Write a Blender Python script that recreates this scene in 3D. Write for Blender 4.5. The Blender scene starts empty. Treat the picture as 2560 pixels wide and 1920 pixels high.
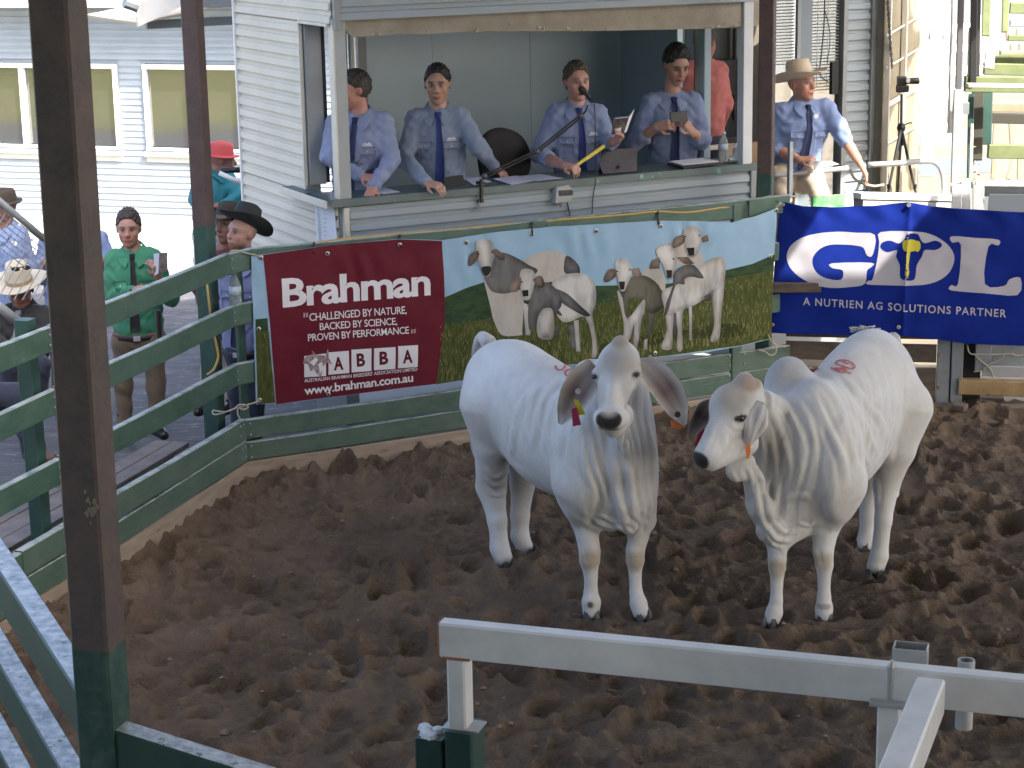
import bpy, bmesh, math, random
import numpy as np
from mathutils import Vector, Matrix, noise as mnoise
from mathutils.bvhtree import BVHTree
random.seed(7); rng = np.random.default_rng(7)
sc = bpy.context.scene
COL = sc.collection
R = math.radians
# ------------------------------------------------------------------ camera
FPX, PITCH, ROLL, CAMH = 4950.0, R(13.87), 0.0178, 4.03
cX = np.array([1, 0, 0.0]); cU = np.array([0, math.sin(PITCH), math.cos(PITCH)]); cD = np.array([0, math.cos(PITCH), -math.sin(PITCH)])
cC = np.array([0, 0, CAMH])
cam_d = bpy.data.cameras.new('camera'); cam = bpy.data.objects.new('camera', cam_d); COL.objects.link(cam)
cam_d.sensor_width = 36; cam_d.lens = 36 * FPX / 2560; cam_d.clip_end = 400; cam_d.clip_start = 0.05
cr = math.cos(ROLL) * cX - math.sin(ROLL) * cU; cu = math.sin(ROLL) * cX + math.cos(ROLL) * cU
cam.matrix_world = Matrix(((cr[0], cu[0], -cD[0], 0), (cr[1], cu[1], -cD[1], 0), (cr[2], cu[2], -cD[2], CAMH), (0, 0, 0, 1)))
sc.camera = cam
# ------------------------------------------------------------------ light
SUN_AZ, SUN_EL = R(138), R(45)
w = bpy.data.worlds.new('World'); sc.world = w; w.use_nodes = True
nt = w.node_tree; nt.nodes.clear()
sky = nt.nodes.new('ShaderNodeTexSky'); sky.sky_type = 'NISHITA'; sky.sun_disc = False
sky.sun_elevation = SUN_EL; sky.sun_rotation = SUN_AZ; sky.dust_density = 5.0; sky.air_density = 0.8; sky.ozone_density = 0.6
bg = nt.nodes.new('ShaderNodeBackground'); bg.inputs[1].default_value = 0.15
wo = nt.nodes.new('ShaderNodeOutputWorld')
nt.links.new(sky.outputs[0], bg.inputs[0]); nt.links.new(bg.outputs[0], wo.inputs[0])
sun_d = bpy.data.lights.new('sun', 'SUN'); sun_d.energy = 2.9; sun_d.angle = R(0.5); sun_d.color = (1, .93, .82)
sun = bpy.data.objects.new('sun', sun_d); COL.objects.link(sun)
sdir = Vector((math.sin(SUN_AZ) * math.cos(SUN_EL), math.cos(SUN_AZ) * math.cos(SUN_EL), math.sin(SUN_EL)))
sun.rotation_euler = sdir.to_track_quat('Z', 'Y').to_euler(); sun.location = (20, -10, 30)
vs = sc.view_settings; vs.view_transform = 'Standard'; vs.look = 'None'; vs.gamma = 1; vs.use_curve_mapping = False
vs.exposure = 2.2
try:
    sc.cycles.max_bounces = 7; sc.cycles.diffuse_bounces = 4; sc.cycles.caustics_reflective = False; sc.cycles.caustics_refractive = False
except Exception: pass
# ------------------------------------------------------------------ places
def V3(*a): return np.array(a, float)
def unit(a): a = np.asarray(a, float); return a / np.linalg.norm(a)
def ray(u, v):
    a = (u - 1280) / FPX; b = -(v - 960) / FPX
    return (a * math.cos(ROLL) + b * math.sin(ROLL)) * cX + (-a * math.sin(ROLL) + b * math.cos(ROLL)) * cU + cD
def atz(u, v, z): d = ray(u, v); return cC + d * (z - CAMH) / d[2]
def aty(u, v, y): d = ray(u, v); return cC + d * y / d[1]
def onplane(u, v, P, n): d = ray(u, v); return cC + d * np.dot(P - cC, n) / np.dot(d, n)
def az(deg): return V3(math.sin(R(deg)), math.cos(R(deg)), 0)
Z3 = V3(0, 0, 1)
CORN = V3(-1.878, 13.204, 0)           # ring fence corner
FD = az(62.9); LD = V3(-FD[1], FD[0], 0)  # along the long fence / away from the ring
WD = az(17.4); WN = V3(-WD[1], WD[0], 0)  # left fence run
GD = az(107.9); GN = V3(-GD[1], GD[0], 0)  # gate run on the right
def ST(s, t, z): return CORN + s * FD + t * LD + z * Z3
def onT(u, v, t): return onplane(u, v, CORN + t * LD, LD)
# ------------------------------------------------------------------ objects
ORG = {}
def tag(o, label=None, cat=None, group=None, kind=None):
    if label: o['label'] = label
    if cat: o['category'] = cat
    if group: o['group'] = group
    if kind: o['kind'] = kind
    return o
def thing(name, label, cat, loc, group=None):
    o = bpy.data.objects.new(name, None); COL.objects.link(o); o.location = [float(x) for x in loc]
    o.empty_display_size = .1; ORG[o.name] = np.array(loc, float)
    return tag(o, label, cat, group)
def meshobj(name, verts, faces, mats, parent=None, smooth=False, midx=None, org=None, autos=None):
    verts = np.asarray(verts, float).reshape(-1, 3)
    o_ = ORG[parent.name] if parent is not None else (np.array(org, float) if org is not None else (np.append(verts[:, :2].mean(0), verts[:, 2].min())))
    me = bpy.data.meshes.new(name)
    me.from_pydata((verts - o_).tolist(), [], [list(map(int, f)) for f in faces])
    for m in (mats if isinstance(mats, (list, tuple)) else [mats]): me.materials.append(m)
    if midx is not None: me.polygons.foreach_set('material_index', np.asarray(midx, np.int32))
    if smooth: me.polygons.foreach_set('use_smooth', np.ones(len(me.polygons), bool))
    me.update()
    if autos: me.set_sharp_from_angle(angle=R(autos))
    o = bpy.data.objects.new(name, me); COL.objects.link(o); ORG[o.name] = o_
    if parent is not None: o.parent = parent
    else: o.location = o_.tolist()
    return o
class MB:
    def __init__(s): s.v = []; s.f = []; s.m = []; s.cm = 0
    def add(s, vs_, fs):
        n = len(s.v); s.v += [tuple(map(float, p)) for p in vs_]; s.f += [[i + n for i in f] for f in fs]; s.m += [s.cm] * len(fs); return s
    def prism(s, prof, p, q, U, W):      # profile (u,w) swept p->q
        p = np.asarray(p, float); q = np.asarray(q, float); n = len(prof)
        a = [p + u * U + w_ * W for u, w_ in prof]; b = [q + u * U + w_ * W for u, w_ in prof]
        fs = [[i, (i + 1) % n, n + (i + 1) % n, n + i] for i in range(n)] + [list(range(n))[::-1], list(range(n, 2 * n))]
        return s.add(a + b, fs)
    def beam(s, p, q, w_, h, up=Z3, ch=.003):  # chamfered bar, w across, h along up
        p = np.asarray(p, float); q = np.asarray(q, float); d = unit(q - p)
        sd = np.cross(d, up); sd = unit(sd); u2 = np.cross(sd, d)
        a, b = w_ / 2, h / 2; c = min(ch, a * .45, b * .45)
        pr = [(a, -b + c), (a, b - c), (a - c, b), (-a + c, b), (-a, b - c), (-a, -b + c), (-a + c, -b), (a - c, -b)]
        return s.prism(pr, p, q, sd, u2)
    def box(s, c, sx, sy, sz, ax=None, ay=None, azv=None, ch=.002):
        ax = V3(1, 0, 0) if ax is None else unit(ax); azv = Z3 if azv is None else unit(azv)
        c = np.asarray(c, float); return s.beam(c - ax * sx / 2, c + ax * sx / 2, sy, sz, azv, ch)
    def tube(s, pts, r, n=8, cap=True):
        pts = [np.asarray(p, float) for p in pts]; m = len(pts); rr = r if isinstance(r, (list, tuple)) else [r] * m
        t0 = unit(pts[1] - pts[0]); ref = Z3 if abs(t0[2]) < .9 else V3(1, 0, 0)
        a = unit(np.cross(t0, ref)); vs_ = []
        for i, p in enumerate(pts):
            t = unit(pts[min(i + 1, m - 1)] - pts[max(i - 1, 0)]); a = unit(a - t * np.dot(a, t)); b = np.cross(t, a)
            for k in range(n):
                th = 2 * math.pi * k / n; vs_.append(p + rr[i] * (math.cos(th) * a + math.sin(th) * b))
        fs = [[i * n + k, i * n + (k + 1) % n, (i + 1) * n + (k + 1) % n, (i + 1) * n + k] for i in range(m - 1) for k in range(n)]
        if cap: fs += [list(range(n))[::-1], list(range((m - 1) * n, m * n))]
        return s.add(vs_, fs)
    def lathe(s, prof, c, n=16, ax=Z3, ref=None):
        c = np.asarray(c, float); ax = unit(ax); ref = (V3(1, 0, 0) if abs(ax[0]) < .9 else V3(0, 1, 0)) if ref is None else ref
        a = unit(ref - ax * np.dot(ref, ax)); b = np.cross(ax, a); vs_ = []
        for r_, z in prof:
            for k in range(n):
                th = 2 * math.pi * k / n; vs_.append(c + ax * z + r_ * (math.cos(th) * a + math.sin(th) * b))
        m = len(prof)
        fs = [[i * n + k, i * n + (k + 1) % n, (i + 1) * n + (k + 1) % n, (i + 1) * n + k] for i in range(m - 1) for k in range(n)]
        fs += [list(range(n))[::-1], list(range((m - 1) * n, m * n))]
        return s.add(vs_, fs)
    def poly(s, pts, th, n):             # flat plate from outline, thickness th along n
        pts = [np.asarray(p, float) for p in pts]; n = unit(n); k = len(pts)
        return s.add(pts + [p - n * th for p in pts], [list(range(k)), list(range(k, 2 * k))[::-1]] + [[i, k + i, k + (i + 1) % k, (i + 1) % k] for i in range(k)])
    def quad(s, a, b, c, d): return s.add([a, b, c, d], [[0, 1, 2, 3]])
    def make(s, name, mats, parent=None, smooth=False, org=None, autos=None):
        return meshobj(name, s.v, s.f, mats, parent, smooth, s.m, org, autos)
def bez(p, n=24):                       # catmull-rom through points
    p = [np.asarray(q, float) for q in p]; out = []
    P = [2 * p[0] - p[1]] + p + [2 * p[-1] - p[-2]]; k = max(2, n // (len(p) - 1))
    for i in range(len(p) - 1):
        for j in range(k):
            t = j / k; a, b, c, d = P[i:i + 4]
            out.append(.5 * (2 * b + (c - a) * t + (2 * a - 5 * b + 4 * c - d) * t * t + (3 * b - 3 * c + d - a) * t ** 3))
    return out + [p[-1]]
# ------------------------------------------------------------------ materials
MATS = {}
def mat(name, col, rough=.6, col2=None, scale=6, amt=.5, bump=0, bscale=40, metal=0, stretch=(1, 1, 1), spec=.5, chips=None, chipscale=9, chipthr=.62, attr=None, trans=0, alpha=1, coat=0, emit=None, dist=.01, sheen=0, lo=.35, hi=.65, ior=None, top_sky_wear=None, scuff=None):
    if name in MATS: return MATS[name]
    m = bpy.data.materials.new(name); m.use_nodes = True; t = m.node_tree; N = t.nodes; Lk = t.links
    b = N['Principled BSDF']; b.inputs['Roughness'].default_value = rough; b.inputs['Metallic'].default_value = metal
    b.inputs['Specular IOR Level'].default_value = spec
    if trans: b.inputs['Transmission Weight'].default_value = trans; b.inputs['IOR'].default_value = 1.3
    if coat: b.inputs['Coat Weight'].default_value = coat; b.inputs['Coat Roughness'].default_value = .15
    if sheen: b.inputs['Sheen Weight'].default_value = sheen
    b.inputs['Alpha'].default_value = alpha
    if ior: b.inputs['IOR'].default_value = ior
    if emit: b.inputs['Emission Color'].default_value = (*emit[:3], 1); b.inputs['Emission Strength'].default_value = emit[3]
    tc = N.new('ShaderNodeTexCoord'); mp = N.new('ShaderNodeMapping'); mp.inputs['Scale'].default_value = stretch
    Lk.new(tc.outputs['Object'], mp.inputs[0])
    def noise_(sc_, det=6, ro=.6):
        n = N.new('ShaderNodeTexNoise'); n.inputs['Scale'].default_value = sc_; n.inputs['Detail'].default_value = det; n.inputs['Roughness'].default_value = ro
        Lk.new(mp.outputs[0], n.inputs[0]); return n
    def mixc(fac, a, c2):
        x = N.new('ShaderNodeMix'); x.data_type = 'RGBA'
        Lk.new(fac, x.inputs[0])
        for i, q in ((6, a), (7, c2)):
            if isinstance(q, tuple): x.inputs[i].default_value = (*q[:3], 1)
            else: Lk.new(q, x.inputs[i])
        return x.outputs[2]
    def ramp(src, lo_, hi_, k=1):
        r = N.new('ShaderNodeMapRange'); r.inputs[1].default_value = lo_; r.inputs[2].default_value = hi_; r.inputs[4].default_value = k; Lk.new(src, r.inputs[0]); return r.outputs[0]
    base = tuple(col)
    if attr:
        at_ = N.new('ShaderNodeAttribute'); at_.attribute_name = attr; base = at_.outputs[0]
    if col2 is not None:
        n = noise_(scale); c2 = tuple(col2)
        if attr:
            mm = N.new('ShaderNodeMix'); mm.data_type = 'RGBA'; mm.blend_type = 'MULTIPLY'; mm.inputs[0].default_value = 1
            Lk.new(base, mm.inputs[6]); mm.inputs[7].default_value = (*c2, 1); c2 = mm.outputs[2]
        base = mixc(ramp(n.outputs[0], lo, hi, amt), base, c2)
    if chips:
        n = noise_(chipscale, 9, .72); base = mixc(ramp(n.outputs[0], chipthr, chipthr + .03), base, tuple(chips))
    if scuff:
        mp2 = N.new('ShaderNodeMapping'); mp2.inputs['Scale'].default_value = (3, 3, 22); Lk.new(tc.outputs['Object'], mp2.inputs[0])
        n = N.new('ShaderNodeTexNoise'); n.inputs['Scale'].default_value = 2.2; n.inputs['Detail'].default_value = 8; n.inputs['Roughness'].default_value = .75; Lk.new(mp2.outputs[0], n.inputs[0])
        base = mixc(ramp(n.outputs[0], .52, .72, .75), base, tuple(scuff))
    if top_sky_wear:  # upward faces lightened: sky reflection painted in together with worn paint
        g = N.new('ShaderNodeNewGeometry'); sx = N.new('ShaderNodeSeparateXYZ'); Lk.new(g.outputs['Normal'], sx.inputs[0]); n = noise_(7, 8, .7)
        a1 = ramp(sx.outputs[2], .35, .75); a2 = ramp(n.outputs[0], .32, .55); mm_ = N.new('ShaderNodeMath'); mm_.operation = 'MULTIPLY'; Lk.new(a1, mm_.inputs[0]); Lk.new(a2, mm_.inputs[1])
        base = mixc(mm_.outputs[0], base, tuple(top_sky_wear))
    if isinstance(base, tuple): b.inputs['Base Color'].default_value = (*base[:3], 1)
    else: Lk.new(base, b.inputs['Base Color'])
    if bump:
        n = noise_(bscale, 8, .65); bp = N.new('ShaderNodeBump'); bp.inputs['Strength'].default_value = bump; bp.inputs['Distance'].default_value = dist
        Lk.new(n.outputs[0], bp.inputs['Height']); Lk.new(bp.outputs[0], b.inputs['Normal'])
    MATS[name] = m; return m
# ------------------------------------------------------------------ implicit surfaces (smooth unions of tapered limbs, polygonised)
class SD:
    def __init__(s, lo, hi, h):
        s.lo = np.asarray(lo, float); s.h = h; n = np.ceil((np.asarray(hi, float) - s.lo) / h).astype(int) + 1
        s.n = n; s.V = np.full(n, 1.0, np.float32); s.ax = [(s.lo[i] + h * np.arange(n[i])).astype(np.float32) for i in range(3)]
    def sub(s, lo, hi):
        a = np.maximum(((np.asarray(lo) - s.lo) / s.h).astype(int), 0); b = np.minimum(((np.asarray(hi) - s.lo) / s.h).astype(int) + 2, s.n)
        if (b <= a).any(): return None, None
        sl = tuple(slice(a[i], b[i]) for i in range(3))
        return sl, (s.ax[0][sl[0]][:, None, None], s.ax[1][sl[1]][None, :, None], s.ax[2][sl[2]][None, None, :])
    def comb(s, sl, d, k, op):
        A = s.V[sl]
        if op == 'u':
            h = np.clip(.5 + .5 * (A - d) / k, 0, 1); s.V[sl] = A * (1 - h) + d * h - k * h * (1 - h)
        else:
            h = np.clip(.5 - .5 * (A + d) / k, 0, 1); s.V[sl] = A * (1 - h) - d * h + k * h * (1 - h)
    def cone(s, a, b, ra, rb, k=.02, op='u'):
        a = np.asarray(a, float); b = np.asarray(b, float); m = max(ra, rb) + k + 2 * s.h
        sl, g = s.sub(np.minimum(a, b) - m, np.maximum(a, b) + m)
        if sl is None: return s
        ba = b - a; L2 = max(1e-9, ba @ ba); p = [g[i] - a[i] for i in range(3)]
        t = np.clip((p[0] * ba[0] + p[1] * ba[1] + p[2] * ba[2]) / L2, 0, 1)
        d = np.sqrt((p[0] - t * ba[0]) ** 2 + (p[1] - t * ba[1]) ** 2 + (p[2] - t * ba[2]) ** 2) - (ra + (rb - ra) * t)
        s.comb(sl, d, k, op); return s
    def chain(s, pts, rs, k=.02):
        for i in range(len(pts) - 1): s.cone(pts[i], pts[i + 1], rs[i], rs[i + 1], k)
        return s
    def ell(s, c, r, A=None, k=.02, op='u'):
        c = np.asarray(c, float); r = np.asarray(r, float); A = np.eye(3) if A is None else np.asarray(A, float)
        ext = np.sqrt(((A * r[:, None]) ** 2).sum(0)) + k + 2 * s.h
        sl, g = s.sub(c - ext, c + ext)
        if sl is None: return s
        p = [g[i] - c[i] for i in range(3)]
        q = [p[0] * A[j][0] + p[1] * A[j][1] + p[2] * A[j][2] for j in range(3)]
        k0 = np.sqrt(sum((q[j] / r[j]) ** 2 for j in range(3))) + 1e-6; k1 = np.sqrt(sum((q[j] / r[j] ** 2) ** 2 for j in range(3))) + 1e-6
        s.comb(sl, k0 * (k0 - 1) / k1, k, op); return s
    def half(s, c, n, k=.005):            # cut away the side n points to
        n = unit(n); d = sum((g - c[i]) * n[i] for i, g in enumerate((s.ax[0][:, None, None], s.ax[1][None, :, None], s.ax[2][None, None, :])))
        s.V = np.maximum(s.V, d.astype(np.float32)); return s
    def disp(s, fn):
        g = (s.ax[0][:, None, None], s.ax[1][None, :, None], s.ax[2][None, None, :]); s.V = s.V + fn(*g).astype(np.float32); return s
    def mesh(s):
        V = s.V; S = V < 0
        S[0] = S[-1] = False; S[:, 0] = S[:, -1] = False; S[:, :, 0] = S[:, :, -1] = False
        c = [(0, 0, 0), (1, 0, 0), (0, 1, 0), (1, 1, 0), (0, 0, 1), (1, 0, 1), (0, 1, 1), (1, 1, 1)]
        n = np.array(V.shape) - 1; cnt = np.zeros(n, np.int8)
        for d in c: cnt += S[d[0]:n[0] + d[0], d[1]:n[1] + d[1], d[2]:n[2] + d[2]]
        act = np.argwhere((cnt > 0) & (cnt < 8)); idx = np.full(n, -1, np.int64); idx[tuple(act.T)] = np.arange(len(act))
        vals = np.stack([V[act[:, 0] + d[0], act[:, 1] + d[1], act[:, 2] + d[2]] for d in c], 1); sg = np.stack([S[act[:, 0] + d[0], act[:, 1] + d[1], act[:, 2] + d[2]] for d in c], 1)
        ed = [(0, 1), (2, 3), (4, 5), (6, 7), (0, 2), (1, 3), (4, 6), (5, 7), (0, 4), (1, 5), (2, 6), (3, 7)]
        acc = np.zeros((len(act), 3)); num = np.zeros(len(act)); cc = np.array(c, float)
        for a, b in ed:
            x = sg[:, a] != sg[:, b]; va = vals[:, a]; vb = vals[:, b]
            t = np.where(x, va / np.where(np.abs(va - vb) < 1e-9, 1e-9, va - vb), 0); t = np.clip(t, 0, 1)
            acc += np.where(x[:, None], cc[a] + t[:, None] * (cc[b] - cc[a]), 0); num += x
        P = s.lo + s.h * (act + acc / num[:, None])
        F = []
        for axd in range(3):
            e1, e2 = [(1, 2), (2, 0), (0, 1)][axd]
            A = S[tuple(slice(0, -1) if i == axd else slice(1, -1) for i in range(3))]; B = S[tuple(slice(1, None) if i == axd else slice(1, -1) for i in range(3))]
            ch = np.argwhere(A != B)
            if not len(ch): continue
            flip = A[tuple(ch.T)]; ch[:, e1] += 1; ch[:, e2] += 1
            o1 = np.zeros(3, int); o1[e1] = 1; o2 = np.zeros(3, int); o2[e2] = 1
            q = np.stack([idx[tuple((ch - o1 - o2).T)], idx[tuple((ch - o2).T)], idx[tuple(ch.T)], idx[tuple((ch - o1).T)]], 1)
            q[~flip] = q[~flip][:, ::-1]; F.append(q)
        F = np.concatenate(F); F = F[(F >= 0).all(1)]
        return P, F
def relax(P, F, it=2, lam=.5):
    n = len(P)
    for _ in range(it):
        acc = np.zeros((n, 3)); cnt = np.zeros(n)
        for i in range(4):
            a = F[:, i]; b = F[:, (i + 1) % 4]
            np.add.at(acc, a, P[b]); np.add.at(cnt, a, 1); np.add.at(acc, b, P[a]); np.add.at(cnt, b, 1)
        P = P + lam * (acc / np.maximum(cnt, 1)[:, None] - P)
    return P
def paintcol(P, base, paints):            # paints: (centre, radii or r, colour, softness[, axes])
    C = np.tile(np.array(base, float), (len(P), 1))
    for pt in paints:
        c, r, col, so = pt[:4]; q = P - np.asarray(c, float)
        if len(pt) > 4: q = q @ np.asarray(pt[4], float).T
        d = np.sqrt(((q / np.asarray(r, float)) ** 2).sum(1)); m = np.clip((1 - d) / so + .5 if so > 0 else (d < 1) * 1., 0, 1)[:, None]
        C = C * (1 - m) + np.array(col, float) * m
    return C
def sdobj(name, sd, material, parent, base=None, paints=(), rel=1, post=None):
    P, F = sd.mesh(); sd._F = F; P = relax(P, F, rel)
    if post is not None: P = post(P)
    o = meshobj(name, P, F, material, parent, smooth=True)
    if base is not None:
        C = paintcol(P, base, paints); a = o.data.color_attributes.new('Col', 'FLOAT_COLOR', 'POINT')
        a.data.foreach_set('color', np.hstack([C, np.ones((len(C), 1))]).astype(np.float32).ravel())
    return o, P, F
# ================================================================== materials
M = {}
M['green'] = mat('green_paint', (.035, .088, .062), .5, (.075, .14, .105), 5, .8, .25, 60, chips=(.25, .27, .24), chipscale=14, chipthr=.66, stretch=(1, 1, 1.6), dist=.004, top_sky_wear=(.34, .38, .38), scuff=(.10, .16, .125))
M['green_board'] = mat('weathered_green_paint', (.055, .105, .078), .6, (.10, .15, .115), 4, .85, .3, 50, chips=(.22, .22, .18), chipscale=10, chipthr=.66, dist=.004, top_sky_wear=(.36, .40, .40), scuff=(.13, .175, .14))
M['dkgreen'] = mat('dark_green_paint', (.012, .05, .042), .45, (.03, .075, .06), 6, .7, .2, 60, chips=(.2, .25, .2), chipscale=20, chipthr=.73, dist=.003)
M['timber'] = mat('raw_timber', (.36, .29, .22), .8, (.26, .20, .15), 5, .9, .4, 40, chips=(.12, .07, .04), chipscale=5, chipthr=.66, stretch=(1, 1, 5), dist=.006)
M['plank'] = mat('grey_plank', (.20, .18, .165), .75, (.12, .105, .10), 5, .8, .35, 60, stretch=(1, 1, 4), dist=.004)
M['plankblue'] = mat('painted_grey_plank', (.13, .135, .16), .6, (.09, .09, .11), 4, .8, .2, 60, dist=.004)
M['galv'] = mat('galvanised_steel', (.50, .51, .52), .42, (.36, .37, .38), 5, .7, .12, 80, metal=.35, chips=(.20, .13, .09), chipscale=7, chipthr=.735, dist=.002)
M['galvdull'] = mat('dull_galvanised_steel', (.30, .33, .35), .55, (.22, .24, .26), 7, .8, .15, 80, metal=.35, dist=.002)
M['alu'] = mat('bright_rail_steel', (.82, .83, .84), .36, (.60, .61, .62), 4, .8, .1, 60, metal=.05, chips=(.26, .17, .12), chipscale=5, chipthr=.72, dist=.002)
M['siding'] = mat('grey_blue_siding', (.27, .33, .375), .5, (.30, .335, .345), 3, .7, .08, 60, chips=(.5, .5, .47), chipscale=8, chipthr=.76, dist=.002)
M['sidelit'] = mat('warm_lit_siding', (.60, .575, .50), .5, (.52, .50, .44), 3, .7, .08, 60, chips=(.30, .27, .22), chipscale=9, chipthr=.76, dist=.002)  # siding paint with warm sun and bounce light mixed into its colour
M['sidewhite'] = mat('pale_blue_siding', (.31, .36, .41), .5, (.27, .315, .36), 3, .8, .08, 50, chips=(.33, .33, .33), chipscale=7, chipthr=.74, dist=.002)
M['trimcream'] = mat('cream_trim_paint', (.62, .60, .52), .5, (.48, .46, .40), 6, .6, .1, 60, dist=.002)
M['trimwhite'] = mat('white_trim_paint', (.74, .75, .74), .45, (.6, .62, .62), 6, .5)
M['trimgrey'] = mat('grey_trim_paint', (.27, .295, .31), .5, (.22, .24, .25), 5, .6, .1, 50, dist=.002)
M['panel'] = mat('pale_teal_lining', (.47, .60, .66), .5, (.44, .56, .62), 2, .6)
M['panel2'] = mat('teal_lining', (.35, .46, .51), .5, (.32, .43, .47), 2, .6)
M['ply'] = mat('weathered_ply', (.34, .31, .25), .8, (.24, .205, .155), 4, .8, .4, 30, dist=.01)
M['counter'] = mat('worn_green_counter', (.085, .125, .125), .42, (.12, .155, .15), 6, .8, .15, 40, chips=(.16, .46, .36), chipscale=4.5, chipthr=.60, dist=.003)
M['countertop'] = mat('dull_green_countertop', (.07, .10, .10), .4, (.10, .13, .13), 6, .8, .1, 40, chips=(.16, .40, .32), chipscale=5, chipthr=.70, dist=.003)
M['dark'] = mat('dark_interior', (.02, .02, .022), .8)
M['black'] = mat('black_plastic', (.012, .012, .013), .4)
M['blackm'] = mat('matt_black', (.018, .018, .018), .75)
M['white'] = mat('white_paper', (.72, .74, .78), .7)
M['paperlilac'] = mat('pale_paper', (.62, .64, .78), .7)
M['rope'] = mat('pale_rope', (.48, .43, .34), .85, (.32, .28, .21), 30, .7)
M['yellowcord'] = mat('yellow_cord', (.50, .33, .10), .55, (.4, .25, .07), 20, .6)
M['glass'] = mat('window_glass', (.55, .6, .62), .03, spec=.8, trans=.92)
M['glassdark'] = mat('dim_window_glass', (.03, .034, .034), .015, (.05, .05, .045), 1.5, .6, .04, 3, spec=1.0, ior=1.9, dist=.03)
M['tin'] = mat('corrugated_tin', (.30, .265, .19), .5, (.21, .185, .125), 4, .7, .1, 40, metal=.1)
M['bitumen'] = mat('grey_bitumen', (.135, .137, .145), .9, (.07, .072, .08), 3, .9, 1.0, 14, chips=(.25, .25, .26), chipscale=11, chipthr=.58, stretch=(.5, 1.6, 1), dist=.03)
M['concrete'] = mat('pale_yard', (.42, .41, .38), .9, (.34, .33, .31), 2, .8, .4, 14)
M['rust'] = mat('rusty_roof', (.33, .13, .06), .8, (.42, .22, .12), 4, .9)
M['mossgreen'] = mat('mossy_green_timber', (.10, .135, .055), .75, (.16, .185, .085), 5, .9, .4, 30, chips=(.28, .26, .17), chipscale=8, chipthr=.63, dist=.006)
M['rendgrey'] = mat('grey_render', (.32, .32, .32), .8, (.26, .26, .26), 3, .7, .2, 40)
def post_mat(name, zsplit, top, top2, bot, bot2):
    m = bpy.data.materials.new(name); m.use_nodes = True; t = m.node_tree; N = t.nodes; Lk = t.links; b = N['Principled BSDF']
    g = N.new('ShaderNodeNewGeometry'); sx = N.new('ShaderNodeSeparateXYZ'); Lk.new(g.outputs['Position'], sx.inputs[0])
    n = N.new('ShaderNodeTexNoise'); n.inputs['Scale'].default_value = 9; n.inputs['Detail'].default_value = 9; n.inputs['Roughness'].default_value = .7; Lk.new(g.outputs['Position'], n.inputs[0])
    n2 = N.new('ShaderNodeTexNoise'); n2.inputs['Scale'].default_value = 70; n2.inputs['Detail'].default_value = 5; Lk.new(g.outputs['Position'], n2.inputs[0])
    def mx(fac, a, c):
        x = N.new('ShaderNodeMix'); x.data_type = 'RGBA'; Lk.new(fac, x.inputs[0])
        for i, q in ((6, a), (7, c)):
            if isinstance(q, tuple): x.inputs[i].default_value = (*q, 1)
            else: Lk.new(q, x.inputs[i])
        return x.outputs[2]
    def rg(src, a, c):
        r = N.new('ShaderNodeMapRange'); r.inputs[1].default_value = a; r.inputs[2].default_value = c; Lk.new(src, r.inputs[0]); return r.outputs[0]
    T = mx(rg(n.outputs[0], .42, .62), top, top2); T = mx(rg(n.outputs[0], .66, .70), T, (.17, .07, .055)); T = mx(rg(n2.outputs[0], .35, .75), T, tuple(.55 * x + .03 for x in top2))
    B = mx(rg(n.outputs[0], .45, .62), bot, bot2)
    ad = N.new('ShaderNodeMath'); ad.operation = 'MULTIPLY_ADD'; Lk.new(n.outputs[0], ad.inputs[0]); ad.inputs[1].default_value = .02; Lk.new(sx.outputs[2], ad.inputs[2])
    c = mx(rg(ad.outputs[0], zsplit + .008, zsplit + .012), B, T); Lk.new(c, b.inputs['Base Color']); b.inputs['Roughness'].default_value = .6
    bp = N.new('ShaderNodeBump'); bp.inputs['Strength'].default_value = .25; bp.inputs['Distance'].default_value = .003; Lk.new(n2.outputs[0], bp.inputs['Height']); Lk.new(bp.outputs[0], b.inputs['Normal'])
    return m
# ================================================================== sand
def vnoise(x, y, seed):
    xi = np.floor(x).astype(int); yi = np.floor(y).astype(int); fx = x - xi; fy = y - yi
    fx = fx * fx * (3 - 2 * fx); fy = fy * fy * (3 - 2 * fy)
    def h(a, b): n = (a * 374761393 + b * 668265263 + seed * 974711) & 0x7fffffff; n = ((n ^ (n >> 13)) * 1274126177) & 0x7fffffff; return ((n ^ (n >> 16)) & 0xffff) / 65535.
    return (h(xi, yi) * (1 - fx) + h(xi + 1, yi) * fx) * (1 - fy) + (h(xi, yi + 1) * (1 - fx) + h(xi + 1, yi + 1) * fx) * fy
W_END = ST(4.55, 0, 0); G2 = az(99); G2N = V3(-G2[1], G2[0], 0)
HS = .0115
gx = np.arange(-4.6, 5.4, HS); gy = np.arange(7.6, 15.9, HS); SX, SY = np.meshgrid(gx, gy, indexing='ij')
d_r = -((SX - CORN[0]) * LD[0] + (SY - CORN[1]) * LD[1])          # distance inside from long fence
d_l = (SX - CORN[0]) * (-WN[0]) + (SY - CORN[1]) * (-WN[1])        # inside from left run
d_g = -((SX - W_END[0]) * G2N[0] + (SY - W_END[1]) * G2N[1])
dmin = np.minimum(np.minimum(d_r, d_l), d_g + .1)
zz = .0 + .13 * np.exp(-np.maximum(np.minimum(d_r, d_l), 0) / .55) + .05 * np.exp(-np.maximum(d_g, 0) / .5)
wx = SX + .15 * (vnoise(SX * 1.7, SY * 1.7, 3) - .5); wy = SY + .15 * (vnoise(SX * 1.7, SY * 1.7, 4) - .5)
zz += .05 * (vnoise(wx * 1.1, wy * 1.1, 5) - .5)
amp = .046; fr = 3.2
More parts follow.
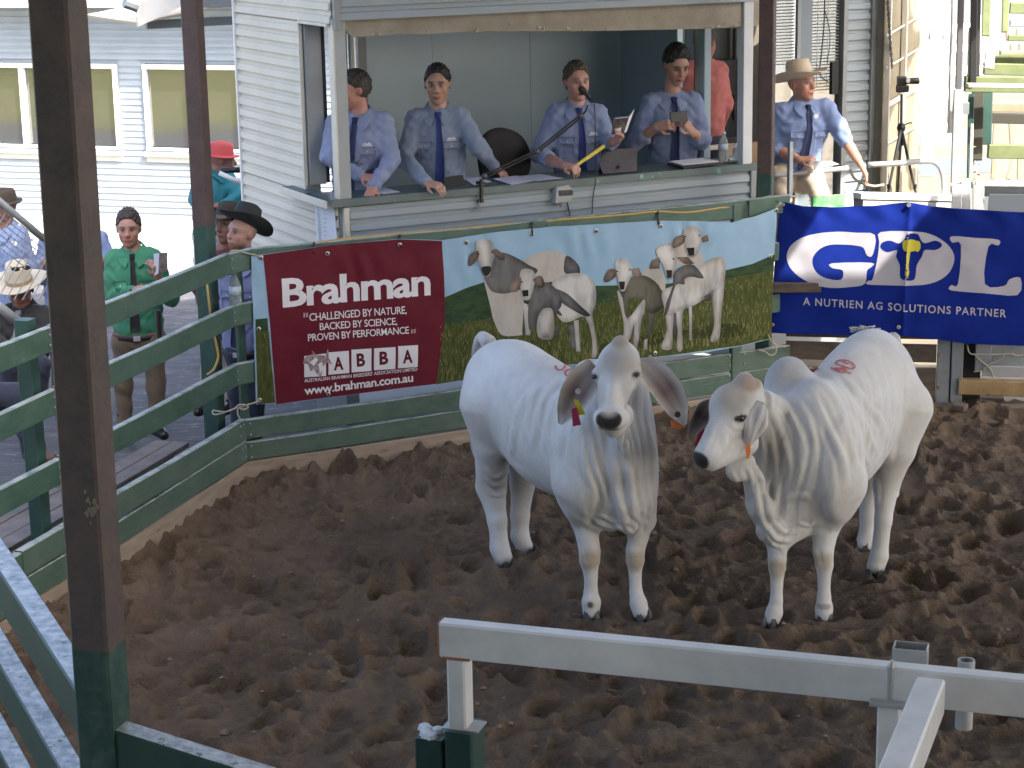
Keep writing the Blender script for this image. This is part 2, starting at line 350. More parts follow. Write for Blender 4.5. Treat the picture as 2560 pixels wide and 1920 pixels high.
for o_ in range(7):
    nn = vnoise(wx * fr, wy * fr, 11 + o_); zz += amp * ((1 - np.abs(2 * nn - 1)) * .9 - .5 if o_ in (0, 1, 2) else nn - .5); amp *= .64; fr *= 2.07
zz += .020 * (vnoise(wx * 5.0 + wy * 1.5, wy * 10.5, 41) - .5) + .016 * (1 - np.abs(2 * vnoise(wx * 8, wy * 17, 42) - 1)) + .010 * (vnoise(wx * 30, wy * 34, 43) - .5)
FEET = [aty(1478, 1545, 10.69), aty(1605, 1548, 10.66), aty(1262, 1415, 11.60), aty(1322, 1384, 11.83), aty(1925, 1565, 10.52), aty(2060, 1555, 10.56), aty(2160, 1376, 11.81), aty(2190, 1440, 11.29)]
for k in range(820):                                             # hoof prints
    px, py = rng.uniform(-2.9, 4.0), rng.uniform(7.9, 15.0); a = rng.uniform(0, 3.14); rx, ry = rng.uniform(.045, .10), rng.uniform(.05, .12); dp = rng.uniform(.025, .075)
    i0, i1 = np.searchsorted(gx, [px - .3, px + .3]); j0, j1 = np.searchsorted(gy, [py - .3, py + .3])
    if i1 <= i0 or j1 <= j0: continue
    qx = SX[i0:i1, j0:j1] - px; qy = SY[i0:i1, j0:j1] - py; u = (qx * math.cos(a) + qy * math.sin(a)) / rx; v = (-qx * math.sin(a) + qy * math.cos(a)) / ry
    d = np.sqrt(u * u + v * v); zz[i0:i1, j0:j1] += -dp * np.exp(-(d ** 3) * 1.1) + dp * .5 * np.exp(-((d - 1.5) ** 2) * 5) * (.6 + .6 * (u + v > 0))
for k in range(560):                                             # crumbly clods, thickest along the fences
    if k < 420:
        s_ = rng.uniform(-3.4, 3.2); t_ = -abs(rng.normal(.05, .28)) - .05; P_ = (CORN + (s_ * WD if s_ < 0 else s_ * FD) + t_ * (WN if s_ < 0 else LD))[:2]
    else: P_ = (rng.uniform(-2.4, 3.5), rng.uniform(8.2, 14.2))
    r_ = rng.uniform(.018, .055); i0, i1 = np.searchsorted(gx, [P_[0] - .1, P_[0] + .1]); j0, j1 = np.searchsorted(gy, [P_[1] - .1, P_[1] + .1])
    if i1 <= i0 or j1 <= j0: continue
    qx = SX[i0:i1, j0:j1] - P_[0]; qy = SY[i0:i1, j0:j1] - P_[1]; a = rng.uniform(0, 3.1); e_ = rng.uniform(.5, 1); d = np.sqrt((qx * math.cos(a) + qy * math.sin(a)) ** 2 + ((qy * math.cos(a) - qx * math.sin(a)) / e_) ** 2) / r_
    zz[i0:i1, j0:j1] += r_ * .42 * np.sqrt(np.clip(1 - d ** 2, 0, 1))
for p in FEET:
    d2 = (SX - p[0]) ** 2 + (SY - p[1]) ** 2; m_ = np.exp(-d2 / .018); zz = zz * (1 - m_) + .0 * m_ + .022 * np.exp(-(np.sqrt(d2) - .15) ** 2 / .002)
def sand_z(x, y):
    i = int(round((x - gx[0]) / HS)); j = int(round((y - gy[0]) / HS)); return float(zz[min(max(i, 0), len(gx) - 1), min(max(j, 0), len(gy) - 1)])
ok = (dmin > -.03); vid = -np.ones(SX.shape, int)
fm = ok[:-1, :-1] & ok[1:, :-1] & ok[1:, 1:] & ok[:-1, 1:]
use = np.zeros_like(ok); use[:-1, :-1] |= fm; use[1:, :-1] |= fm; use[1:, 1:] |= fm; use[:-1, 1:] |= fm
vid[use] = np.arange(use.sum()); ii = np.argwhere(fm)
sf = np.stack([vid[ii[:, 0], ii[:, 1]], vid[ii[:, 0] + 1, ii[:, 1]], vid[ii[:, 0] + 1, ii[:, 1] + 1], vid[ii[:, 0], ii[:, 1] + 1]], 1)
sv = np.stack([SX[use], SY[use], zz[use]], 1)
M['sand'] = mat('brown_ring_sand', (.19, .14, .10), .95, (.105, .078, .057), 1.6, .9, 1.0, 38, dist=.035, spec=.15)
o = meshobj('ring_sand', sv, sf, M['sand'], smooth=True, org=(0, 10, 0)); tag(o, kind='structure')
# wide ground and yards
MBg = MB(); MBg.quad((-150, -60, -.2), (150, -60, -.2), (150, 260, -.2), (-150, 260, -.2))
tag(MBg.make('ground', M['concrete'], org=(0, 0, -.2)), kind='structure')
def yard(name, pts, z, m_):
    b = MB(); b.add([(p[0], p[1], z) for p in pts], [list(range(len(pts)))]); return tag(b.make(name, m_, org=(pts[0][0], pts[0][1], z)), kind='structure')
LE = CORN - 6.5 * WD
yard('yard_paving', [CORN + .03 * LD, LE + .03 * WN, LE + V3(-30, 0, 0), V3(-40, 21.2, 0), V3(.5, 21.3, 0), ST(1.6, 2.6, 0), ST(1.6, .3, 0), ST(2.2, .05, 0)], 0.0, M['bitumen'])
yard('back_yard', [V3(-40, 21.2, 0), V3(-40, 90, 0), V3(2.2, 90, 0), V3(2.2, 15.6, 0), ST(2.2, .05, 0), ST(1.6, .3, 0), ST(1.6, 2.6, 0), V3(.5, 21.3, 0)], -.004, M['concrete'])
yard('lawn', [V3(-60, -20, 0), V3(-60, 17.5, 0), V3(-12.5, 17.5, 0), V3(-9.5, 12, 0), V3(-9.5, -20, 0)], .012, mat('dry_lawn', (.21, .20, .06), .9, (.12, .14, .04), 1.5, .9, .5, 20))
yard('right_yard', [V3(2.2, 15.6, 0), V3(2.2, 90, 0), V3(60, 90, 0), V3(60, 2, 0), W_END + 7 * G2 + .05 * G2N, W_END + .05 * G2N], -.006, mat('yard_dirt', (.20, .175, .13), .95, (.14, .12, .09), 2, .8, .5, 20))
bkb = MB(); bkb.prism([(-6, 0), (-2, 2.6), (2, 3.2), (6, 0)], (-24, -14, 0), (-36, 22, 0), V3(.95, .31, 0), Z3); tag(bkb.make('reflection_backdrop', mat('dark_green_backdrop', (.035, .05, .02), .95, (.10, .11, .04), 1.2, .9, 1, 6)), kind='structure')  # unseen mass, added only to give the hall windows a dark reflection
# moss and grass along the paving edge
gv, gf = [], []
mv = MB()
for k in range(1500):
    s_, t_ = rng.normal(0, .55), abs(rng.normal(.55, .3)) + .05
    P = ST(-.15 + s_ * .9, t_, 0)
    if k > 1000: P = ST(rng.uniform(.1, 1.2), rng.uniform(.1, .9), 0)
    if vnoise(np.array(P[0] * 4.), np.array(P[1] * 4.), 9) < .45: continue
    for q in range(3):
        a = rng.uniform(0, 6.28); h = rng.uniform(.012, .04); r_ = rng.uniform(.008, .02); b_ = P + V3(rng.normal(0, .02), rng.normal(0, .02), 0)
        mv.add([b_ + V3(math.cos(a), math.sin(a), 0) * r_, b_ - V3(math.cos(a), math.sin(a), 0) * r_, b_ + V3(rng.normal(0, .015), rng.normal(0, .015), h)], [[0, 1, 2]])
M['moss'] = mat('yellow_green_grass', (.14, .24, .05), .8, (.08, .15, .035), 8, .8)
tag(mv.make('grass', M['moss']), 'short yellow green grass growing in the paving by the fence corner', 'grass', kind='stuff')
# unseen roof over the ring, outline notched to place shade and sun patches
rp = [(-9, -8), (16, -8), (16, 12.6), (5.95, 12.6), (5.8, 11.75), (5.05, 11.9), (4.95, 12.6), (4.95, 13.9), (5.4, 14.3), (5.75, 14.7), (5.8, 16.5), (4.0, 16.5), (3.5, 15.9), (2.2, 15.9), (1.2, 15.5), (-1.6, 13.2), (-1.6, 9.8), (-.6, 8.4), (-.6, 4.9), (-9, 4.9)]
b = MB(); b.add([(x, y, 5.5) for x, y in rp] + [(x, y, 5.6) for x, y in rp], [list(range(len(rp)))[::-1], list(range(len(rp), 2 * len(rp)))] + [[i, (i + 1) % len(rp), len(rp) + (i + 1) % len(rp), len(rp) + i] for i in range(len(rp))])
# grandstand behind and below the camera
gs = MB()
for i in range(7): gs.box((0, -1.6 - i * .8, 1.1 + i * .42), 16, .8, 2.2 + i * .84)
M['stand'] = mat('stand_timber', (.24, .22, .20), .8, (.18, .165, .15), 4, .8)
tag(gs.make('grandstand', M['stand']), kind='structure')
M['roofs'] = mat('roof_sheet', (.72, .72, .70), .5); tag(b.make('ring_shade_roof', M['roofs']), kind='structure')
# ================================================================== roof posts
def rpost(name, x, y, w_, z0, z1, label, m_, lean=(0, 0)):
    root = thing(name, label, 'post', (x, y, z0), 'steel posts holding the ring roof')
    b = MB(); b.beam((x + lean[0], y, z0), (x + lean[1], y, z1), w_, w_, V3(WD[0], WD[1], 0), .008); b.make('column', m_, root)
    return root
pA = rpost('roof_post', -1.193, 5.223, .115, -.2, 5.5, 'thick rusty brown roof post with green base nearest the camera on the left', post_mat('rust_post_near', 2.01, (.068, .054, .055), (.125, .085, .074), (.012, .055, .048), (.05, .10, .075)), (.006, .045))
b = MB(); b.box((-1.193, 5.223, 1.47), .13, .13, .012, WD); b.make('weld_plate', M['dkgreen'], pA)
pf_ = V3(-.299, -.954, 0); pf_ = V3(-WD[0], -WD[1], 0)
for k in range(13):
    c = onplane(226 + rng.normal(0, 13), 1268 + rng.normal(0, 26), V3(-1.17, 5.223, 0) + pf_ * .0585, pf_); r_ = rng.uniform(.003, .010); b = MB(); b.poly([c + (unit(np.cross(Z3, pf_)) * math.cos(a) * r_ * rng.uniform(.5, 1.2) + Z3 * math.sin(a) * r_ * rng.uniform(.8, 1.9)) for a in np.linspace(0, 5.5, 7)], .0012, pf_); b.make('paint_blister', mat('pale_blister', (.26, .22, .17), .8), pA)
mp_ = post_mat('maroon_post', 1.90, (.06, .035, .035), (.10, .058, .052), (.02, .06, .05), (.035, .085, .065))
pB = rpost('roof_post', -2.06, 13.24, .115, -.1, 5.5, 'dark maroon roof post with green base at the fence corner behind the bottle', mp_)
pC = rpost('roof_post', 1.997, 15.30, .115, -.1, 5.5, 'maroon roof post with green base at the right end of the auction booth', mp_)
# ================================================================== ring fence
def plank(p, q, z0, z1, th, m_, parent, name='rail', wob=.004, ch=.006, out=None):
    """one board from p to q between heights z0..z1"""
    p = np.array(p, float); q = np.array(q, float); b = MB(); n_ = max(2, int(np.linalg.norm(q - p) / .5)); d = unit(q - p); sd = np.cross(d, Z3)
    prof = [(th / 2, z0 + ch), (th / 2, z1 - ch), (th / 2 - ch, z1), (-th / 2 + ch, z1), (-th / 2, z1 - ch), (-th / 2, z0 + ch), (-th / 2 + ch, z0), (th / 2 - ch, z0)]
    rings = []
    for i in range(n_ + 1):
        c = p + (q - p) * i / n_; dz = rng.normal(0, wob); dn = rng.normal(0, wob * .5)
        rings.append([c + sd * (a + dn) + Z3 * (h + dz) for a, h in prof])
    vs_ = [x for r_ in rings for x in r_]; k = 8
    fs = [[i * k + j, i * k + (j + 1) % k, (i + 1) * k + (j + 1) % k, (i + 1) * k + j] for i in range(n_) for j in range(k)] + [list(range(k)), list(range(n_ * k, n_ * k + k))[::-1]]
    b.add(vs_, fs); return b.make(name, m_, parent)
fl = thing('ring_fence', 'green timber rail fence on the left of the ring in front of the seats', 'fence', CORN - 2.5 * WD, 'green fences round the ring')
fr_ = thing('ring_fence', 'green timber rail fence along the back of the ring carrying the cattle banner', 'fence', CORN + 2.2 * FD, 'green fences round the ring')
LO = -.02 * WN
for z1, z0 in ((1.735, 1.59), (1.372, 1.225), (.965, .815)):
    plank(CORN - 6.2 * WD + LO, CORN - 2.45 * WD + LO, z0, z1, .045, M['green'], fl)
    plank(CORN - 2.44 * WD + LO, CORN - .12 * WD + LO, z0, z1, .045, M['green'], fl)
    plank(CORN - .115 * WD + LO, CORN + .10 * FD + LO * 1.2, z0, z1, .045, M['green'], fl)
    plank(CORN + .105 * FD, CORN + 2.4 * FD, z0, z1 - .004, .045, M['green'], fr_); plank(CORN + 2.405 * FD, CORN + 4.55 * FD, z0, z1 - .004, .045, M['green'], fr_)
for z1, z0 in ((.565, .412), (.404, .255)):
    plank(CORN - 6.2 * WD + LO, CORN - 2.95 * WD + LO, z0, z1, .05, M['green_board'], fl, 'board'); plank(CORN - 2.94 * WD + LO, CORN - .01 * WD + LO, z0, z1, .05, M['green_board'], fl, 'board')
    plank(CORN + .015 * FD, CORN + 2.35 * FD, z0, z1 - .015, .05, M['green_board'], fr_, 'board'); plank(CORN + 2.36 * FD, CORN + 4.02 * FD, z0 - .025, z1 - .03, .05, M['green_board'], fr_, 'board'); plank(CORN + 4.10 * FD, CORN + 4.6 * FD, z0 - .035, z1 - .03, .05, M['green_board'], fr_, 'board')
plank(CORN - 6.2 * WD + LO, CORN - .02 * WD + LO, -.05, .247, .045, M['timber'], fl, 'kick_board')
plank(CORN + .02 * FD, CORN + 1.9 * FD, -.05, .247, .045, M['timber'], fr_, 'kick_board'); plank(CORN + 1.91 * FD, CORN + 4.6 * FD, -.05, .205, .045, M['timber'], fr_, 'kick_board')
def fpost(P, w_, d_, z1, m_, par, ax):
    b = MB(); b.beam(P, P + Z3 * z1, d_, w_, ax, .005); b.make('post', m_, par)
fpost(CORN + .085 * WN - 2.52 * WD, .09, .09, 1.78, M['dkgreen'], fl, WD); fpost(CORN + .085 * WN - 4.9 * WD, .09, .09, 1.78, M['dkgreen'], fl, WD)
fpost(ST(.06, .075, 0), .055, .055, 1.70, M['green'], fr_, FD)
fpost(ST(2.2, .06, 0), .08, .06, 1.70, M['green'], fr_, FD); fpost(ST(4.06, -.008, 0), .075, .05, 1.70, M['green_board'], fr_, FD)
for sw, z_ in ((-2.52, .91), (-2.52, 1.30), (-2.52, 1.66)):
    b = MB(); b.box(CORN + .04 * WN + sw * WD + Z3 * z_, .03, .06, .03, WD); b.make('bolt', M['galv'], fl)
for sw in (-.05, -.10, -2.40, -2.49, -4.4):
    for z_ in (.30, .37, .46, .53, .86, .92, 1.27, 1.33, 1.63, 1.69):
        b = MB(); b.lathe([(.009, 0), (.009, .005), (.004, .008)], CORN + LO - .0255 * WN + sw * WD + Z3 * z_, 7, -WN); b.make('nail_head', M['galvdull'], fl)
for ss in (.06, 2.33, 2.41, 4.00, 4.14):
    for z_ in (.28, .36, .44, .52):
        b = MB(); b.lathe([(.009, 0), (.009, .005), (.004, .008)], CORN + ss * FD - .0265 * LD + Z3 * z_, 7, -LD); b.make('nail_head', M['galvdull'], fr_)
# rusty boarding behind the open end of the long fence
ro = thing('cattle_rail', 'weathered brown timber rails behind the ring under the blue banner', 'rail fence', ST(5.0, .05, 0))
for z0, z1 in ((.98, 1.06), (.60, .95), (.42, .56), (.05, .36)):
    plank(ST(4.2, .12, 0) if z0 > .9 else W_END + .02 * G2N, W_END + 1.17 * G2 + .02 * G2N, z0, z1, .05, mat('brown_rail_timber', (.07, .052, .042), .8, (.14, .11, .08), 5, .8, .3, 40, stretch=(1, 1, 4)), ro)
GPd = V3(3.385, 15.16, 0); sgl = MB(); sgl.beam(GPd + Z3 * .5, GPd + .30 * G2 + Z3 * .5, .02, .95); tag(sgl.make('gap_shade_sheet', mat('dark_gap', (.03, .028, .025), .8)), 'dark board behind the gap between gate post and sheet gate', 'board')  # near-black sheet stands in for the shade inside the gap
# ================================================================== right end gate
GP = V3(3.385, 15.10, 0)
gp = thing('gate_post', 'pale grey bolted channel post beside the loading gate', 'post', GP)
b = MB(); b.beam(GP + Z3 * .02, GP + Z3 * 1.03, .05, .10, G2, .004); b.make('channel', M['galvdull'], gp)
b = MB(); b.beam(GP + .105 * G2 - .012 * G2N, GP + .105 * G2 - .012 * G2N + Z3 * 1.03, .05, .09, G2, .004); b.make('flange', M['galvdull'], gp)
for z_ in (.22, .48, .82): b = MB(); b.lathe([(.012, 0), (.012, .014), (.006, .02)], GP - .03 * G2 - .026 * G2N + Z3 * z_, 6, -G2N); b.make('bolt', M['rust'], gp)
gt = thing('sheet_gate', 'grey sheet steel gate with rope strung across under the blue banner', 'gate', GP + .9 * G2)
g0 = GP + .30 * G2; g1 = GP + 2.2 * G2
b = MB(); b.beam(g0 + Z3 * .85 - .01 * G2N, g1 + Z3 * .85, .012, .98, Z3, .001); b.make('sheet', M['galvdull'], gt)
b = MB(); b.beam(g0 + Z3 * .36 - .03 * G2N, g1 + Z3 * .36 - .03 * G2N, .05, .08); b.make('frame', M['galv'], gt)
b = MB(); b.beam(g0 + Z3 * .36 - .03 * G2N, g0 + Z3 * 1.40 - .03 * G2N, .05, .12, G2); b.make('frame', M['galvdull'], gt)
kb = thing('threshold_beam', 'worn yellow timber beam under the sheet steel gate', 'beam', GP + .9 * G2)
plank(GP + .12 * G2 - .02 * G2N, GP + 2.3 * G2 - .02 * G2N, .17, .29, .09, mat('worn_yellow_timber', (.36, .25, .12), .8, (.22, .14, .07), 6, .9, .4, 40, chips=(.1, .06, .03), chipscale=5, chipthr=.62), kb, 'beam', .006)
# ================================================================== auction booth
SL, SR, TF, TB = 1.02, 4.60, .55, 2.55
booth = thing('auction_booth', 'grey weatherboard auction booth with open front counter', 'booth', ST(2.8, 1.4, 0))
def board(p, q, z0, z1, nrm, m_, par, name='siding_board', lip=.018):
    """one lapped weatherboard; nrm points out of the wall"""
    p = np.array(p, float); q = np.array(q, float); n = unit(nrm); b = MB()
    pp = z1 - z0; pr = [(0.0, z1), (.001, z0 + .66 * pp), (lip * .75, z0 + .56 * pp), (lip, z0 + .003), (lip - .002, z0), (0, z0 - .0)]
    a = [p + n * x + Z3 * (h - p[2]) for x, h in pr]; c = [q + n * x + Z3 * (h - q[2]) for x, h in pr]; k = len(pr)
    b.add(a + c, [[i, (i + 1) % k, k + (i + 1) % k, k + i] for i in range(k)] + [list(range(k))[::-1], list(range(k, 2 * k))])
    return b.make(name, m_, par)
PIT = .0886
def wallboards(p, q, z0, z1, nrm, m_, par, pit=PIT, off=0):
    z = z0
    while z < z1 - .01:
        board(p, q, z, min(z + pit, z1) - .002, nrm, m_, par); z += pit
# left wall: full boards below the ledge, short ones beside the opening, full above
A0, A1 = ST(SL, TB, 0), ST(SL, TF + .02, 0); AW = ST(SL, 1.16, 0)
wallboards(A0, A1, .9, 1.905, -FD, M['sidelit'], booth, .0905)
wallboards(A0, AW, 1.905, 3.16, -FD, M['sidelit'], booth, .0905)
wallboards(A0, A1, 3.17, 4.1, -FD, M['sidelit'], booth, .0905)
b = MB(); b.box(ST(SL + .055, (TB + 1.16) / 2, 2.4), TB - 1.16, .1, 3.4, LD); b.box(ST(SL + .055, .86, .95), .6, .1, 1.85, LD); b.box(ST(SL + .055, .86, 3.7), .6, .1, 1.0, LD); b.make('wall', M['trimgrey'], booth)
b = MB(); b.beam(ST(SL - .012, TB + .01, .5), ST(SL - .012, TB + .01, 4.1), .03, .03, FD); b.make('corner_trim', M['trimwhite'], booth)
# opening trim in the left wall
b = MB(); b.beam(ST(SL - .012, 1.16, 1.95), ST(SL - .012, 1.16, 3.17), .022, .03, FD); b.beam(ST(SL - .012, 1.172, 3.158), ST(SL - .012, .60, 3.158), .03, .022, Z3); b.make('window_trim', M['trimcream'], booth)
b = MB(); b.box(ST(SL + .075, 1.135, 2.55), .125, .03, 1.18, FD); b.make('window_jamb', M['trimgrey'], booth)
b = MB(); b.box(ST(SL + .15, 1.125, 2.55), .02, .035, 1.16, FD); b.make('window_gap', M['dark'], booth)
# front lower wall
F0, F1 = ST(SL + .075, TF, 0), ST(SR - .045, TF, 0)
z = 1.863
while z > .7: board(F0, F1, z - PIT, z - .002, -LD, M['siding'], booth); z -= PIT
b = MB(); b.box(ST((SL + SR) / 2, TF + .05, 1.2), SR - SL - .16, .08, 1.3, FD); b.make('wall', M['trimgrey'], booth)
b = MB(); b.beam(ST(SL + .045, TF - .004, .6), ST(SL + .045, TF - .004, 1.862), .045, .045, FD); b.make('corner_trim', M['trimcream'], booth)
b = MB(); b.beam(ST(SR - .02, TF - .004, .6), ST(SR - .02, TF - .004, 1.862), .05, .05, FD); b.make('corner_trim', M['trimgrey'], booth)
# counter
b = MB(); b.beam(ST(SL - .06, TF + .2, 1.898), ST(SR + .02, TF + .2, 1.888), .44, .052, Z3, .006); b.make('counter_top', M['countertop'], booth)
b = MB(); b.beam(ST(SL - .065, TF - .028, 1.90), ST(SR + .02, TF - .028, 1.89), .016, .058, Z3, .003); b.make('counter_edge', M['counter'], booth)
b = MB(); b.beam(ST(SL - .03, TF + .42, 1.90), ST(SL - .03, 1.42, 1.90), .16, .05, Z3, .006); b.make('side_ledge', M['countertop'], booth)
b = MB(); b.beam(ST(SL - .112, TF - .03, 1.897), ST(SL - .112, 1.42, 1.897), .014, .055, Z3, .003); b.make('ledge_edge', M['trimcream'], booth)
# upper front
z = 3.19
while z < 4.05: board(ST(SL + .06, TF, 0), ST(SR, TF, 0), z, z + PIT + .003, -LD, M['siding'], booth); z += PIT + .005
b = MB(); b.box(ST((SL + SR) / 2, TF + .06, 3.63), SR - SL - .02, .08, .86, FD); b.make('wall', M['trimgrey'], booth)
b = MB(); b.beam(ST(SL + .03, TF - .006, 3.13), ST(SL + .03, TF - .006, 4.1), .055, .05, FD); b.make('corner_trim', M['trimgrey'], booth)
# ragged ply lining hanging under the front
def TT(u, v, t): return onT(u, v, t)
edge = [(1899, 66), (1790, 69), (1640, 74), (1480, 77), (1300, 79), (1160, 82), (1060, 86), (1000, 85), (940, 90), (880, 92), (866, 80), (842, 76)]
pl = [TT(u, v + rng.normal(0, 1.2), TF + .03) for u, v in edge] + [TT(838, 40, TF + .03), TT(1899, -6, TF + .03)]
b = MB(); b.poly(pl, .03, -LD); b.make('ply_lining', M['ply'], booth)
b = MB()
for k in range(22):
    u = rng.uniform(880, 1890); v = 88 - (u - 880) * .021 - abs(rng.normal(0, 8)); c = TT(u, v, TF + .026); s_ = rng.uniform(.006, .022)
    b.poly([c + FD * s_ * rng.uniform(.4, 1.6) * math.cos(a) + Z3 * s_ * .6 * math.sin(a) - LD * rng.uniform(0, .012) for a in np.linspace(0, 5.6, 6)], .006, -LD)
tag(b.make('torn_ply_flake', mat('pale_ply', (.42, .38, .30), .8), booth), kind='stuff')
# posts at the opening
b = MB(); b.beam(ST(SL + .055, TF + .045, 1.92), ST(SL + .055, TF + .045, 3.2), .085, .09, FD, .004); b.make('front_post', mat('pale_post_paint', (.36, .385, .385), .5, (.3, .32, .32), 5, .7), booth)
b = MB(); b.box(ST(SL + .006, TF + .045, 2.56), .012, .088, 1.28, FD); b.make('post_face', M['trimcream'], booth)
b = MB(); b.beam(ST(4.54, TF + .05, 1.91), ST(4.54, TF + .05, 3.2), .09, .09, FD, .004); b.make('front_post', mat('white_post_paint', (.58, .61, .63), .5, (.5, .52, .54), 5, .7), booth)
# interior
TBK = 2.35
def wpan(p, q, z0, z1, th, m_, name='lining_panel'):
    b = MB(); b.beam(np.array(p) + Z3 * (z0 + z1) / 2, np.array(q) + Z3 * (z0 + z1) / 2, th, z1 - z0, Z3, .003); return b.make(name, m_, booth)
for a_, c_ in ((2.03, 2.62), (2.624, 3.53), (3.534, 4.42)):
    wpan(ST(a_, TBK, 0), ST(c_, TBK, 0), .9, 3.7, .03, M['panel'])
wpan(ST(1.95, TBK - .015, 0), ST(2.025, TBK - .015, 0), .9, 3.7, .05, M['trimgrey'], 'door_jamb')
wpan(ST(1.885, TBK - .02, 0), ST(1.915, TBK - .02, 0), .9, 3.7, .05, M['trimcream'], 'door_jamb')
wpan(ST(1.80, TBK + .03, 0), ST(1.835, TBK + .03, 0), .9, 3.7, .04, M['trimcream'], 'door_frame')
wpan(ST(1.835, TBK + .035, 0), ST(1.885, TBK + .035, 0), .9, 3.7, .01, M['dark'], 'door_gap')
wpan(ST(4.43, TBK + .05, 0), ST(4.43, 1.42, 0), .9, 3.7, .03, M['panel2'])
wpan(ST(4.425, 1.415, 0), ST(4.425, 1.385, 0), .9, 3.7, .05, M['panel'], 'door_jamb')
wpan(ST(4.44, 1.17, 0), ST(4.44, 1.11, 0), .9, 3.7, .03, mat('grey_lining', (.2, .195, .175), .6), 'door_jamb')
wpan(ST(4.425, 1.11, 0), ST(4.425, 1.05, 0), .9, 3.7, .06, M['trimcream'], 'door_jamb')
wpan(ST(4.415, 1.045, 0), ST(4.415, .95, 0), .9, 3.7, .06, M['panel2'], 'door_jamb')
b = MB(); b.box(ST(2.8, 1.45, .95), 3.5, 1.8, .06, FD); b.make('floor', M['plank'], booth)
b = MB(); b.box(ST(2.8, 1.5, 3.72), 3.6, 2.0, .04, FD); b.make('ceiling', M['panel'], booth)
b = MB(); b.box(ST(2.8, 1.2, 4.15), 4.1, 3.4, .06, FD); b.make('roof', M['roofs'], booth)
# ledge and battens behind the right end of the counter
b = MB(); b.beam(onplane(1725, 373, ST(4.42, 0, 0), FD), onplane(1900, 360, ST(5.2, 0, 0), FD), .1, .03); b.make('inner_ledge', M['trimcream'], booth)
wpan(ST(4.55, .98, 0), ST(5.2, .98, 0), 1.0, 2.02, .03, mat('tan_ply', (.28, .19, .12), .7, (.22, .15, .09), 3, .8), 'tan_panel')
# ================================================================== room behind (office)
off = thing('office_building', 'grey weatherboard office with venetian blinds right of the booth', 'building', ST(5.9, 1.75, 0))
OT = 1.62
def OP(u, v, t=OT): return onT(u, v, t)
sO = lambda u: float((OP(u, 150) - CORN) @ FD)
x0, x1, x2, x3, x4, x5 = sO(1925), sO(1992), sO(2024), sO(2098), sO(2108), sO(2172)
z = 1.15
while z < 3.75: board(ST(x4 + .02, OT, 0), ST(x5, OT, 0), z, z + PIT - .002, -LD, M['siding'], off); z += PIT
b = MB(); b.box(ST((x4 + x5) / 2, OT + .06, 1.9), x5 - x4, .1, 3.8, FD); b.make('wall', M['trimgrey'], off)
b = MB(); b.beam(ST(x4, OT - .01, .9), ST(x4, OT - .01, 3.8), .05, .05, FD); b.make('corner_trim', M['trimgrey'], off)
b = MB(); b.beam(ST(x5 + .03, OT - .01, .3), ST(x5 + .03, OT - .01, 3.8), .06, .06, FD); b.make('corner_trim', M['trimgrey'], off)
b = MB(); b.beam(ST(x5 + .10, OT, .3), ST(x5 + .10, OT, 3.8), .07, .09, FD); b.make('cream_post', M['trimcream'], off)
b = MB(); b.beam(ST(x5 + .19, OT + .02, .3), ST(x5 + .19, OT + .02, 3.8), .05, .06, FD); b.make('cream_post', M['trimcream'], off)
b = MB(); b.box(ST((x1 + x2) / 2, OT, 2.4), x2 - x1, .06, 2.9, FD); b.make('mullion', mat('blue_grey_mullion', (.17, .21, .235), .5), off)
b = MB(); b.box(ST(x1 - .01, OT - .03, 2.4), .035, .03, 2.9, FD); b.make('window_frame', M['trimgrey'], off)
zbl, zbr = float(OP(1967, 168)[2]), float(OP(2060, 225)[2])
def blinds(s0, s1, zb, zt):
    n = 0; zc = zt
    first = None
    while zc > zb:
        b = MB(); t_ = unit(V3(*( -LD * .022 + Z3 * .011)))
        b.beam(ST(s0, OT + .02, zc), ST(s1, OT + .02, zc), .025, .0025, np.cross(FD, t_) * -1, .0008)
        if first is None: first = b.make('blind_slat', M['trimcream'], off)
        else:
            c_ = first.copy(); COL.objects.link(c_); c_.parent = off; c_.location = (0, 0, zc - zt)
        zc -= .027; n += 1
blinds(x0 - .05, x1 - .02, zbl, 3.6); blinds(x2 + .01, x3, zbr, 3.6)
for a_, c_, zb in ((x0 - .05, x1 - .02, 1.3), (x2 + .01, x3, 1.3)):
    b = MB(); b.box(ST((a_ + c_) / 2, OT + .05, 2.4), c_ - a_, .008, 2.6, FD); b.make('pane', mat('clear_pane', (.7, .72, .72), .03, trans=.95), off)
b = MB()
for u in (2047, 2073): b.tube([OP(u, -60, OT - .01), OP(u - 6, 215, OT - .01)], .004)
b.make('window_frame', M['trimcream'], off)
b = MB(); b.tube(bez([OP(2062, -10, OT - .04), OP(2060, 60, OT - .04), OP(2054, 130, OT - .04), OP(2050, 185, OT - .04), OP(2070, 205, OT - .04)]), .006); b.tube(bez([OP(2064, 30, OT - .04), OP(2075, 90, OT - .04), OP(2068, 160, OT - .04)]), .004); b.make('cable', M['black'], off)
b = MB(); b.box(OP(2085, 195, OT - .03), .07, .04, .28, FD); b.make('meter_box', M['dark'], off)
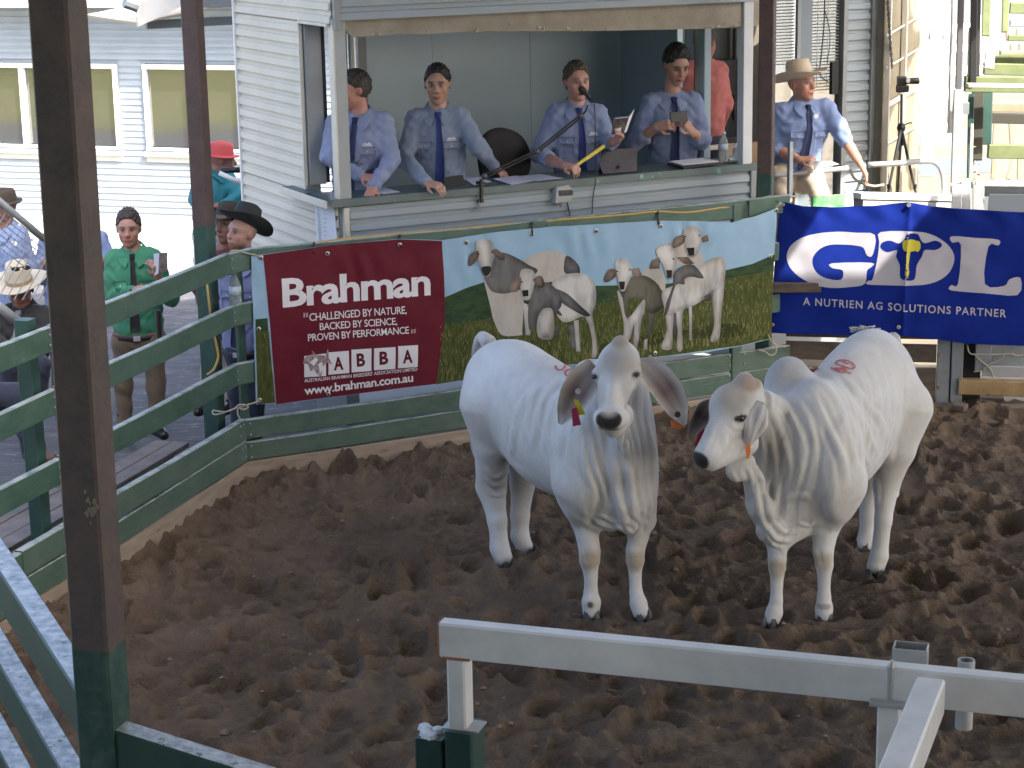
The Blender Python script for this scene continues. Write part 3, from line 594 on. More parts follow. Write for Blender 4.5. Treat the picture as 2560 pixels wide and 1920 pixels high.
# wall below the windows (boards with sunlight in their colour) and dim room
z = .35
while z < 1.28: board(ST(x0 - .2, OT, 0), ST(x4 + .02, OT, 0), z, z + PIT - .002, -LD, M['sidelit'], off); z += PIT
b = MB(); b.box(ST((x0 + x4) / 2, OT + .06, .7), x4 - x0 + .5, .1, 1.3, FD); b.make('wall', M['trimgrey'], off)
b = MB(); b.box(ST(5.4, 3.2, 2.3), 2.2, .05, 3.2, FD); b.box(ST(5.4, 2.4, .8), 2.2, 1.6, .05, FD); b.box(ST(5.4, 2.4, 3.85), 2.4, 1.8, .05, FD); b.make('room_wall', mat('dim_room_wall', (.16, .14, .11), .8), off)
b = MB(); b.box(ST(5.6, 1.5, 4.0), 2.2, 3.0, .06, FD); b.make('roof', M['roofs'], off)
# shelf clutter seen through the booth doorway
sh = thing('filing_shelf', 'dark shelf with yellow edge seen through the booth doorway', 'shelf', ST(5.9, 1.9, .9))
SHT = 2.0
def SP(u, v): return onT(u, v, SHT)
b = MB(); b.box((SP(1800, 265) + SP(1840, 265)) / 2 + LD * .2, .5, .4, .55, FD); b.make('cabinet', mat('navy_cabinet', (.02, .025, .035), .6), sh)
b = MB(); b.beam(SP(1770, 232), SP(1858, 232), .05, .02); b.make('yellow_edge', mat('yellow_edge', (.45, .36, .08), .6), sh)
b = MB(); b.box(SP(1822, 257), .1, .02, .035, FD); b.make('label', M['white'], sh)
b = MB(); b.box(SP(1800, 130) + LD * .25, .34, .3, .5, FD); b.make('monitor', mat('grey_box', (.09, .10, .10), .6), sh)
b = MB(); b.box(SP(1800, 195) + LD * .1, .5, .3, .3, FD); b.make('box_stack', mat('dark_boxes', (.035, .035, .04), .7), sh)
b = MB(); b.tube([SP(1838, 70), SP(1835, 300)], .02); b.make('upright', M['black'], sh)
b = MB(); b.box(SP(1805, 82) + LD * .3, .4, .02, .2, FD); b.make('pinned_sheet', mat('cream_sheet', (.5, .47, .36), .7), sh)
# ================================================================== cattle
def coat_mat():
    m = bpy.data.materials.new('white_hide'); m.use_nodes = True; t = m.node_tree; N = t.nodes; Lk = t.links; b = N['Principled BSDF']
    at_ = N.new('ShaderNodeAttribute'); at_.attribute_name = 'Col'; tc = N.new('ShaderNodeTexCoord')
    def nz(sc_, det, st=(1, 1, 1), dist=0):
        mp = N.new('ShaderNodeMapping'); mp.inputs['Scale'].default_value = st; Lk.new(tc.outputs['Object'], mp.inputs[0])
        n = N.new('ShaderNodeTexNoise'); n.inputs['Scale'].default_value = sc_; n.inputs['Detail'].default_value = det; n.inputs['Roughness'].default_value = .6; n.inputs['Distortion'].default_value = dist; Lk.new(mp.outputs[0], n.inputs[0]); return n.outputs[0]
    def mul(a, fac, lo, hi, c):
        r = N.new('ShaderNodeMapRange'); r.inputs[1].default_value = lo; r.inputs[2].default_value = hi; r.inputs[4].default_value = fac; 
        x = N.new('ShaderNodeMix'); x.data_type = 'RGBA'; x.blend_type = 'MULTIPLY'; Lk.new(r.outputs[0], x.inputs[0]); Lk.new(a, x.inputs[6]); x.inputs[7].default_value = (*c, 1); return r.inputs[0], x.outputs[2]
    i1, c1 = mul(at_.outputs[0], .55, .46, .72, (.78, .77, .76)); Lk.new(nz(5, 6), i1)
    i2, c2 = mul(c1, .4, .5, .75, (.82, .79, .74)); Lk.new(nz(11, 6, (1, 1, .8)), i2)
    i3, c3 = mul(c2, .35, .45, .7, (.80, .80, .82)); Lk.new(nz(160, 3, (1, 1, .3)), i3)
    Lk.new(c3, b.inputs['Base Color']); b.inputs['Roughness'].default_value = .62; b.inputs['Sheen Weight'].default_value = .25; b.inputs['Specular IOR Level'].default_value = .3
    h1 = nz(26, 4, (1, 1, .28), .6); h2 = nz(200, 3, (1, 1, .3))
    b1 = N.new('ShaderNodeBump'); b1.inputs['Strength'].default_value = .22; b1.inputs['Distance'].default_value = .012; Lk.new(h1, b1.inputs['Height'])
    b2 = N.new('ShaderNodeBump'); b2.inputs['Strength'].default_value = .25; b2.inputs['Distance'].default_value = .003; Lk.new(h2, b2.inputs['Height']); Lk.new(b1.outputs[0], b2.inputs['Normal'])
    Lk.new(b2.outputs[0], b.inputs['Normal']); return m
HIDE = coat_mat()
M['ear'] = mat('ear_hide', (1, 1, 1), .7, (.8, .75, .7), 14, .6, .2, 70, attr='Col', dist=.004)
M['hoof'] = mat('dark_hoof', (.025, .022, .02), .45, (.07, .06, .05), 20, .7)
M['tagred'] = mat('red_ear_tag', (.38, .03, .07), .4); M['tagyellow'] = mat('yellow_ear_tag', (.55, .45, .03), .4); M['tagorange'] = mat('orange_ear_tag', (.75, .22, .06), .4)
M['paint'] = mat('red_marking_paint', (.50, .06, .07), .7, (.62, .30, .30), 60, .8)
WHT = (.60, .595, .58)
def ear(name, par, cl, hw, nrm, cup, inner, outer, flip=1, th=.010):
    cl = bez(cl, 20); m = len(cl); nc = 11; v = []; col = []
    for side in (0, 1):
        for i, c in enumerate(cl):
            t = i / (m - 1); w_ = np.interp(t, np.linspace(0, 1, len(hw)), hw); tg = unit(cl[min(i + 1, m - 1)] - cl[max(i - 1, 0)])
            n = unit(nrm - tg * np.dot(nrm, tg)); sd = np.cross(tg, n)
            for j in range(nc):
                x = -1 + 2 * j / (nc - 1); p = c + sd * x * w_ + n * (cup * (x * x) * w_ * 1.6 - (th * (1 - .5 * abs(x)) if side else 0) + .006 * math.sin(9 * t + 3 * x))
                v.append(p); e = min(1, abs(x) ** 3 * .9 + .15 * (t > .8)); k = (1 - e) * (.35 + .65 * max(0, 1 - abs(t - .42) * 1.9))
                rib = .8 + .35 * math.cos(x * 9 + t * 2)
                col.append(tuple(outer) if side else tuple(np.array(outer) * (1 - k) + np.array(inner) * rib * k))
    f = []; S = m * nc
    for i in range(m - 1):
        for j in range(nc - 1):
            a = i * nc + j; f.append([a, a + 1, a + nc + 1, a + nc]); f.append([S + a, S + a + nc, S + a + nc + 1, S + a + 1])
    rim = [i * nc for i in range(m)] + [(m - 1) * nc + j for j in range(1, nc)] + [i * nc + nc - 1 for i in range(m - 2, -1, -1)] + [j for j in range(nc - 2, 0, -1)]
    for i in range(len(rim)): a, b_ = rim[i], rim[(i + 1) % len(rim)]; f.append([a, S + a, S + b_, b_])
    o = meshobj(name, v, f, M['ear'], par, smooth=True)
    at_ = o.data.color_attributes.new('Col', 'FLOAT_COLOR', 'POINT'); at_.data.foreach_set('color', np.array([(*c, 1) for c in col], np.float32).ravel())
    return o
def hoof(par, P, d, k=1.0):
    P = np.array(P); d = unit(V3(d[0], d[1], 0)); l = V3(-d[1], d[0], 0); b = MB()
    for s in (-1, 1):
        ring0 = [P + d * x * k + l * (s * .026 + y) * k + Z3 * -.012 for x, y in ((.085, -.004 * s), (.06, .022), (.0, .027), (-.045, .02), (-.045, -.02), (.0, -.024), (.06, -.02))]
        ring1 = [P + d * x * k + l * (s * .024 + y) * k + Z3 * .052 * k for x, y in ((.045, 0), (.035, .018), (.0, .022), (-.04, .018), (-.04, -.018), (.0, -.02), (.035, -.016))]
        n = 7; b.add(ring0 + ring1, [[i, (i + 1) % n, n + (i + 1) % n, n + i] for i in range(n)] + [list(range(n))[::-1], list(range(n, 2 * n))])
    return b.make('hoof', M['hoof'], par, smooth=True, autos=40)
def strokes(name, par, bvh, org, polys, width, off=.004):
    b = MB()
    for pl_ in polys:
        pts = []
        for u, v in [q for q in bez([(x, y, 0) for x, y in pl_], 24)] if False else [(q[0], q[1]) for q in bez([(x, y, 0) for x, y in pl_], 24)]:
            d = unit(ray(u, v)); h = bvh.ray_cast(Vector(cC - org), Vector(d))
            if h[0] is not None: pts.append((np.array(h[0]) + org, np.array(h[1])))
        vs_ = []
        for i, (p, n) in enumerate(pts):
            t = unit(pts[min(i + 1, len(pts) - 1)][0] - pts[max(i - 1, 0)][0] + 1e-6); sd = unit(np.cross(t, n)); w_ = width * rng.uniform(.75, 1.2)
            vs_ += [p + sd * w_ + n * off, p - sd * w_ + n * off]
        if len(pts) > 1: b.add(vs_, [[2 * i, 2 * i + 1, 2 * i + 3, 2 * i + 2] for i in range(len(pts) - 1)])
    return b.make(name, M['paint'], par)
def flat_tag(par, poly, y, m_, name='ear_tag', bend=0):
    pts = [aty(u, v, y) for u, v in poly]; b = MB(); b.poly(pts, .003, V3(0, -1, .2)); return b.make(name, m_, par)
J = aty
M['eye'] = mat('dark_eye', (.006, .005, .005), .08, spec=.8)
def eye_ball(par, c, r_): b = MB(); b.lathe([(r_ * math.sin(t), -r_ * math.cos(t)) for t in np.linspace(.15, 2.99, 8)], c, 12); b.make('eye', M['eye'], par, smooth=True)
def folds(cx, rad, ampl, kx, dirv, tw=0.):
    cx = np.array(cx); dirv = unit(dirv)
    def fn(x, y, z):
        g = np.exp(-(((x - cx[0]) / rad[0]) ** 2 + ((y - cx[1]) / rad[1]) ** 2 + ((z - cx[2]) / rad[2]) ** 2) * 1.2)
        q = (x - cx[0]) * dirv[0] + (y - cx[1]) * dirv[1] + tw * (z - cx[2]) + .012 * np.sin(17 * z + 9 * x)
        return ampl * g * (np.sin(kx * q + 1.7 * np.sin(6 * z + 4 * x)) + .4 * np.sin(2.3 * kx * q + 3 * z))
    return fn
def proj_px(P):
    q = P - cC; z = q @ cD; r = (q @ cX) / z; w_ = (q @ cU) / z
    a = r * math.cos(ROLL) - w_ * math.sin(ROLL); b = r * math.sin(ROLL) + w_ * math.cos(ROLL)
    return np.stack([1280 + a * FPX, 960 - b * FPX], 1)
def vnormals(P, F):
    n = np.cross(P[F[:, 2]] - P[F[:, 0]], P[F[:, 3]] - P[F[:, 1]]); N_ = np.zeros_like(P)
    for i in range(4): np.add.at(N_, F[:, i], n)
    return N_ / np.maximum(np.linalg.norm(N_, axis=1), 1e-9)[:, None]
def wrinkle(P, F, lines):
    """raise skin folds along traced lines on the near side of the hide"""
    N_ = vnormals(P, F); fac = np.clip(((cC - P) / np.linalg.norm(cC - P, axis=1)[:, None] * N_).sum(1) * 2.5 - .1, 0, 1); S = proj_px(P); D = np.zeros(len(P))
    for pts, wd, am in lines:
        pl_ = np.array([q[:2] for q in bez([(x, y, 0) for x, y in pts], 24)]); best = np.full(len(P), 1e9); tt = np.zeros(len(P)); sgn = np.zeros(len(P)); m = len(pl_) - 1
        box = ((S > pl_.min(0) - 4 * wd) & (S < pl_.max(0) + 4 * wd)).all(1); Q = S[box]; bb = best[box]; tb = tt[box]; sb = sgn[box]
        for i in range(m):
            e = pl_[i + 1] - pl_[i]; L2 = e @ e + 1e-9; t = np.clip(((Q - pl_[i]) @ e) / L2, 0, 1); r = Q - pl_[i] - t[:, None] * e; dd = np.sqrt((r ** 2).sum(1)); k = dd < bb
            bb[k] = dd[k]; tb[k] = ((i + t) / m)[k]; sb[k] = np.sign(e[0] * r[:, 1] - e[1] * r[:, 0])[k]
        x = bb / wd; D[box] += am * np.clip(np.sin(np.pi * np.clip(tb, 0.02, .98)) * 1.6, 0, 1) * (np.exp(-x ** 2) - .55 * np.exp(-(x - 1.5) ** 2 * 2.2))
    return P + N_ * (D * fac)[:, None]
def cow1():
    root = thing('bull_calf', 'white calf facing the camera, red and yellow tags hanging in one ear', 'calf', (.28, 11.15, 0), 'white calves standing in the ring')
    O = V3(-.01, 11.71, 0); d = V3(.493, -.870, 0); l = V3(.870, .493, 0)
    A = np.stack([d, l, Z3])
    def P(a, b, z): return O + a * d + b * l + z * Z3
    s = SD((-.60, 10.0, -.02), (1.0, 12.3, 1.78), .0095)
    s.ell(P(.05, 0, 1.09), (.36, .255, .33), A, .02); s.ell(P(-.13, 0, 1.12), (.2, .22, .24), A, .08)
    s.ell(P(.58, 0, .965), (.66, .275, .375), A, .10); s.ell(P(.3, 0, 1.1), (.4, .22, .28), A, .1)
    s.ell(P(1.03, 0, .98), (.30, .24, .40), A, .10); s.ell(P(.98, 0, 1.33), (.22, .09, .15), A, .07)
    for b_ in (-1, 1): s.ell(P(1.08, .185 * b_, .90), (.19, .095, .29), A, .06)
    # hind legs
    s.cone(P(-.02, -.13, 1.02), J(1234, 1110, 11.66), .19, .12, .07); s.chain([J(1234, 1110, 11.66), J(1228, 1215, 11.74), J(1243, 1300, 11.66), J(1249, 1370, 11.62), J(1258, 1396, 11.60)], [.120, .092, .057, .056, .060], .03)
    s.cone(J(1212, 1195, 11.80), J(1213, 1220, 11.80), .045, .04, .03)
    s.cone(P(.0, .15, 1.0), J(1308, 1130, 11.84), .18, .11, .07); s.chain([J(1308, 1130, 11.84), J(1306, 1210, 11.90), J(1300, 1290, 11.86), J(1300, 1340, 11.84), J(1312, 1368, 11.82)], [.104, .076, .058, .055, .054], .025)
    # fore legs
    s.cone(P(1.06, -.17, .80), J(1462, 1300, 10.78), .15, .085, .06); s.chain([J(1462, 1300, 10.78), J(1474, 1378, 10.74), J(1474, 1400, 10.73), J(1477, 1440, 10.72), J(1477, 1480, 10.71), J(1478, 1505, 10.69), J(1478, 1530, 10.68)], [.074, .060, .058, .038, .040, .054, .050], .012)
    s.cone(P(1.06, .17, .80), J(1604, 1300, 10.80), .15, .085, .06); s.chain([J(1604, 1300, 10.80), J(1588, 1378, 10.74), J(1588, 1402, 10.73), J(1588, 1440, 10.72), J(1590, 1480, 10.70), J(1596, 1508, 10.67), J(1602, 1530, 10.65)], [.070, .053, .051, .035, .037, .049, .049], .012)
    # neck, brisket, dewlap
    s.cone(J(1555, 960, 10.80), J(1540, 1130, 10.93), .150, .235, .08)
    s.ell(J(1545, 1230, 10.78), (.22, .20, .22), A, .08)
    s.chain([J(1553, 1085, 10.52), J(1560, 1170, 10.56), J(1568, 1250, 10.60), J(1573, 1318, 10.64)], [.055, .065, .075, .045], .05)
    s.chain([J(1520, 1290, 10.72), J(1490, 1300, 10.74)], [.07, .05], .05)
    s.disp(folds(J(1560, 1180, 10.65), (.26, .5, .40), .0075, 88, l, .12)); s.disp(folds(P(.75, -.28, 1.05), (.4, .4, .32), .0045, 62, d, .45)); s.disp(folds(J(1545, 1310, 10.6), (.22, .4, .10), .006, 80, V3(.3, .1, 0) , 1.2))
    # head
    hf = unit(J(1524, 1052, 10.14) - J(1548, 880, 10.55)); hl = unit(np.cross(Z3, hf)); hu = np.cross(hf, hl); HA = np.stack([hf, hl, hu])
    s.ell(J(1546, 925, 10.58), (.15, .128, .12), HA, .03); s.cone(J(1551, 858, 10.62), J(1551, 880, 10.64), .045, .09, .05)
    s.cone(J(1544, 935, 10.53), J(1530, 1012, 10.30), .112, .076, .04); s.ell(J(1528, 1046, 10.20), (.072, .098, .068), HA, .03); s.ell(J(1508, 1046, 10.17), (.05, .035, .04), HA, .02); s.ell(J(1543, 1046, 10.17), (.05, .035, .04), HA, .02)
    for x in (1492, 1590): s.ell(J(x, 936, 10.49), (.045, .03, .035), HA, .02)
    s.cone(J(1532, 1070, 10.25), J(1548, 1040, 10.45), .055, .08, .03)
    for x in (1484, 1592): s.ell(J(x, 941, 10.45), (.012, .012, .009), HA, .008, 's')
    for x in (1504, 1540): s.ell(J(x, 1046, 10.10), (.022, .016, .014), HA, .008, 's')
    s.ell(J(1549, 1092, 10.38), (.03, .022, .07), A, .03); s.ell(J(1564, 1120, 10.42), (.032, .022, .055), A, .025)
    K = lambda L_: [(1140 + x * .4944, 780 + y * .4944) for x, y in L_]
    WR = [(K(L_), w_, a_) for L_, w_, a_ in [
        ([(705, 470), (735, 650), (790, 880), (860, 1100)], 9, .014), ([(760, 640), (800, 800), (830, 950), (875, 1110)], 8, .013), ([(860, 740), (885, 880), (890, 1040)], 10, .016), ([(690, 600), (700, 760), (740, 880), (760, 960)], 8, .011),
        ([(650, 620), (655, 780), (690, 900)], 8, .009), ([(900, 640), (930, 780), (940, 960)], 9, .009), ([(960, 560), (1000, 720), (1010, 860)], 9, .008), ([(820, 1020), (860, 1090), (900, 1120)], 6, .010), ([(700, 1060), (760, 1080), (850, 1110)], 6, .010), ([(690, 1030), (750, 1040), (800, 1070)], 5, .008),
        ([(920, 1040), (930, 1090), (890, 1130)], 6, .009), ([(540, 330), (440, 430), (400, 600), (390, 700)], 9, .008), ([(600, 340), (500, 450), (455, 600), (450, 720)], 9, .008), ([(620, 470), (545, 560), (515, 700), (515, 840)], 9, .010), ([(440, 350), (340, 460), (295, 580)], 11, .010), ([(500, 320), (390, 440), (345, 580)], 9, .007),
        ([(640, 420), (600, 520), (560, 640)], 7, .007), ([(590, 600), (570, 720), (575, 860)], 8, .006), ([(300, 560), (285, 650), (280, 730)], 8, .010), ([(150, 790), (200, 840), (265, 800)], 6, .007), ([(140, 830), (200, 880), (265, 840)], 6, .007), ([(160, 910), (210, 930), (268, 905)], 5, .005), ([(285, 770), (330, 800), (385, 860)], 7, .006),
        ([(555, 1000), (600, 1060), (680, 1060)], 8, .005), ([(640, 960), (650, 1050), (690, 1100)], 9, .006), ([(1000, 960), (985, 1040), (950, 1090)], 8, .006), ([(700, 380), (730, 420), (745, 500)], 6, .006), ([(910, 350), (880, 420), (865, 500)], 6, .006), ([(800, 300), (795, 380), (790, 480)], 12, .006),
        ([(630, 1190), (640, 1250), (650, 1290)], 6, .006), ([(735, 1190), (735, 1240), (715, 1280)], 6, .005), ([(715, 600), (770, 612), (850, 598)], 4, .005)]]
    paints = [(J(1548, 900, 10.45), (.14, .16, .105), (.37, .345, .315), .8), (J(1550, 850, 10.55), (.09, .12, .05), (.36, .31, .26), .6), (J(1500, 985, 10.3), (.035, .1, .09), (.46, .44, .41), .9), (J(1568, 985, 10.3), (.03, .1, .09), (.46, .44, .41), .9), (J(1600, 1150, 10.7), (.10, .25, .12), (.50, .49, .48), 1), (J(1470, 1200, 10.8), (.09, .25, .14), (.50, .495, .48), 1),
              (P(.1, 0, 1.2), (.3, .3, .2), (.72, .73, .74), .8), (J(1536, 990, 10.2), (.05, .12, .07), (.62, .58, .54), .8),
              (J(1475, 1405, 10.66), (.07, .1, .06), (.42, .36, .28), .7), (J(1592, 1408, 10.66), (.07, .1, .06), (.42, .36, .28), .7), (J(1476, 1512, 10.64), (.018, .1, .018), (.10, .09, .08), .5),
              (J(1240, 1115, 11.55), (.11, .2, .13), (.55, .54, .53), .8), (J(1225, 1215, 11.66), (.10, .15, .10), (.58, .56, .54), .8),
              (J(1511, 1052, 10.10), (.050, .09, .046), (.014, .014, .015), .14), (J(1534, 1052, 10.10), (.050, .09, .046), (.014, .014, .015), .14), (J(1522, 1068, 10.10), (.055, .09, .030), (.018, .018, .018), .2), (J(1520, 1078, 10.12), (.07, .06, .012), (.05, .045, .04), .5), (J(1522, 1015, 10.16), (.05, .06, .05), (.56, .54, .50), .9),
              (J(1590, 938, 10.45), (.032, .06, .022), (.30, .27, .25), .6), (J(1485, 943, 10.45), (.026, .06, .02), (.30, .27, .25), .6), (J(1590, 936, 10.45), (.023, .06, .013), (.012, .011, .01), .3), (J(1485, 942, 10.45), (.018, .06, .011), (.02, .018, .016), .3),
              (J(1540, 1060, 10.2), (.002, .002, .002), WHT, 1)]
    o, Pm, Fm = sdobj('body', s, HIDE, root, WHT, paints, 2, post=lambda P_, F_=None: wrinkle(P_, s._F, WR))
    eye_ball(root, J(1590, 937, 10.462), .0145); eye_ball(root, J(1486, 942, 10.462), .0135)
    for p, dd in ((J(1478, 1545, 10.69), V3(0, -1, 0)), (J(1605, 1548, 10.66), V3(.25, -1, 0)), (J(1264, 1415, 11.60), V3(.5, -.87, 0)), (J(1323, 1384, 11.83), V3(.5, -.87, 0))):
        hoof(root, V3(p[0], p[1], .012), dd, 1.02)
    e1 = ear('ear', root, [J(1490, 915, 10.56), J(1452, 968, 10.50), J(1422, 1020, 10.46), J(1400, 1060, 10.45)], [.055, .095, .085, .055, .012], unit(V3(-.25, -1, .05)), .28, (.16, .10, .09), (.58, .56, .54))
    e2 = ear('ear', root, [J(1606, 905, 10.56), J(1655, 960, 10.50), J(1688, 1015, 10.46), J(1712, 1062, 10.44)], [.055, .085, .082, .06, .012], unit(V3(.25, -1, .05)), .28, (.17, .11, .10), (.62, .6, .58))
    yy = 10.38
    flat_tag(e1, [(1434, 998), (1446, 1000), (1464, 1036), (1447, 1038)], yy, M['tagyellow']); flat_tag(e1, [(1429, 1022), (1442, 1018), (1453, 1062), (1432, 1066)], yy - .01, M['tagred'])
    b = MB(); b.lathe([(.016, 0), (.016, .006), (.008, .006), (.007, .002)], J(1445, 978, 10.40), 10, V3(0, -1, .1)); b.make('tag_button', M['galv'], e1, smooth=False)
    b = MB(); b.lathe([(.017, 0), (.017, .005)], J(1694, 1036, 10.40), 10, V3(0, -1, .1)); b.make('tag_button', M['blackm'], e2)
    flat_tag(e2, [(1676, 1050), (1704, 1056), (1711, 1066), (1697, 1075), (1678, 1068)], 10.452, M['tagorange'])
    T = MB(); T.tube(bez([P(-.24, 0, 1.34), P(-.36, .0, 1.36), P(-.44, .0, 1.2), P(-.45, .0, .8), P(-.43, .02, .5)], 24), [.045, .05, .05, .045, .04, .04, .035, .035, .032, .03, .03, .028, .026, .024, .024, .022, .022, .03, .035, .04, .045, .05, .045, .03, .01][:25], 10)
    T.make('tail', mat('tail_hide', (.6, .59, .58), .7, (.25, .22, .2), 7, .6), root, smooth=True)
    bv = BVHTree.FromPolygons((Pm - ORG[root.name]).tolist(), Fm.tolist())
    c = lambda L_: [(1140 + x * .4944, 780 + y * .4944) for x, y in L_]
    strokes('paint_number', root, bv, ORG[root.name], [c([(503, 274), (508, 290), (528, 295), (545, 288), (552, 272), (560, 262), (585, 270), (602, 280)]), c([(632, 293), (600, 290), (570, 293), (553, 305), (556, 322), (578, 328), (612, 322)]), c([(645, 268), (650, 254), (668, 246), (690, 258)])], .0065)
    return root
def cow2():
    root = thing('bull_calf', 'white calf with tall hump looking away left, orange tag in its near ear', 'calf', (1.9, 11.0, 0), 'white calves standing in the ring')
    O = V3(2.19, 11.55, 0); d = V3(-.511, -.860, 0); l = V3(.860, -.511, 0); A = np.stack([d, l, Z3])
    def P(a, b, z): return O + a * d + b * l + z * Z3
    s = SD((.78, 9.85, -.02), (2.75, 12.2, 1.72), .0095)
    s.ell(P(.12, 0, 1.13), (.37, .24, .365), A, .02); s.ell(P(-.08, .0, 1.08), (.24, .21, .30), A, .08)
    s.ell(P(.55, -.01, .98), (.62, .262, .37), A, .10); s.ell(P(.36, 0, 1.14), (.40, .23, .31), A, .10)
    s.ell(P(.98, 0, .98), (.30, .235, .40), A, .10)
    s.ell(J(1970, 963, 10.93), (.19, .125, .165), np.stack([unit(d + .25 * Z3), l, unit(Z3 - .25 * d)]), .09)
    for b_ in (-1, 1): s.ell(P(1.04, .185 * b_, .90), (.2, .10, .30), A, .06)
    # hind legs: near (right of picture) and far
    s.cone(P(-.0, .15, 1.0), J(2235, 1120, 11.42), .20, .13, .07); s.chain([J(2235, 1120, 11.42), J(2216, 1215, 11.42), J(2208, 1300, 11.34), J(2198, 1390, 11.30), J(2190, 1415, 11.29)], [.126, .076, .050, .051, .056], .026)
    s.cone(J(2235, 1205, 11.50), J(2236, 1235, 11.50), .035, .03, .03)
    s.cone(P(.05, -.15, 1.0), J(2175, 1170, 11.80), .18, .12, .07); s.chain([J(2175, 1170, 11.80), J(2172, 1230, 11.86), J(2170, 1290, 11.84), J(2166, 1345, 11.82), J(2160, 1362, 11.80)], [.118, .070, .049, .050, .053], .026)
    # fore legs
    s.cone(P(1.0, -.17, .80), J(1942, 1320, 10.60), .15, .075, .06); s.chain([J(1942, 1320, 10.60), J(1943, 1400, 10.56), J(1943, 1420, 10.56), J(1942, 1462, 10.54), J(1941, 1500, 10.53), J(1936, 1530, 10.52), J(1930, 1548, 10.51)], [.068, .050, .047, .034, .036, .047, .047], .012)
    s.cone(P(1.0, .17, .80), J(2066, 1310, 10.66), .15, .085, .06); s.chain([J(2066, 1310, 10.66), J(2058, 1378, 10.60), J(2061, 1412, 10.59), J(2060, 1455, 10.58), J(2060, 1490, 10.57), J(2060, 1520, 10.56), J(2060, 1540, 10.55)], [.076, .058, .050, .035, .038, .049, .050], .012)
    # neck, dewlap
    s.cone(J(1900, 1040, 10.60), J(1965, 1140, 10.83), .15, .26, .08); s.ell(J(1975, 1245, 10.72), (.22, .19, .23), A, .08)
    s.chain([J(1880, 1185, 10.46), J(1898, 1265, 10.50), J(1925, 1325, 10.54), J(1948, 1348, 10.58)], [.055, .062, .065, .045], .05)
    s.chain([J(1948, 1345, 10.58), J(1990, 1325, 10.62)], [.05, .06], .05)
    s.disp(folds(J(1940, 1180, 10.6), (.28, .5, .36), .0075, 85, l, -.25)); s.disp(folds(P(.7, .28, 1.0), (.45, .45, .34), .0045, 58, d, .5)); s.disp(folds(J(1950, 1320, 10.6), (.2, .4, .08), .005, 85, V3(-.3, .1, 0), 1.2))
    # head turned to the left of the picture
    hf = unit(J(1757, 1152, 10.08) - J(1862, 965, 10.42)); hl = unit(np.cross(V3(-.2, -.3, 1), hf)); hu = np.cross(hf, hl); HA = np.stack([hf, hl, hu])
    s.ell(J(1842, 1015, 10.42), (.15, .115, .118), HA, .03); s.cone(J(1862, 952, 10.44), J(1868, 985, 10.47), .05, .09, .05); s.ell(J(1892, 966, 10.46), (.032, .03, .04), None, .03)
    s.ell(J(1812, 1010, 10.40), (.10, .08, .09), HA, .05)
    s.cone(J(1830, 1045, 10.38), J(1776, 1122, 10.17), .108, .070, .04); s.ell(J(1766, 1142, 10.12), (.07, .075, .062), HA, .03)
    s.cone(J(1778, 1158, 10.15), J(1858, 1105, 10.38), .045, .085, .03); s.ell(J(1847, 1040, 10.29), (.05, .035, .03), HA, .025)
    s.ell(J(1851, 1045, 10.255), (.02, .012, .009), np.stack([hf, hl, hu]), .008, 's'); s.ell(J(1741, 1145, 10.05), (.012, .012, .010), None, .006, 's')
    s.ell(J(1852, 1168, 10.40), (.09, .028, .085), np.stack([unit(V3(1, .25, -.1)), unit(V3(-.25, 1, 0)), Z3]), .035)
    K = lambda L_: [(1680 + x * .4944, 780 + y * .4944) for x, y in L_]
    WR = [(K(L_), w_, a_) for L_, w_, a_ in [
        ([(500, 480), (560, 640), (600, 800), (560, 960)], 9, .012), ([(545, 420), (620, 560), (660, 740), (610, 930)], 9, .012), ([(480, 600), (525, 760), (525, 960), (485, 1080)], 8, .012), ([(440, 780), (485, 940), (505, 1100)], 8, .012), ([(420, 890), (450, 1040), (520, 1170)], 8, .012), ([(560, 460), (660, 620), (690, 760)], 8, .009),
        ([(620, 420), (690, 540), (720, 680), (720, 820)], 9, .009), ([(700, 400), (770, 550), (860, 740), (875, 890)], 11, .014), ([(660, 400), (730, 540), (780, 700)], 8, .007), ([(1000, 480), (1060, 560), (1095, 690)], 9, .009), ([(960, 530), (1000, 630), (1040, 730)], 8, .008), ([(920, 560), (950, 680), (1000, 790)], 8, .008),
        ([(880, 560), (920, 700), (950, 820)], 8, .007), ([(750, 330), (840, 450), (890, 600)], 9, .006), ([(800, 320), (900, 440), (950, 560)], 9, .006), ([(870, 330), (960, 430), (1010, 520)], 9, .006), ([(480, 1080), (530, 1150), (600, 1160)], 6, .011), ([(500, 1040), (560, 1110), (630, 1110)], 6, .010), ([(460, 1110), (510, 1175), (560, 1190)], 5, .008),
        ([(640, 1070), (690, 1080), (720, 1060)], 5, .010), ([(560, 960), (640, 930), (720, 950)], 9, .007), ([(1110, 560), (1110, 680), (1090, 760)], 10, .010), ([(1140, 420), (1130, 560), (1125, 640)], 12, .007), ([(300, 800), (330, 860), (350, 890)], 5, .006), ([(380, 780), (400, 840), (395, 890)], 6, .007),
        ([(290, 560), (330, 590), (385, 570)], 6, .005), ([(210, 560), (190, 640), (150, 710)], 8, .005), ([(270, 600), (260, 680), (220, 760)], 8, .005), ([(470, 380), (500, 430), (500, 500)], 7, .008), ([(1030, 830), (1040, 900), (1035, 980)], 6, .006), ([(720, 1190), (735, 1250), (740, 1290)], 6, .006), ([(560, 1190), (575, 1250), (555, 1300)], 6, .005)]]
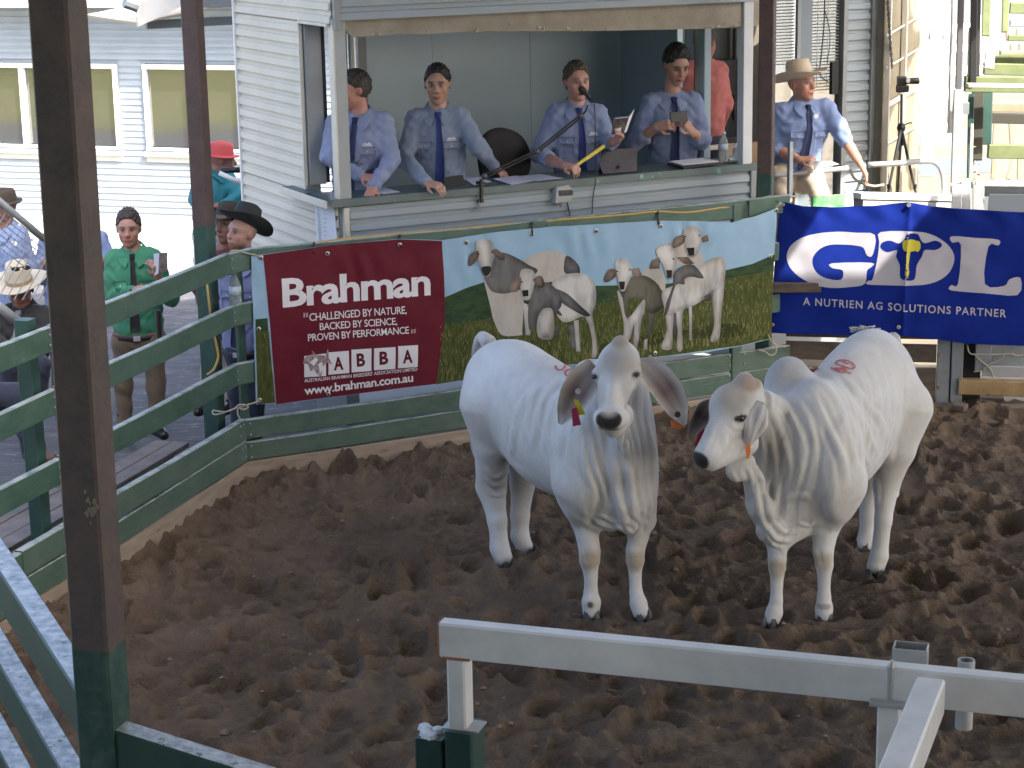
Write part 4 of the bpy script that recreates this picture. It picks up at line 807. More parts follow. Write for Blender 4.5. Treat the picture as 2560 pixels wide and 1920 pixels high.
    paints = [(J(1972, 915, 10.85), (.19, .22, .13), (.38, .385, .39), .9), (J(1835, 990, 10.3), (.11, .16, .12), (.40, .37, .33), .8), (J(2000, 1080, 10.8), (.10, .25, .16), (.46, .455, .45), 1), (J(2090, 1090, 10.9), (.09, .25, .12), (.47, .47, .465), 1), (J(1930, 1100, 10.6), (.05, .2, .14), (.48, .46, .43), 1), (J(1880, 955, 10.4), (.07, .12, .05), (.36, .28, .22), .5), (J(1845, 950, 10.4), (.06, .12, .04), (.40, .34, .29), .7),
              (P(.1, 0, 1.42), (.35, .15, .12), (.55, .56, .57), .8), (J(1855, 1085, 10.2), (.06, .12, .06), (.50, .49, .47), .8), (P(.5, .3, 1.05), (.4, .2, .3), (.62, .63, .64), .9),
              (J(1943, 1425, 10.5), (.06, .1, .06), (.45, .39, .31), .7), (J(2060, 1410, 10.5), (.07, .1, .05), (.45, .39, .31), .7), (J(2060, 1520, 10.5), (.05, .1, .016), (.35, .31, .27), .5),
              (J(1745, 1155, 10.08), (.058, .12, .052), (.014, .014, .016), .16), (J(1852, 1045, 10.27), (.040, .09, .019), (.008, .008, .008), .22)]
    o, Pm, Fm = sdobj('body', s, HIDE, root, WHT, paints, 2, post=lambda P_, F_=None: wrinkle(P_, s._F, WR))
    eye_ball(root, J(1852, 1046, 10.272), .019)
    for p, dd in ((J(1925, 1565, 10.52), V3(-.35, -.9, 0)), (J(2060, 1555, 10.56), V3(-.05, -1, 0)), (J(2160, 1376, 11.81), V3(-.6, -.8, 0)), (J(2188, 1440, 11.29), V3(-.3, -.9, 0))):
        hoof(root, V3(p[0], p[1], .012), dd, 1.02)
    e1 = ear('ear', root, [J(1912, 1010, 10.36), J(1900, 1045, 10.29), J(1886, 1082, 10.26), J(1868, 1122, 10.26)], [.05, .075, .07, .045, .010], unit(V3(.35, -1, .25)), -.25, (.52, .52, .52), (.5, .5, .5))
    e2 = ear('ear', root, [J(1782, 1005, 10.52), J(1758, 1030, 10.52), J(1738, 1062, 10.52), J(1727, 1092, 10.52)], [.045, .075, .07, .05, .012], unit(V3(.5, -1, .1)), .3, (.14, .085, .08), (.55, .53, .51))
    flat_tag(e1, [(1868, 1108), (1876, 1110), (1877, 1128), (1872, 1147), (1866, 1146), (1864, 1128)], 10.22, M['tagorange'])
    flat_tag(e2, [(1745, 1085), (1760, 1070), (1764, 1098), (1744, 1124), (1737, 1112)], 10.47, M['tagred'])
    T = MB(); T.tube(bez([P(-.26, 0, 1.36), P(-.36, -.02, 1.32), P(-.42, -.03, 1.1), P(-.42, -.04, .7), P(-.40, -.04, .45)], 24), [.045] * 3 + [.04] * 6 + [.032] * 8 + [.045] * 6 + [.03, .01], 10)
    T.make('tail', MATS['tail_hide'], root, smooth=True)
    b = MB()
    for k in range(26):
        c = J(2150 + rng.uniform(-24, 30), 826 + rng.uniform(-2, 5), 11.52); b.tube([c, c + V3(rng.normal(0, .015), rng.normal(0, .015), .02), c + V3(rng.normal(.02, .02), 0, .022)], [.006, .007, .003], 5)
    b.make('tail_head_hair', mat('tuft_hair', (.5, .5, .48), .8, (.35, .34, .33), 30), root, smooth=True)
    bv = BVHTree.FromPolygons((Pm - ORG[root.name]).tolist(), Fm.tolist())
    c = lambda L_: [(1680 + x * .4944, 780 + y * .4944) for x, y in L_]
    strokes('paint_number', root, bv, ORG[root.name], [c([(835, 250), (865, 244), (905, 256), (923, 278), (908, 288), (880, 282), (850, 272), (828, 262), (835, 250)]), c([(862, 250), (880, 262), (895, 262)]), c([(803, 283), (830, 296), (858, 308), (878, 300), (866, 288), (838, 286), (803, 288)]), c([(845, 290), (905, 314)]), c([(748, 248), (715, 250), (688, 262)]), c([(690, 284), (715, 290), (742, 290)])], .0065)
    return root
cow1(); cow2()
# ================================================================== banners
def fontmesh(txt, bold=0.0, space=1.0):
    cu_ = bpy.data.curves.new('t', 'FONT'); cu_.body = txt; cu_.size = 1; cu_.offset = bold; cu_.space_character = space; cu_.resolution_u = 3
    ob = bpy.data.objects.new('t', cu_); COL.objects.link(ob); dg = bpy.context.evaluated_depsgraph_get(); me = bpy.data.meshes.new_from_object(ob.evaluated_get(dg))
    bm = bmesh.new(); bm.from_mesh(me); bmesh.ops.triangulate(bm, faces=bm.faces[:])
    for _ in range(3):
        ls = [e for e in bm.edges if e.calc_length() > .14]
        if ls: bmesh.ops.subdivide_edges(bm, edges=ls, cuts=1); bmesh.ops.triangulate(bm, faces=bm.faces[:])
    bm.verts.index_update(); v = np.array([x.co[:2] for x in bm.verts]).reshape(-1, 2); f = [[q.index for q in fc.verts] for fc in bm.faces]; bm.free(); bpy.data.objects.remove(ob); bpy.data.curves.remove(cu_); bpy.data.meshes.remove(me)
    return v, f
class Banner:
    """cloth hanging in a plane: pixel traced print is mapped to plane coordinates (s along, z up) and laid on the cloth"""
    def __init__(s, P0, D, N, seed, amp): s.P0 = P0; s.D = D; s.N = N; s.seed = seed; s.amp = amp; s.extra = []
    def sz(s, u, v): P = onplane(u, v, s.P0, s.N); return np.array([(P - s.P0) @ s.D, P[2]])
    def surf(s, a, z, off=0.0):
        a = np.asarray(a, float); z = np.asarray(z, float); w_ = np.zeros_like(a)
        w_ = s.amp * (.9 * np.sin(a * 5.1 + s.seed + 1.1 * np.sin(z * 3.)) + .55 * np.sin(a * 11.3 + z * 4.3 + 2 * s.seed) + .3 * np.sin(a * 23 - z * 9 + s.seed))
        w_ = w_ + s.amp * 1.6 * (vnoise(a * 7 + 3 * z + 50, z * 6 + 50, 21 + s.seed) - .5) + s.amp * .8 * (vnoise(a * 17 - 9 * z + 80, z * 13 + 80, 22 + s.seed) - .5)
        for fn in s.extra: w_ = w_ + fn(a, z)
        P = s.P0[None] + a[:, None] * s.D[None] + (w_ + off * 2.2)[:, None] * s.N[None]; P[:, 2] = z; return P
    def sheet(s, name, outline_top, outline_bot, m_, par, n=150, mz=60, th=.002):
        T = np.array([s.sz(*q) for q in outline_top]); B = np.array([s.sz(*q) for q in outline_bot]); a0, b0 = np.meshgrid(np.linspace(0, 1, n), np.linspace(0, 1, mz), indexing='ij')
        tt = np.linspace(0, 1, len(T)); tb = np.linspace(0, 1, len(B))
        ta, tz = np.interp(a0, tt, T[:, 0]), np.interp(a0, tt, T[:, 1]); ba, bz = np.interp(a0, tb, B[:, 0]), np.interp(a0, tb, B[:, 1])
        P = s.surf((ta + (ba - ta) * b0).ravel(), (tz + (bz - tz) * b0).ravel()); i, j = np.meshgrid(np.arange(n - 1), np.arange(mz - 1), indexing='ij'); q = (i * mz + j).ravel()
        F = np.stack([q, q + 1, q + mz + 1, q + mz], 1); k = len(P); P2 = P - s.N * th
        rim = [x * mz for x in range(n)] + [(n - 1) * mz + x for x in range(1, mz)] + [x * mz + mz - 1 for x in range(n - 2, -1, -1)] + [x for x in range(mz - 2, 0, -1)]
        fs = F.tolist() + (F[:, ::-1] + k).tolist() + [[rim[x], rim[(x + 1) % len(rim)], rim[(x + 1) % len(rim)] + k, rim[x] + k] for x in range(len(rim))]
        return meshobj(name, np.vstack([P, P2]), fs, m_, par, smooth=True, autos=50)
    def text(s, name, txt, p0, p1, hpx, m_, par, bold=.0, space=1., off=.0016, hfit=None):
        v, f = fontmesh(txt, bold, space); a = s.sz(*p0); b = s.sz(*p1); w_ = v[:, 0].max() - v[:, 0].min(); v = v - [v[:, 0].min(), 0]
        up = s.sz(p0[0], p0[1] - hpx)[1] - a[1]; d = (b - a) / w_; ch = hfit if hfit else .70
        sz_ = a[None] + v[:, :1] * d[None] + np.stack([np.zeros(len(v)), v[:, 1] * up / ch], 1)
        return meshobj(name, s.surf(sz_[:, 0], sz_[:, 1], off), f, m_, par)
    def shaded(s, name, polys, light, dark, par, off=.001, warm=(1, .97, .92)):
        if len(polys) > 1: return [s.shaded(name, [q], light, dark, par, off, warm) for q in polys]
        o = s.poly(name, polys, mat('printed_picture', (1, 1, 1), .5, attr='Col', spec=.10, bump=.08, bscale=26, dist=.006), par, off, .013)
        me = o.data; n_ = len(me.vertices); co = np.zeros(n_ * 3); me.vertices.foreach_get('co', co); co = co.reshape(-1, 3) + ORG[par.name]; a = (co - s.P0) @ s.D; z = co[:, 2]; col = np.zeros((n_, 4), np.float32); col[:, 3] = 1
        dmin_ = np.full(n_, 9.); lowd = np.zeros(n_); who = np.zeros(n_)
        for pl_ in polys:
            pz = np.array([s.sz(*q) for q in pl_]); inside = np.zeros(n_, bool); dd = np.full(n_, 9.)
            for k in range(len(pz)):
                p, q = pz[k], pz[(k + 1) % len(pz)]; e = q - p; t = np.clip(((a - p[0]) * e[0] + (z - p[1]) * e[1]) / (e @ e + 1e-9), 0, 1); dd = np.minimum(dd, np.hypot(a - p[0] - t * e[0], z - p[1] - t * e[1]))
                c_ = ((p[1] > z) != (q[1] > z)) & (a < (q[0] - p[0]) * (z - p[1]) / (q[1] - p[1] + 1e-12) + p[0]); inside ^= c_
            use_ = inside | (dd < dmin_); dmin_ = np.where(use_, dd, dmin_); lowd = np.where(use_, (z - pz[:, 1].mean()) / (np.ptp(pz[:, 1]) + .02), lowd); who = np.where(use_, pz[:, 0].mean() - a, who)
        nz = vnoise(a * 26 + 100, z * 9 + 100, 5) * .6 + vnoise(a * 60 + 40, z * 22 + 40, 6) * .4; n2 = vnoise(a * 9 + 10 + 2 * z, z * 4 + 10, 7)
        t = np.clip(.35 + .5 * np.clip(dmin_ / .045, 0, 1) + .38 * lowd + .55 * (nz - .5) + .5 * (n2 - .5) + 1.1 * np.clip(who, -.12, .12), 0, 1)[:, None]
        cc = np.array(dark) + (np.array(light) - np.array(dark)) * t; wm = np.clip(vnoise(a * 7 + 3, z * 7 + 9, 8) * 1.6 - .5, 0, 1)[:, None]; cc = cc * (1 - wm) + cc * np.array(warm) * wm; col[:, :3] = cc
        at_ = me.color_attributes.new('Col', 'FLOAT_COLOR', 'POINT'); at_.data.foreach_set('color', col.ravel()); return o
    def poly(s, name, polys, m_, par, off=.001, sub=.03, smooth=True):
        """filled outlines, cut into small faces so that they follow the cloth"""
        polys = list(polys)
        if len(polys) > 1: return [s.poly(name, [q], m_, par, off, sub, smooth) for q in polys]
        bm = bmesh.new()
        for pl_ in polys:
            if smooth and len(pl_) > 4:
                c_ = list(pl_) + [pl_[0]]; pl_ = [q[:2] for q in bez([(x, y, 0) for x, y in [pl_[-1]] + c_ + [pl_[1]]], 3 * (len(c_) + 1))][3:-3]
                if math.hypot(pl_[0][0] - pl_[-1][0], pl_[0][1] - pl_[-1][1]) < .4: pl_ = pl_[:-1]
            pz = [s.sz(*q) for q in pl_]; vs_ = [bm.verts.new((p[0], p[1], 0)) for p in pz]
            try: bm.faces.new(vs_)
            except ValueError: pass
        bmesh.ops.triangulate(bm, faces=bm.faces[:])
        for _ in range(6):
            ls = [e for e in bm.edges if e.calc_length() > sub]
            if not ls: break
            bmesh.ops.subdivide_edges(bm, edges=ls, cuts=1); bmesh.ops.triangulate(bm, faces=[f for f in bm.faces if len(f.verts) > 3])
        bm.normal_update(); bm.verts.index_update(); v = np.array([x.co[:] for x in bm.verts]); f = [[q.index for q in (fc.verts if fc.normal.z > 0 else reversed(list(fc.verts)))] for fc in bm.faces]; bm.free()
        return meshobj(name, s.surf(v[:, 0], v[:, 1], off), f, m_, par)
def vinyl(name, c, c2=None, sc_=6, rough=.5, st=(1, 1, 1), amt=.7, **k): return mat(name, c, rough, c2, sc_, amt, .10, 26, stretch=st, dist=.006, spec=.10, **k)
bn = thing('cattle_banner', 'long vinyl banner with maroon panel lettered Brahman and printed cattle', 'banner', ST(2.3, -.05, 1.0))
B1 = Banner(ST(0, -.052, 0), FD, -LD, 1, .0038)
def rumple(a, z): return .006 * np.exp(-((z - 1.52) / .13) ** 2) * np.sin(a * 21 + 4 * np.sin(a * 7) + 8 * z)
B1.extra = [rumple, lambda a, z: .02 * np.exp(-((a - 4.25) / .16) ** 2) * np.exp(-((z - 1.6) / .2) ** 2)]
top = [(628, 640), (830, 612), (1000, 597), (1105, 600), (1240, 580), (1390, 566), (1500, 560), (1640, 552), (1760, 553), (1830, 556), (1880, 541), (1940, 520)]
bot = [(640, 1011), (730, 1007), (890, 985), (1040, 966), (1170, 950), (1240, 940), (1400, 915), (1560, 900), (1660, 892), (1760, 882), (1850, 866), (1928, 848)]
B1.sheet('banner_cloth', top, bot, vinyl('banner_sky', (.27, .43, .58), (.34, .50, .63), 3), bn, 420, 110)
k1 = lambda L_: [(500 + x * .3737, 480 + y * .3737) for x, y in L_]
k2 = lambda L_: [(1100 + x * .4069, 500 + y * .4069) for x, y in L_]
gk = vinyl('banner_grass', (.045, .062, .016), (.095, .108, .036), 16, st=(2.2, 2.2, .7), amt=.9, chips=(.15, .155, .07), chipscale=24, chipthr=.60)
hk = vinyl('banner_hills', (.022, .050, .030), (.05, .085, .035), 9, st=(1, 1, 3), amt=.9)
B1.poly('printed_hills', [[(1099, 748), (1160, 722), (1230, 698), (1330, 700), (1490, 714), (1640, 712), (1740, 702), (1810, 676), (1880, 660), (1936, 636), (1934, 700), (1500, 760), (1098, 815)], [(638, 798), (668, 795), (670, 830), (638, 836)]], hk, bn, .0006, smooth=False)
B1.poly('printed_grass', [[(1096, 815), (1300, 786), (1500, 758), (1700, 716), (1934, 676), (1929, 846), (1850, 864), (1660, 890), (1400, 913), (1168, 948), (1088, 961), (1100, 860)], [(638, 830), (671, 826), (688, 1007), (644, 1010)]], gk, bn, .0009, smooth=False)
B1.poly('printed_maroon_panel', [[(657, 637), (760, 622), (830, 612), (1000, 598), (1104, 602), (1110, 720), (1112, 790), (1104, 860), (1090, 959), (1040, 965), (890, 984), (730, 1005), (690, 1010), (676, 830)]], vinyl('banner_maroon', (.115, .012, .024), (.15, .022, .035), 3), bn, .0012, smooth=False)
pw = vinyl('banner_white', (.72, .71, .74), rough=.4); pb = vinyl('banner_maroon_ink', (.11, .012, .024))
B1.text('lettering', 'Brahman', (706, 766), (1076, 735), 69, pw, bn, .028, .93, .0022)
B1.text('lettering', 'CHALLENGED BY NATURE,', (773, 802), (1015, 783), 19, pw, bn, .006, .92, .0022)
B1.text('lettering', 'BACKED BY SCIENCE,', (799, 825), (992, 811), 18, pw, bn, .006, .92, .0022)
B1.text('lettering', 'PROVEN BY PERFORMANCE', (770, 853), (1021, 833), 18, pw, bn, .006, .92, .0022)
pq = vinyl('banner_pink_grey', (.40, .27, .28))
B1.poly('quote_mark', [k1(q) for q in ([(690, 808), (703, 807), (702, 838), (690, 839)], [(708, 807), (721, 806), (720, 836), (708, 837)], [(1408, 918), (1422, 917), (1421, 944), (1408, 945)], [(1427, 916), (1440, 915), (1439, 942), (1427, 943)])], pq, bn, .0022, smooth=False)
B1.poly('logo_square', [k1(q) for q in ([(696, 1098), (840, 1080), (842, 1230), (698, 1240)], [(858, 1072), (994, 1062), (998, 1210), (858, 1222)], [(1012, 1055), (1145, 1046), (1145, 1196), (1012, 1206)], [(1162, 1045), (1305, 1036), (1303, 1182), (1162, 1192)], [(1322, 1030), (1455, 1022), (1452, 1168), (1320, 1178)])], pw, bn, .0022, smooth=False)
for ch, x, y in (('A', 893, 1190), ('B', 1047, 1165), ('B', 1200, 1152), ('A', 1352, 1142)):
    q0 = k1([(x, y)])[0]; q1 = k1([(x + (66 if ch == 'A' else 56), y - 6)])[0]; B1.text('lettering', ch, q0, q1, 31, pb, bn, .035, 1, .0030)
pgy = vinyl('banner_logo_brown', (.20, .10, .10), (.55, .5, .5), 30)
B1.poly('logo_bull', [k1(q) for q in ([(690, 1150), (700, 1110), (740, 1088), (800, 1090), (850, 1100), (880, 1150), (850, 1140), (820, 1170), (810, 1230), (790, 1225), (760, 1190), (740, 1200), (720, 1150)], [(745, 1065), (755, 1062), (775, 1095), (765, 1100)], [(852, 1052), (858, 1060), (850, 1100), (838, 1098)])], pgy, bn, .0030)
B1.poly('logo_bull', [k1(q) for q in ([(735, 1140), (770, 1105), (790, 1120), (760, 1165)], [(790, 1150), (815, 1135), (820, 1180), (800, 1215)], [(700, 1165), (720, 1160), (740, 1205), (705, 1210)])], pw, bn, .0036)
B1.text('lettering', "AUSTRALIAN BRAHMAN BREEDERS' ASSOCIATION LIMITED", (761, 956), (1042, 926), 8.5, pw, bn, .012, 1, .0022)
B1.text('lettering', 'www.brahman.com.au', (761, 987), (1032, 953), 21, pw, bn, .022, .95, .0022)
# printed cattle
cl_ = vinyl('print_pale_hide', (.50, .47, .43), (.36, .33, .30), 7, amt=.8, st=(1, 1, .5)); cg = vinyl('print_grey_hide', (.13, .13, .135), (.20, .20, .20), 8, amt=.8, st=(1, 1, .5)); co_ = vinyl('print_olive_hide', (.10, .10, .08), (.15, .145, .12), 8); cb = vinyl('print_black', (.02, .02, .02)); ct = vinyl('print_tan_hide', (.36, .27, .19), (.46, .40, .33), 12); ce = vinyl('print_ear_brown', (.20, .12, .09), (.36, .26, .22), 14)
B1.poly('printed_calf', [k2(q) for q in (
    [(500, 390), (560, 340), (680, 310), (780, 340), (850, 400), (850, 470), (700, 500), (620, 500), (540, 440)], [(265, 470), (330, 500), (500, 560), (505, 800), (495, 830), (380, 830), (330, 740), (310, 650)],
    [(1330, 290), (1420, 262), (1500, 262), (1545, 345), (1612, 330), (1612, 390), (1560, 405), (1480, 400), (1340, 340)], [(1240, 450), (1330, 400), (1380, 480), (1375, 560), (1300, 500)])], cl_, bn, .0014)
B1.shaded('printed_calf', [k2(q) for q in ([(320, 330), (400, 325), (480, 360), (545, 400), (600, 430), (560, 470), (500, 500), (430, 570), (340, 570), (300, 540), (270, 470), (310, 450)], [(770, 450), (760, 400), (780, 340), (850, 400), (850, 460)], [(700, 780), (730, 760), (720, 840), (695, 840)], [(790, 770), (830, 760), (840, 930), (800, 900)])], (.17, .17, .175), (.035, .035, .037), bn, .0017)
B1.shaded('printed_calf', [k2(q) for q in ([(690, 500), (800, 450), (900, 460), (950, 520), (955, 640), (935, 700), (960, 850), (962, 950), (930, 965), (935, 870), (890, 720), (800, 745), (740, 740), (690, 640)], [(510, 630), (560, 650), (552, 830), (525, 830)], [(640, 660), (690, 670), (690, 840), (600, 840), (600, 720)], [(820, 740), (850, 735), (862, 930), (835, 930)])], (.58, .57, .56), (.16, .155, .15), bn, .0020)
B1.shaded('printed_calf', [k2(q) for q in ([(560, 560), (640, 505), (700, 535), (745, 600), (730, 670), (650, 660), (600, 700), (580, 790), (545, 790), (540, 660)], [(690, 540), (780, 575), (850, 640), (922, 705), (885, 712), (780, 655), (700, 590)], [(665, 600), (690, 590), (700, 640), (750, 710), (690, 680)])], (.17, .17, .175), (.035, .035, .037), bn, .0023)
B1.shaded('printed_calf', [k2(q) for q in ([(1160, 480), (1260, 465), (1340, 520), (1372, 600), (1372, 660), (1290, 700), (1240, 620), (1160, 610), (1140, 760), (1115, 640), (1150, 540)], [(1280, 690), (1330, 690), (1290, 840), (1275, 840)])], (.15, .145, .12), (.035, .035, .028), bn, .0017)
B1.shaded('printed_calf', [k2(q) for q in ([(1085, 560), (1120, 600), (1150, 730), (1250, 610), (1258, 680), (1240, 740), (1212, 915), (1188, 915), (1192, 760), (1165, 860), (1125, 850), (1130, 760)], [(1255, 860), (1275, 850), (1275, 920), (1250, 918)])], (.58, .57, .56), (.16, .155, .15), bn, .0020)
B1.shaded('printed_calf', [k2(q) for q in ([(1500, 480), (1560, 440), (1640, 370), (1730, 348), (1752, 420), (1735, 520), (1690, 560), (1620, 610), (1540, 655), (1440, 690), (1400, 710), (1370, 640), (1365, 560), (1420, 530)], [(1680, 520), (1742, 470), (1732, 640), (1722, 760), (1712, 850), (1660, 866), (1682, 760), (1672, 640)], [(1375, 650), (1432, 690), (1425, 800), (1422, 912), (1355, 905), (1390, 800)], [(1440, 680), (1492, 650), (1482, 760), (1484, 915), (1450, 912), (1455, 800)], [(1525, 655), (1545, 650), (1540, 860), (1525, 860)])], (.58, .57, .56), (.16, .155, .15), bn, .0023)
B1.shaded('printed_calf', [k2(q) for q in ([(1440, 440), (1500, 400), (1560, 400), (1616, 470), (1600, 482), (1540, 470), (1500, 485), (1500, 520), (1445, 522), (1405, 660), (1380, 710), (1385, 640), (1430, 520)], [(1430, 700), (1450, 690), (1448, 830), (1432, 830)], [(1620, 590), (1660, 570), (1660, 620), (1630, 620)])], (.17, .17, .175), (.035, .035, .037), bn, .0026)
ch_ = vinyl('print_face', (.56, .53, .50), (.45, .40, .35), 14)
B1.shaded('printed_head', [k2(q) for q in ([(215, 270), (240, 245), (290, 242), (320, 262), (337, 330), (312, 420), (305, 462), (265, 465), (250, 420), (225, 360)], [(490, 440), (530, 420), (575, 440), (582, 500), (560, 580), (545, 612), (505, 608), (490, 540)], [(1073, 385), (1115, 355), (1165, 382), (1180, 450), (1150, 520), (1132, 560), (1100, 552), (1088, 480)], [(1498, 185), (1550, 158), (1600, 190), (1607, 260), (1572, 345), (1520, 345), (1500, 260)], [(1326, 305), (1390, 278), (1440, 310), (1452, 380), (1432, 460), (1412, 492), (1390, 470), (1368, 400), (1335, 350)])], (.62, .61, .60), (.24, .225, .21), bn, .0030)
B1.shaded('printed_ear', [k2(q) for q in ([(173, 400), (182, 340), (228, 310), (232, 350), (200, 397)], [(318, 312), (345, 300), (392, 345), (388, 370), (345, 352)], [(425, 560), (440, 500), (490, 470), (495, 520), (470, 562)], [(577, 480), (620, 465), (640, 520), (612, 540), (582, 520)], [(1004, 492), (1030, 430), (1076, 425), (1075, 470), (1030, 502)], [(1172, 425), (1222, 415), (1242, 470), (1202, 480)], [(1430, 292), (1440, 232), (1497, 215), (1502, 260), (1450, 292)], [(1605, 232), (1640, 210), (1647, 250), (1612, 262)], [(1285, 422), (1300, 370), (1345, 350), (1347, 420)], [(1452, 350), (1522, 350), (1562, 392), (1500, 392)])], (.30, .23, .20), (.05, .038, .034), bn, .0033)
B1.poly('printed_muzzle', [k2(q) for q in ([(252, 413), (308, 408), (308, 440), (292, 462), (268, 462)], [(500, 555), (540, 550), (540, 590), (508, 592)], [(1096, 500), (1135, 500), (1130, 548), (1102, 550)], [(1515, 295), (1560, 290), (1560, 340), (1527, 342)], [(1386, 430), (1424, 430), (1420, 475), (1396, 480)])], cb, bn, .0036)
B1.poly('printed_eye', [k2([(x, y), (x + 9, y - 4), (x + 12, y + 5), (x + 3, y + 8)]) for x, y in ((226, 330), (312, 318), (494, 500), (566, 488), (1078, 435), (1160, 425), (1500, 222), (1588, 215), (1340, 372), (1428, 360))], cb, bn, .0038)
gb = MB()
for k in range(1500):
    u = rng.uniform(1100, 1928); yb = 962 - (u - 1090) * .136 - 4; yt = 812 - (u - 1096) * .158; v = yb - (yb - yt) * rng.random() ** 1.4; hgt = 6 + 16 * (v - yt) / (yb - yt); dx = rng.normal(0, 3)
    q_ = [B1.sz(u - .8, v), B1.sz(u + .8, v), B1.sz(u + dx, v - hgt)]; p_ = B1.surf(np.array([x[0] for x in q_]), np.array([x[1] for x in q_]), .00125); gb.cm = int(rng.integers(0, 3)); gb.add(list(p_), [[0, 1, 2]])
tag(gb.make('printed_grass_blades', [vinyl('print_blade_light', (.19, .21, .07)), vinyl('print_blade_dark', (.035, .05, .012)), vinyl('print_blade_straw', (.26, .23, .10))], bn), kind='stuff')
B1.poly('printed_shadow', [k2(q) for q in ([(960, 900), (1120, 860), (1330, 820), (1560, 790), (1700, 760), (1860, 770), (1850, 830), (1700, 850), (1500, 850), (1350, 880), (1180, 930), (1000, 950)],)], vinyl('print_dark_grass', (.028, .034, .014), (.07, .075, .025), 22), bn, .0012)
ey = mat('brass_eyelet', (.55, .55, .5), .3, metal=.8)
for u, v in ((651, 644), (818, 634), (998, 612), (1165, 606), (1330, 586), (1490, 577), (1652, 565), (1938, 525), (645, 822), (1638, 883), (820, 985), (1925, 640), (648, 1000), (1370, 920)):
    a = B1.sz(u, v); p = B1.surf(a[:1], a[1:], .002)[0]; b = MB(); b.lathe([(.016, 0), (.016, .004), (.010, .006), (.008, .002)], p, 12, -LD); b.lathe([(.0075, .003), (.0075, .0045)], p, 8, -LD) if False else None; eo = b.make('eyelet', ey, bn)
    b = MB(); b.lathe([(.0078, .004), (.0076, .0045)], p, 8, -LD); b.make('eyelet_hole', M['blackm'], eo)
# ---------------------------------------------------------------- blue banner
bg_ = thing('auction_banner', 'deep blue hanging banner with big white letters GDL', 'banner', W_END + .8 * G2 + Z3 * 1.0)
bL = W_END - .09 * LD; bR = GP + .12 * G2 - .16 * G2N; bD = unit((bR - bL) * V3(1, 1, 0)); bN = V3(bD[1], -bD[0], 0)
B2 = Banner(V3(bL[0], bL[1], 0), bD, bN, 3, .0045)
aM = B2.sz(2272, 505)[0]
B2.extra = [lambda a, z: -.02 * np.abs(a - aM) ** .5 * 0 + .018 * np.exp(-np.abs(a - aM - .02 * (z - 1.3)) / .03), lambda a, z: .010 * np.sin(a * 21 + z * 8) * np.exp(-((z - 1.62) / .07) ** 2)]
blue = mat('banner_blue', (.008, .022, .20), .6, (.012, .03, .25), 4, .7, .10, 26, dist=.006, spec=.06)
for m_ in (blue,):
    t = m_.node_tree; bs = t.nodes['Principled BSDF']
B2.sheet('banner_cloth', [(1950, 503), (2010, 515), (2080, 518), (2180, 515), (2272, 505), (2330, 516), (2440, 524), (2600, 534)], [(1922, 832), (2010, 836), (2120, 838), (2247, 838), (2330, 846), (2410, 859), (2480, 862), (2600, 866)], blue, bg_, 160, 70)
k3 = lambda L_: [(1860 + x * .3616, 460 + y * .3616) for x, y in L_]
bw = mat('banner_white_ink', (.44, .43, .48), .5, (.48, .47, .51), 5, .6)
B2.poly('logo_letter', [k3([(295, 500), (320, 430), (390, 375), (500, 342), (640, 330), (780, 338), (905, 352), (890, 490), (850, 495), (825, 440), (760, 425), (690, 420), (600, 420), (530, 445), (480, 500), (475, 560), (510, 620), (580, 655), (672, 660), (682, 597), (612, 582), (608, 548), (880, 545), (880, 575), (850, 600), (835, 690), (740, 712), (600, 718), (480, 695), (380, 640), (318, 575)]),
     k3([(945, 332), (1180, 328), (1300, 350), (1400, 410), (1452, 490), (1442, 570), (1390, 640), (1280, 690), (1100, 700), (858, 695), (862, 668), (890, 655), (925, 500), (935, 400)]),
     k3([(1435, 360), (1600, 372), (1760, 385), (1757, 425), (1690, 432), (1665, 690), (1800, 705), (1835, 660), (1912, 650), (1892, 768), (1660, 755), (1430, 735), (1435, 698), (1480, 690), (1500, 420), (1440, 405)])], bw, bg_, .0012)
B2.poly('logo_bull_head', [k3([(1110, 380), (1130, 345), (1200, 345), (1225, 390), (1255, 408), (1320, 390), (1365, 410), (1362, 435), (1320, 455), (1250, 455), (1230, 500), (1195, 560), (1185, 640), (1160, 665), (1090, 655), (1078, 620), (1078, 560), (1052, 500), (1060, 455), (990, 470), (945, 440), (955, 405), (1010, 390), (1070, 410)])], blue, bg_, .0020)
yl = mat('banner_yellow_ink', (.62, .55, .05), .5)
B2.poly('logo_gavel', [k3(q) for q in ([(1105, 390), (1180, 385), (1192, 420), (1180, 462), (1105, 458)], [(1186, 395), (1215, 400), (1220, 440), (1205, 465), (1186, 460)], [(1128, 460), (1150, 460), (1138, 560), (1142, 610), (1128, 650), (1114, 615), (1122, 560)])], yl, bg_, .0028)
B2.text('lettering', 'A NUTRIEN AG SOLUTIONS PARTNER', k3([(408, 836)])[0], k3([(1812, 922)])[0], 19, bw, bg_, .012, 1.18, .0016)
for u, v in ((1957, 512), (2272, 512), (1931, 812), (2247, 817)):
    a = B2.sz(u, v); p = B2.surf(a[:1], a[1:], .002)[0]; b = MB(); b.lathe([(.016, 0), (.016, .004), (.010, .006), (.008, .002)], p, 12, bN); b.make('eyelet', ey, bg_)
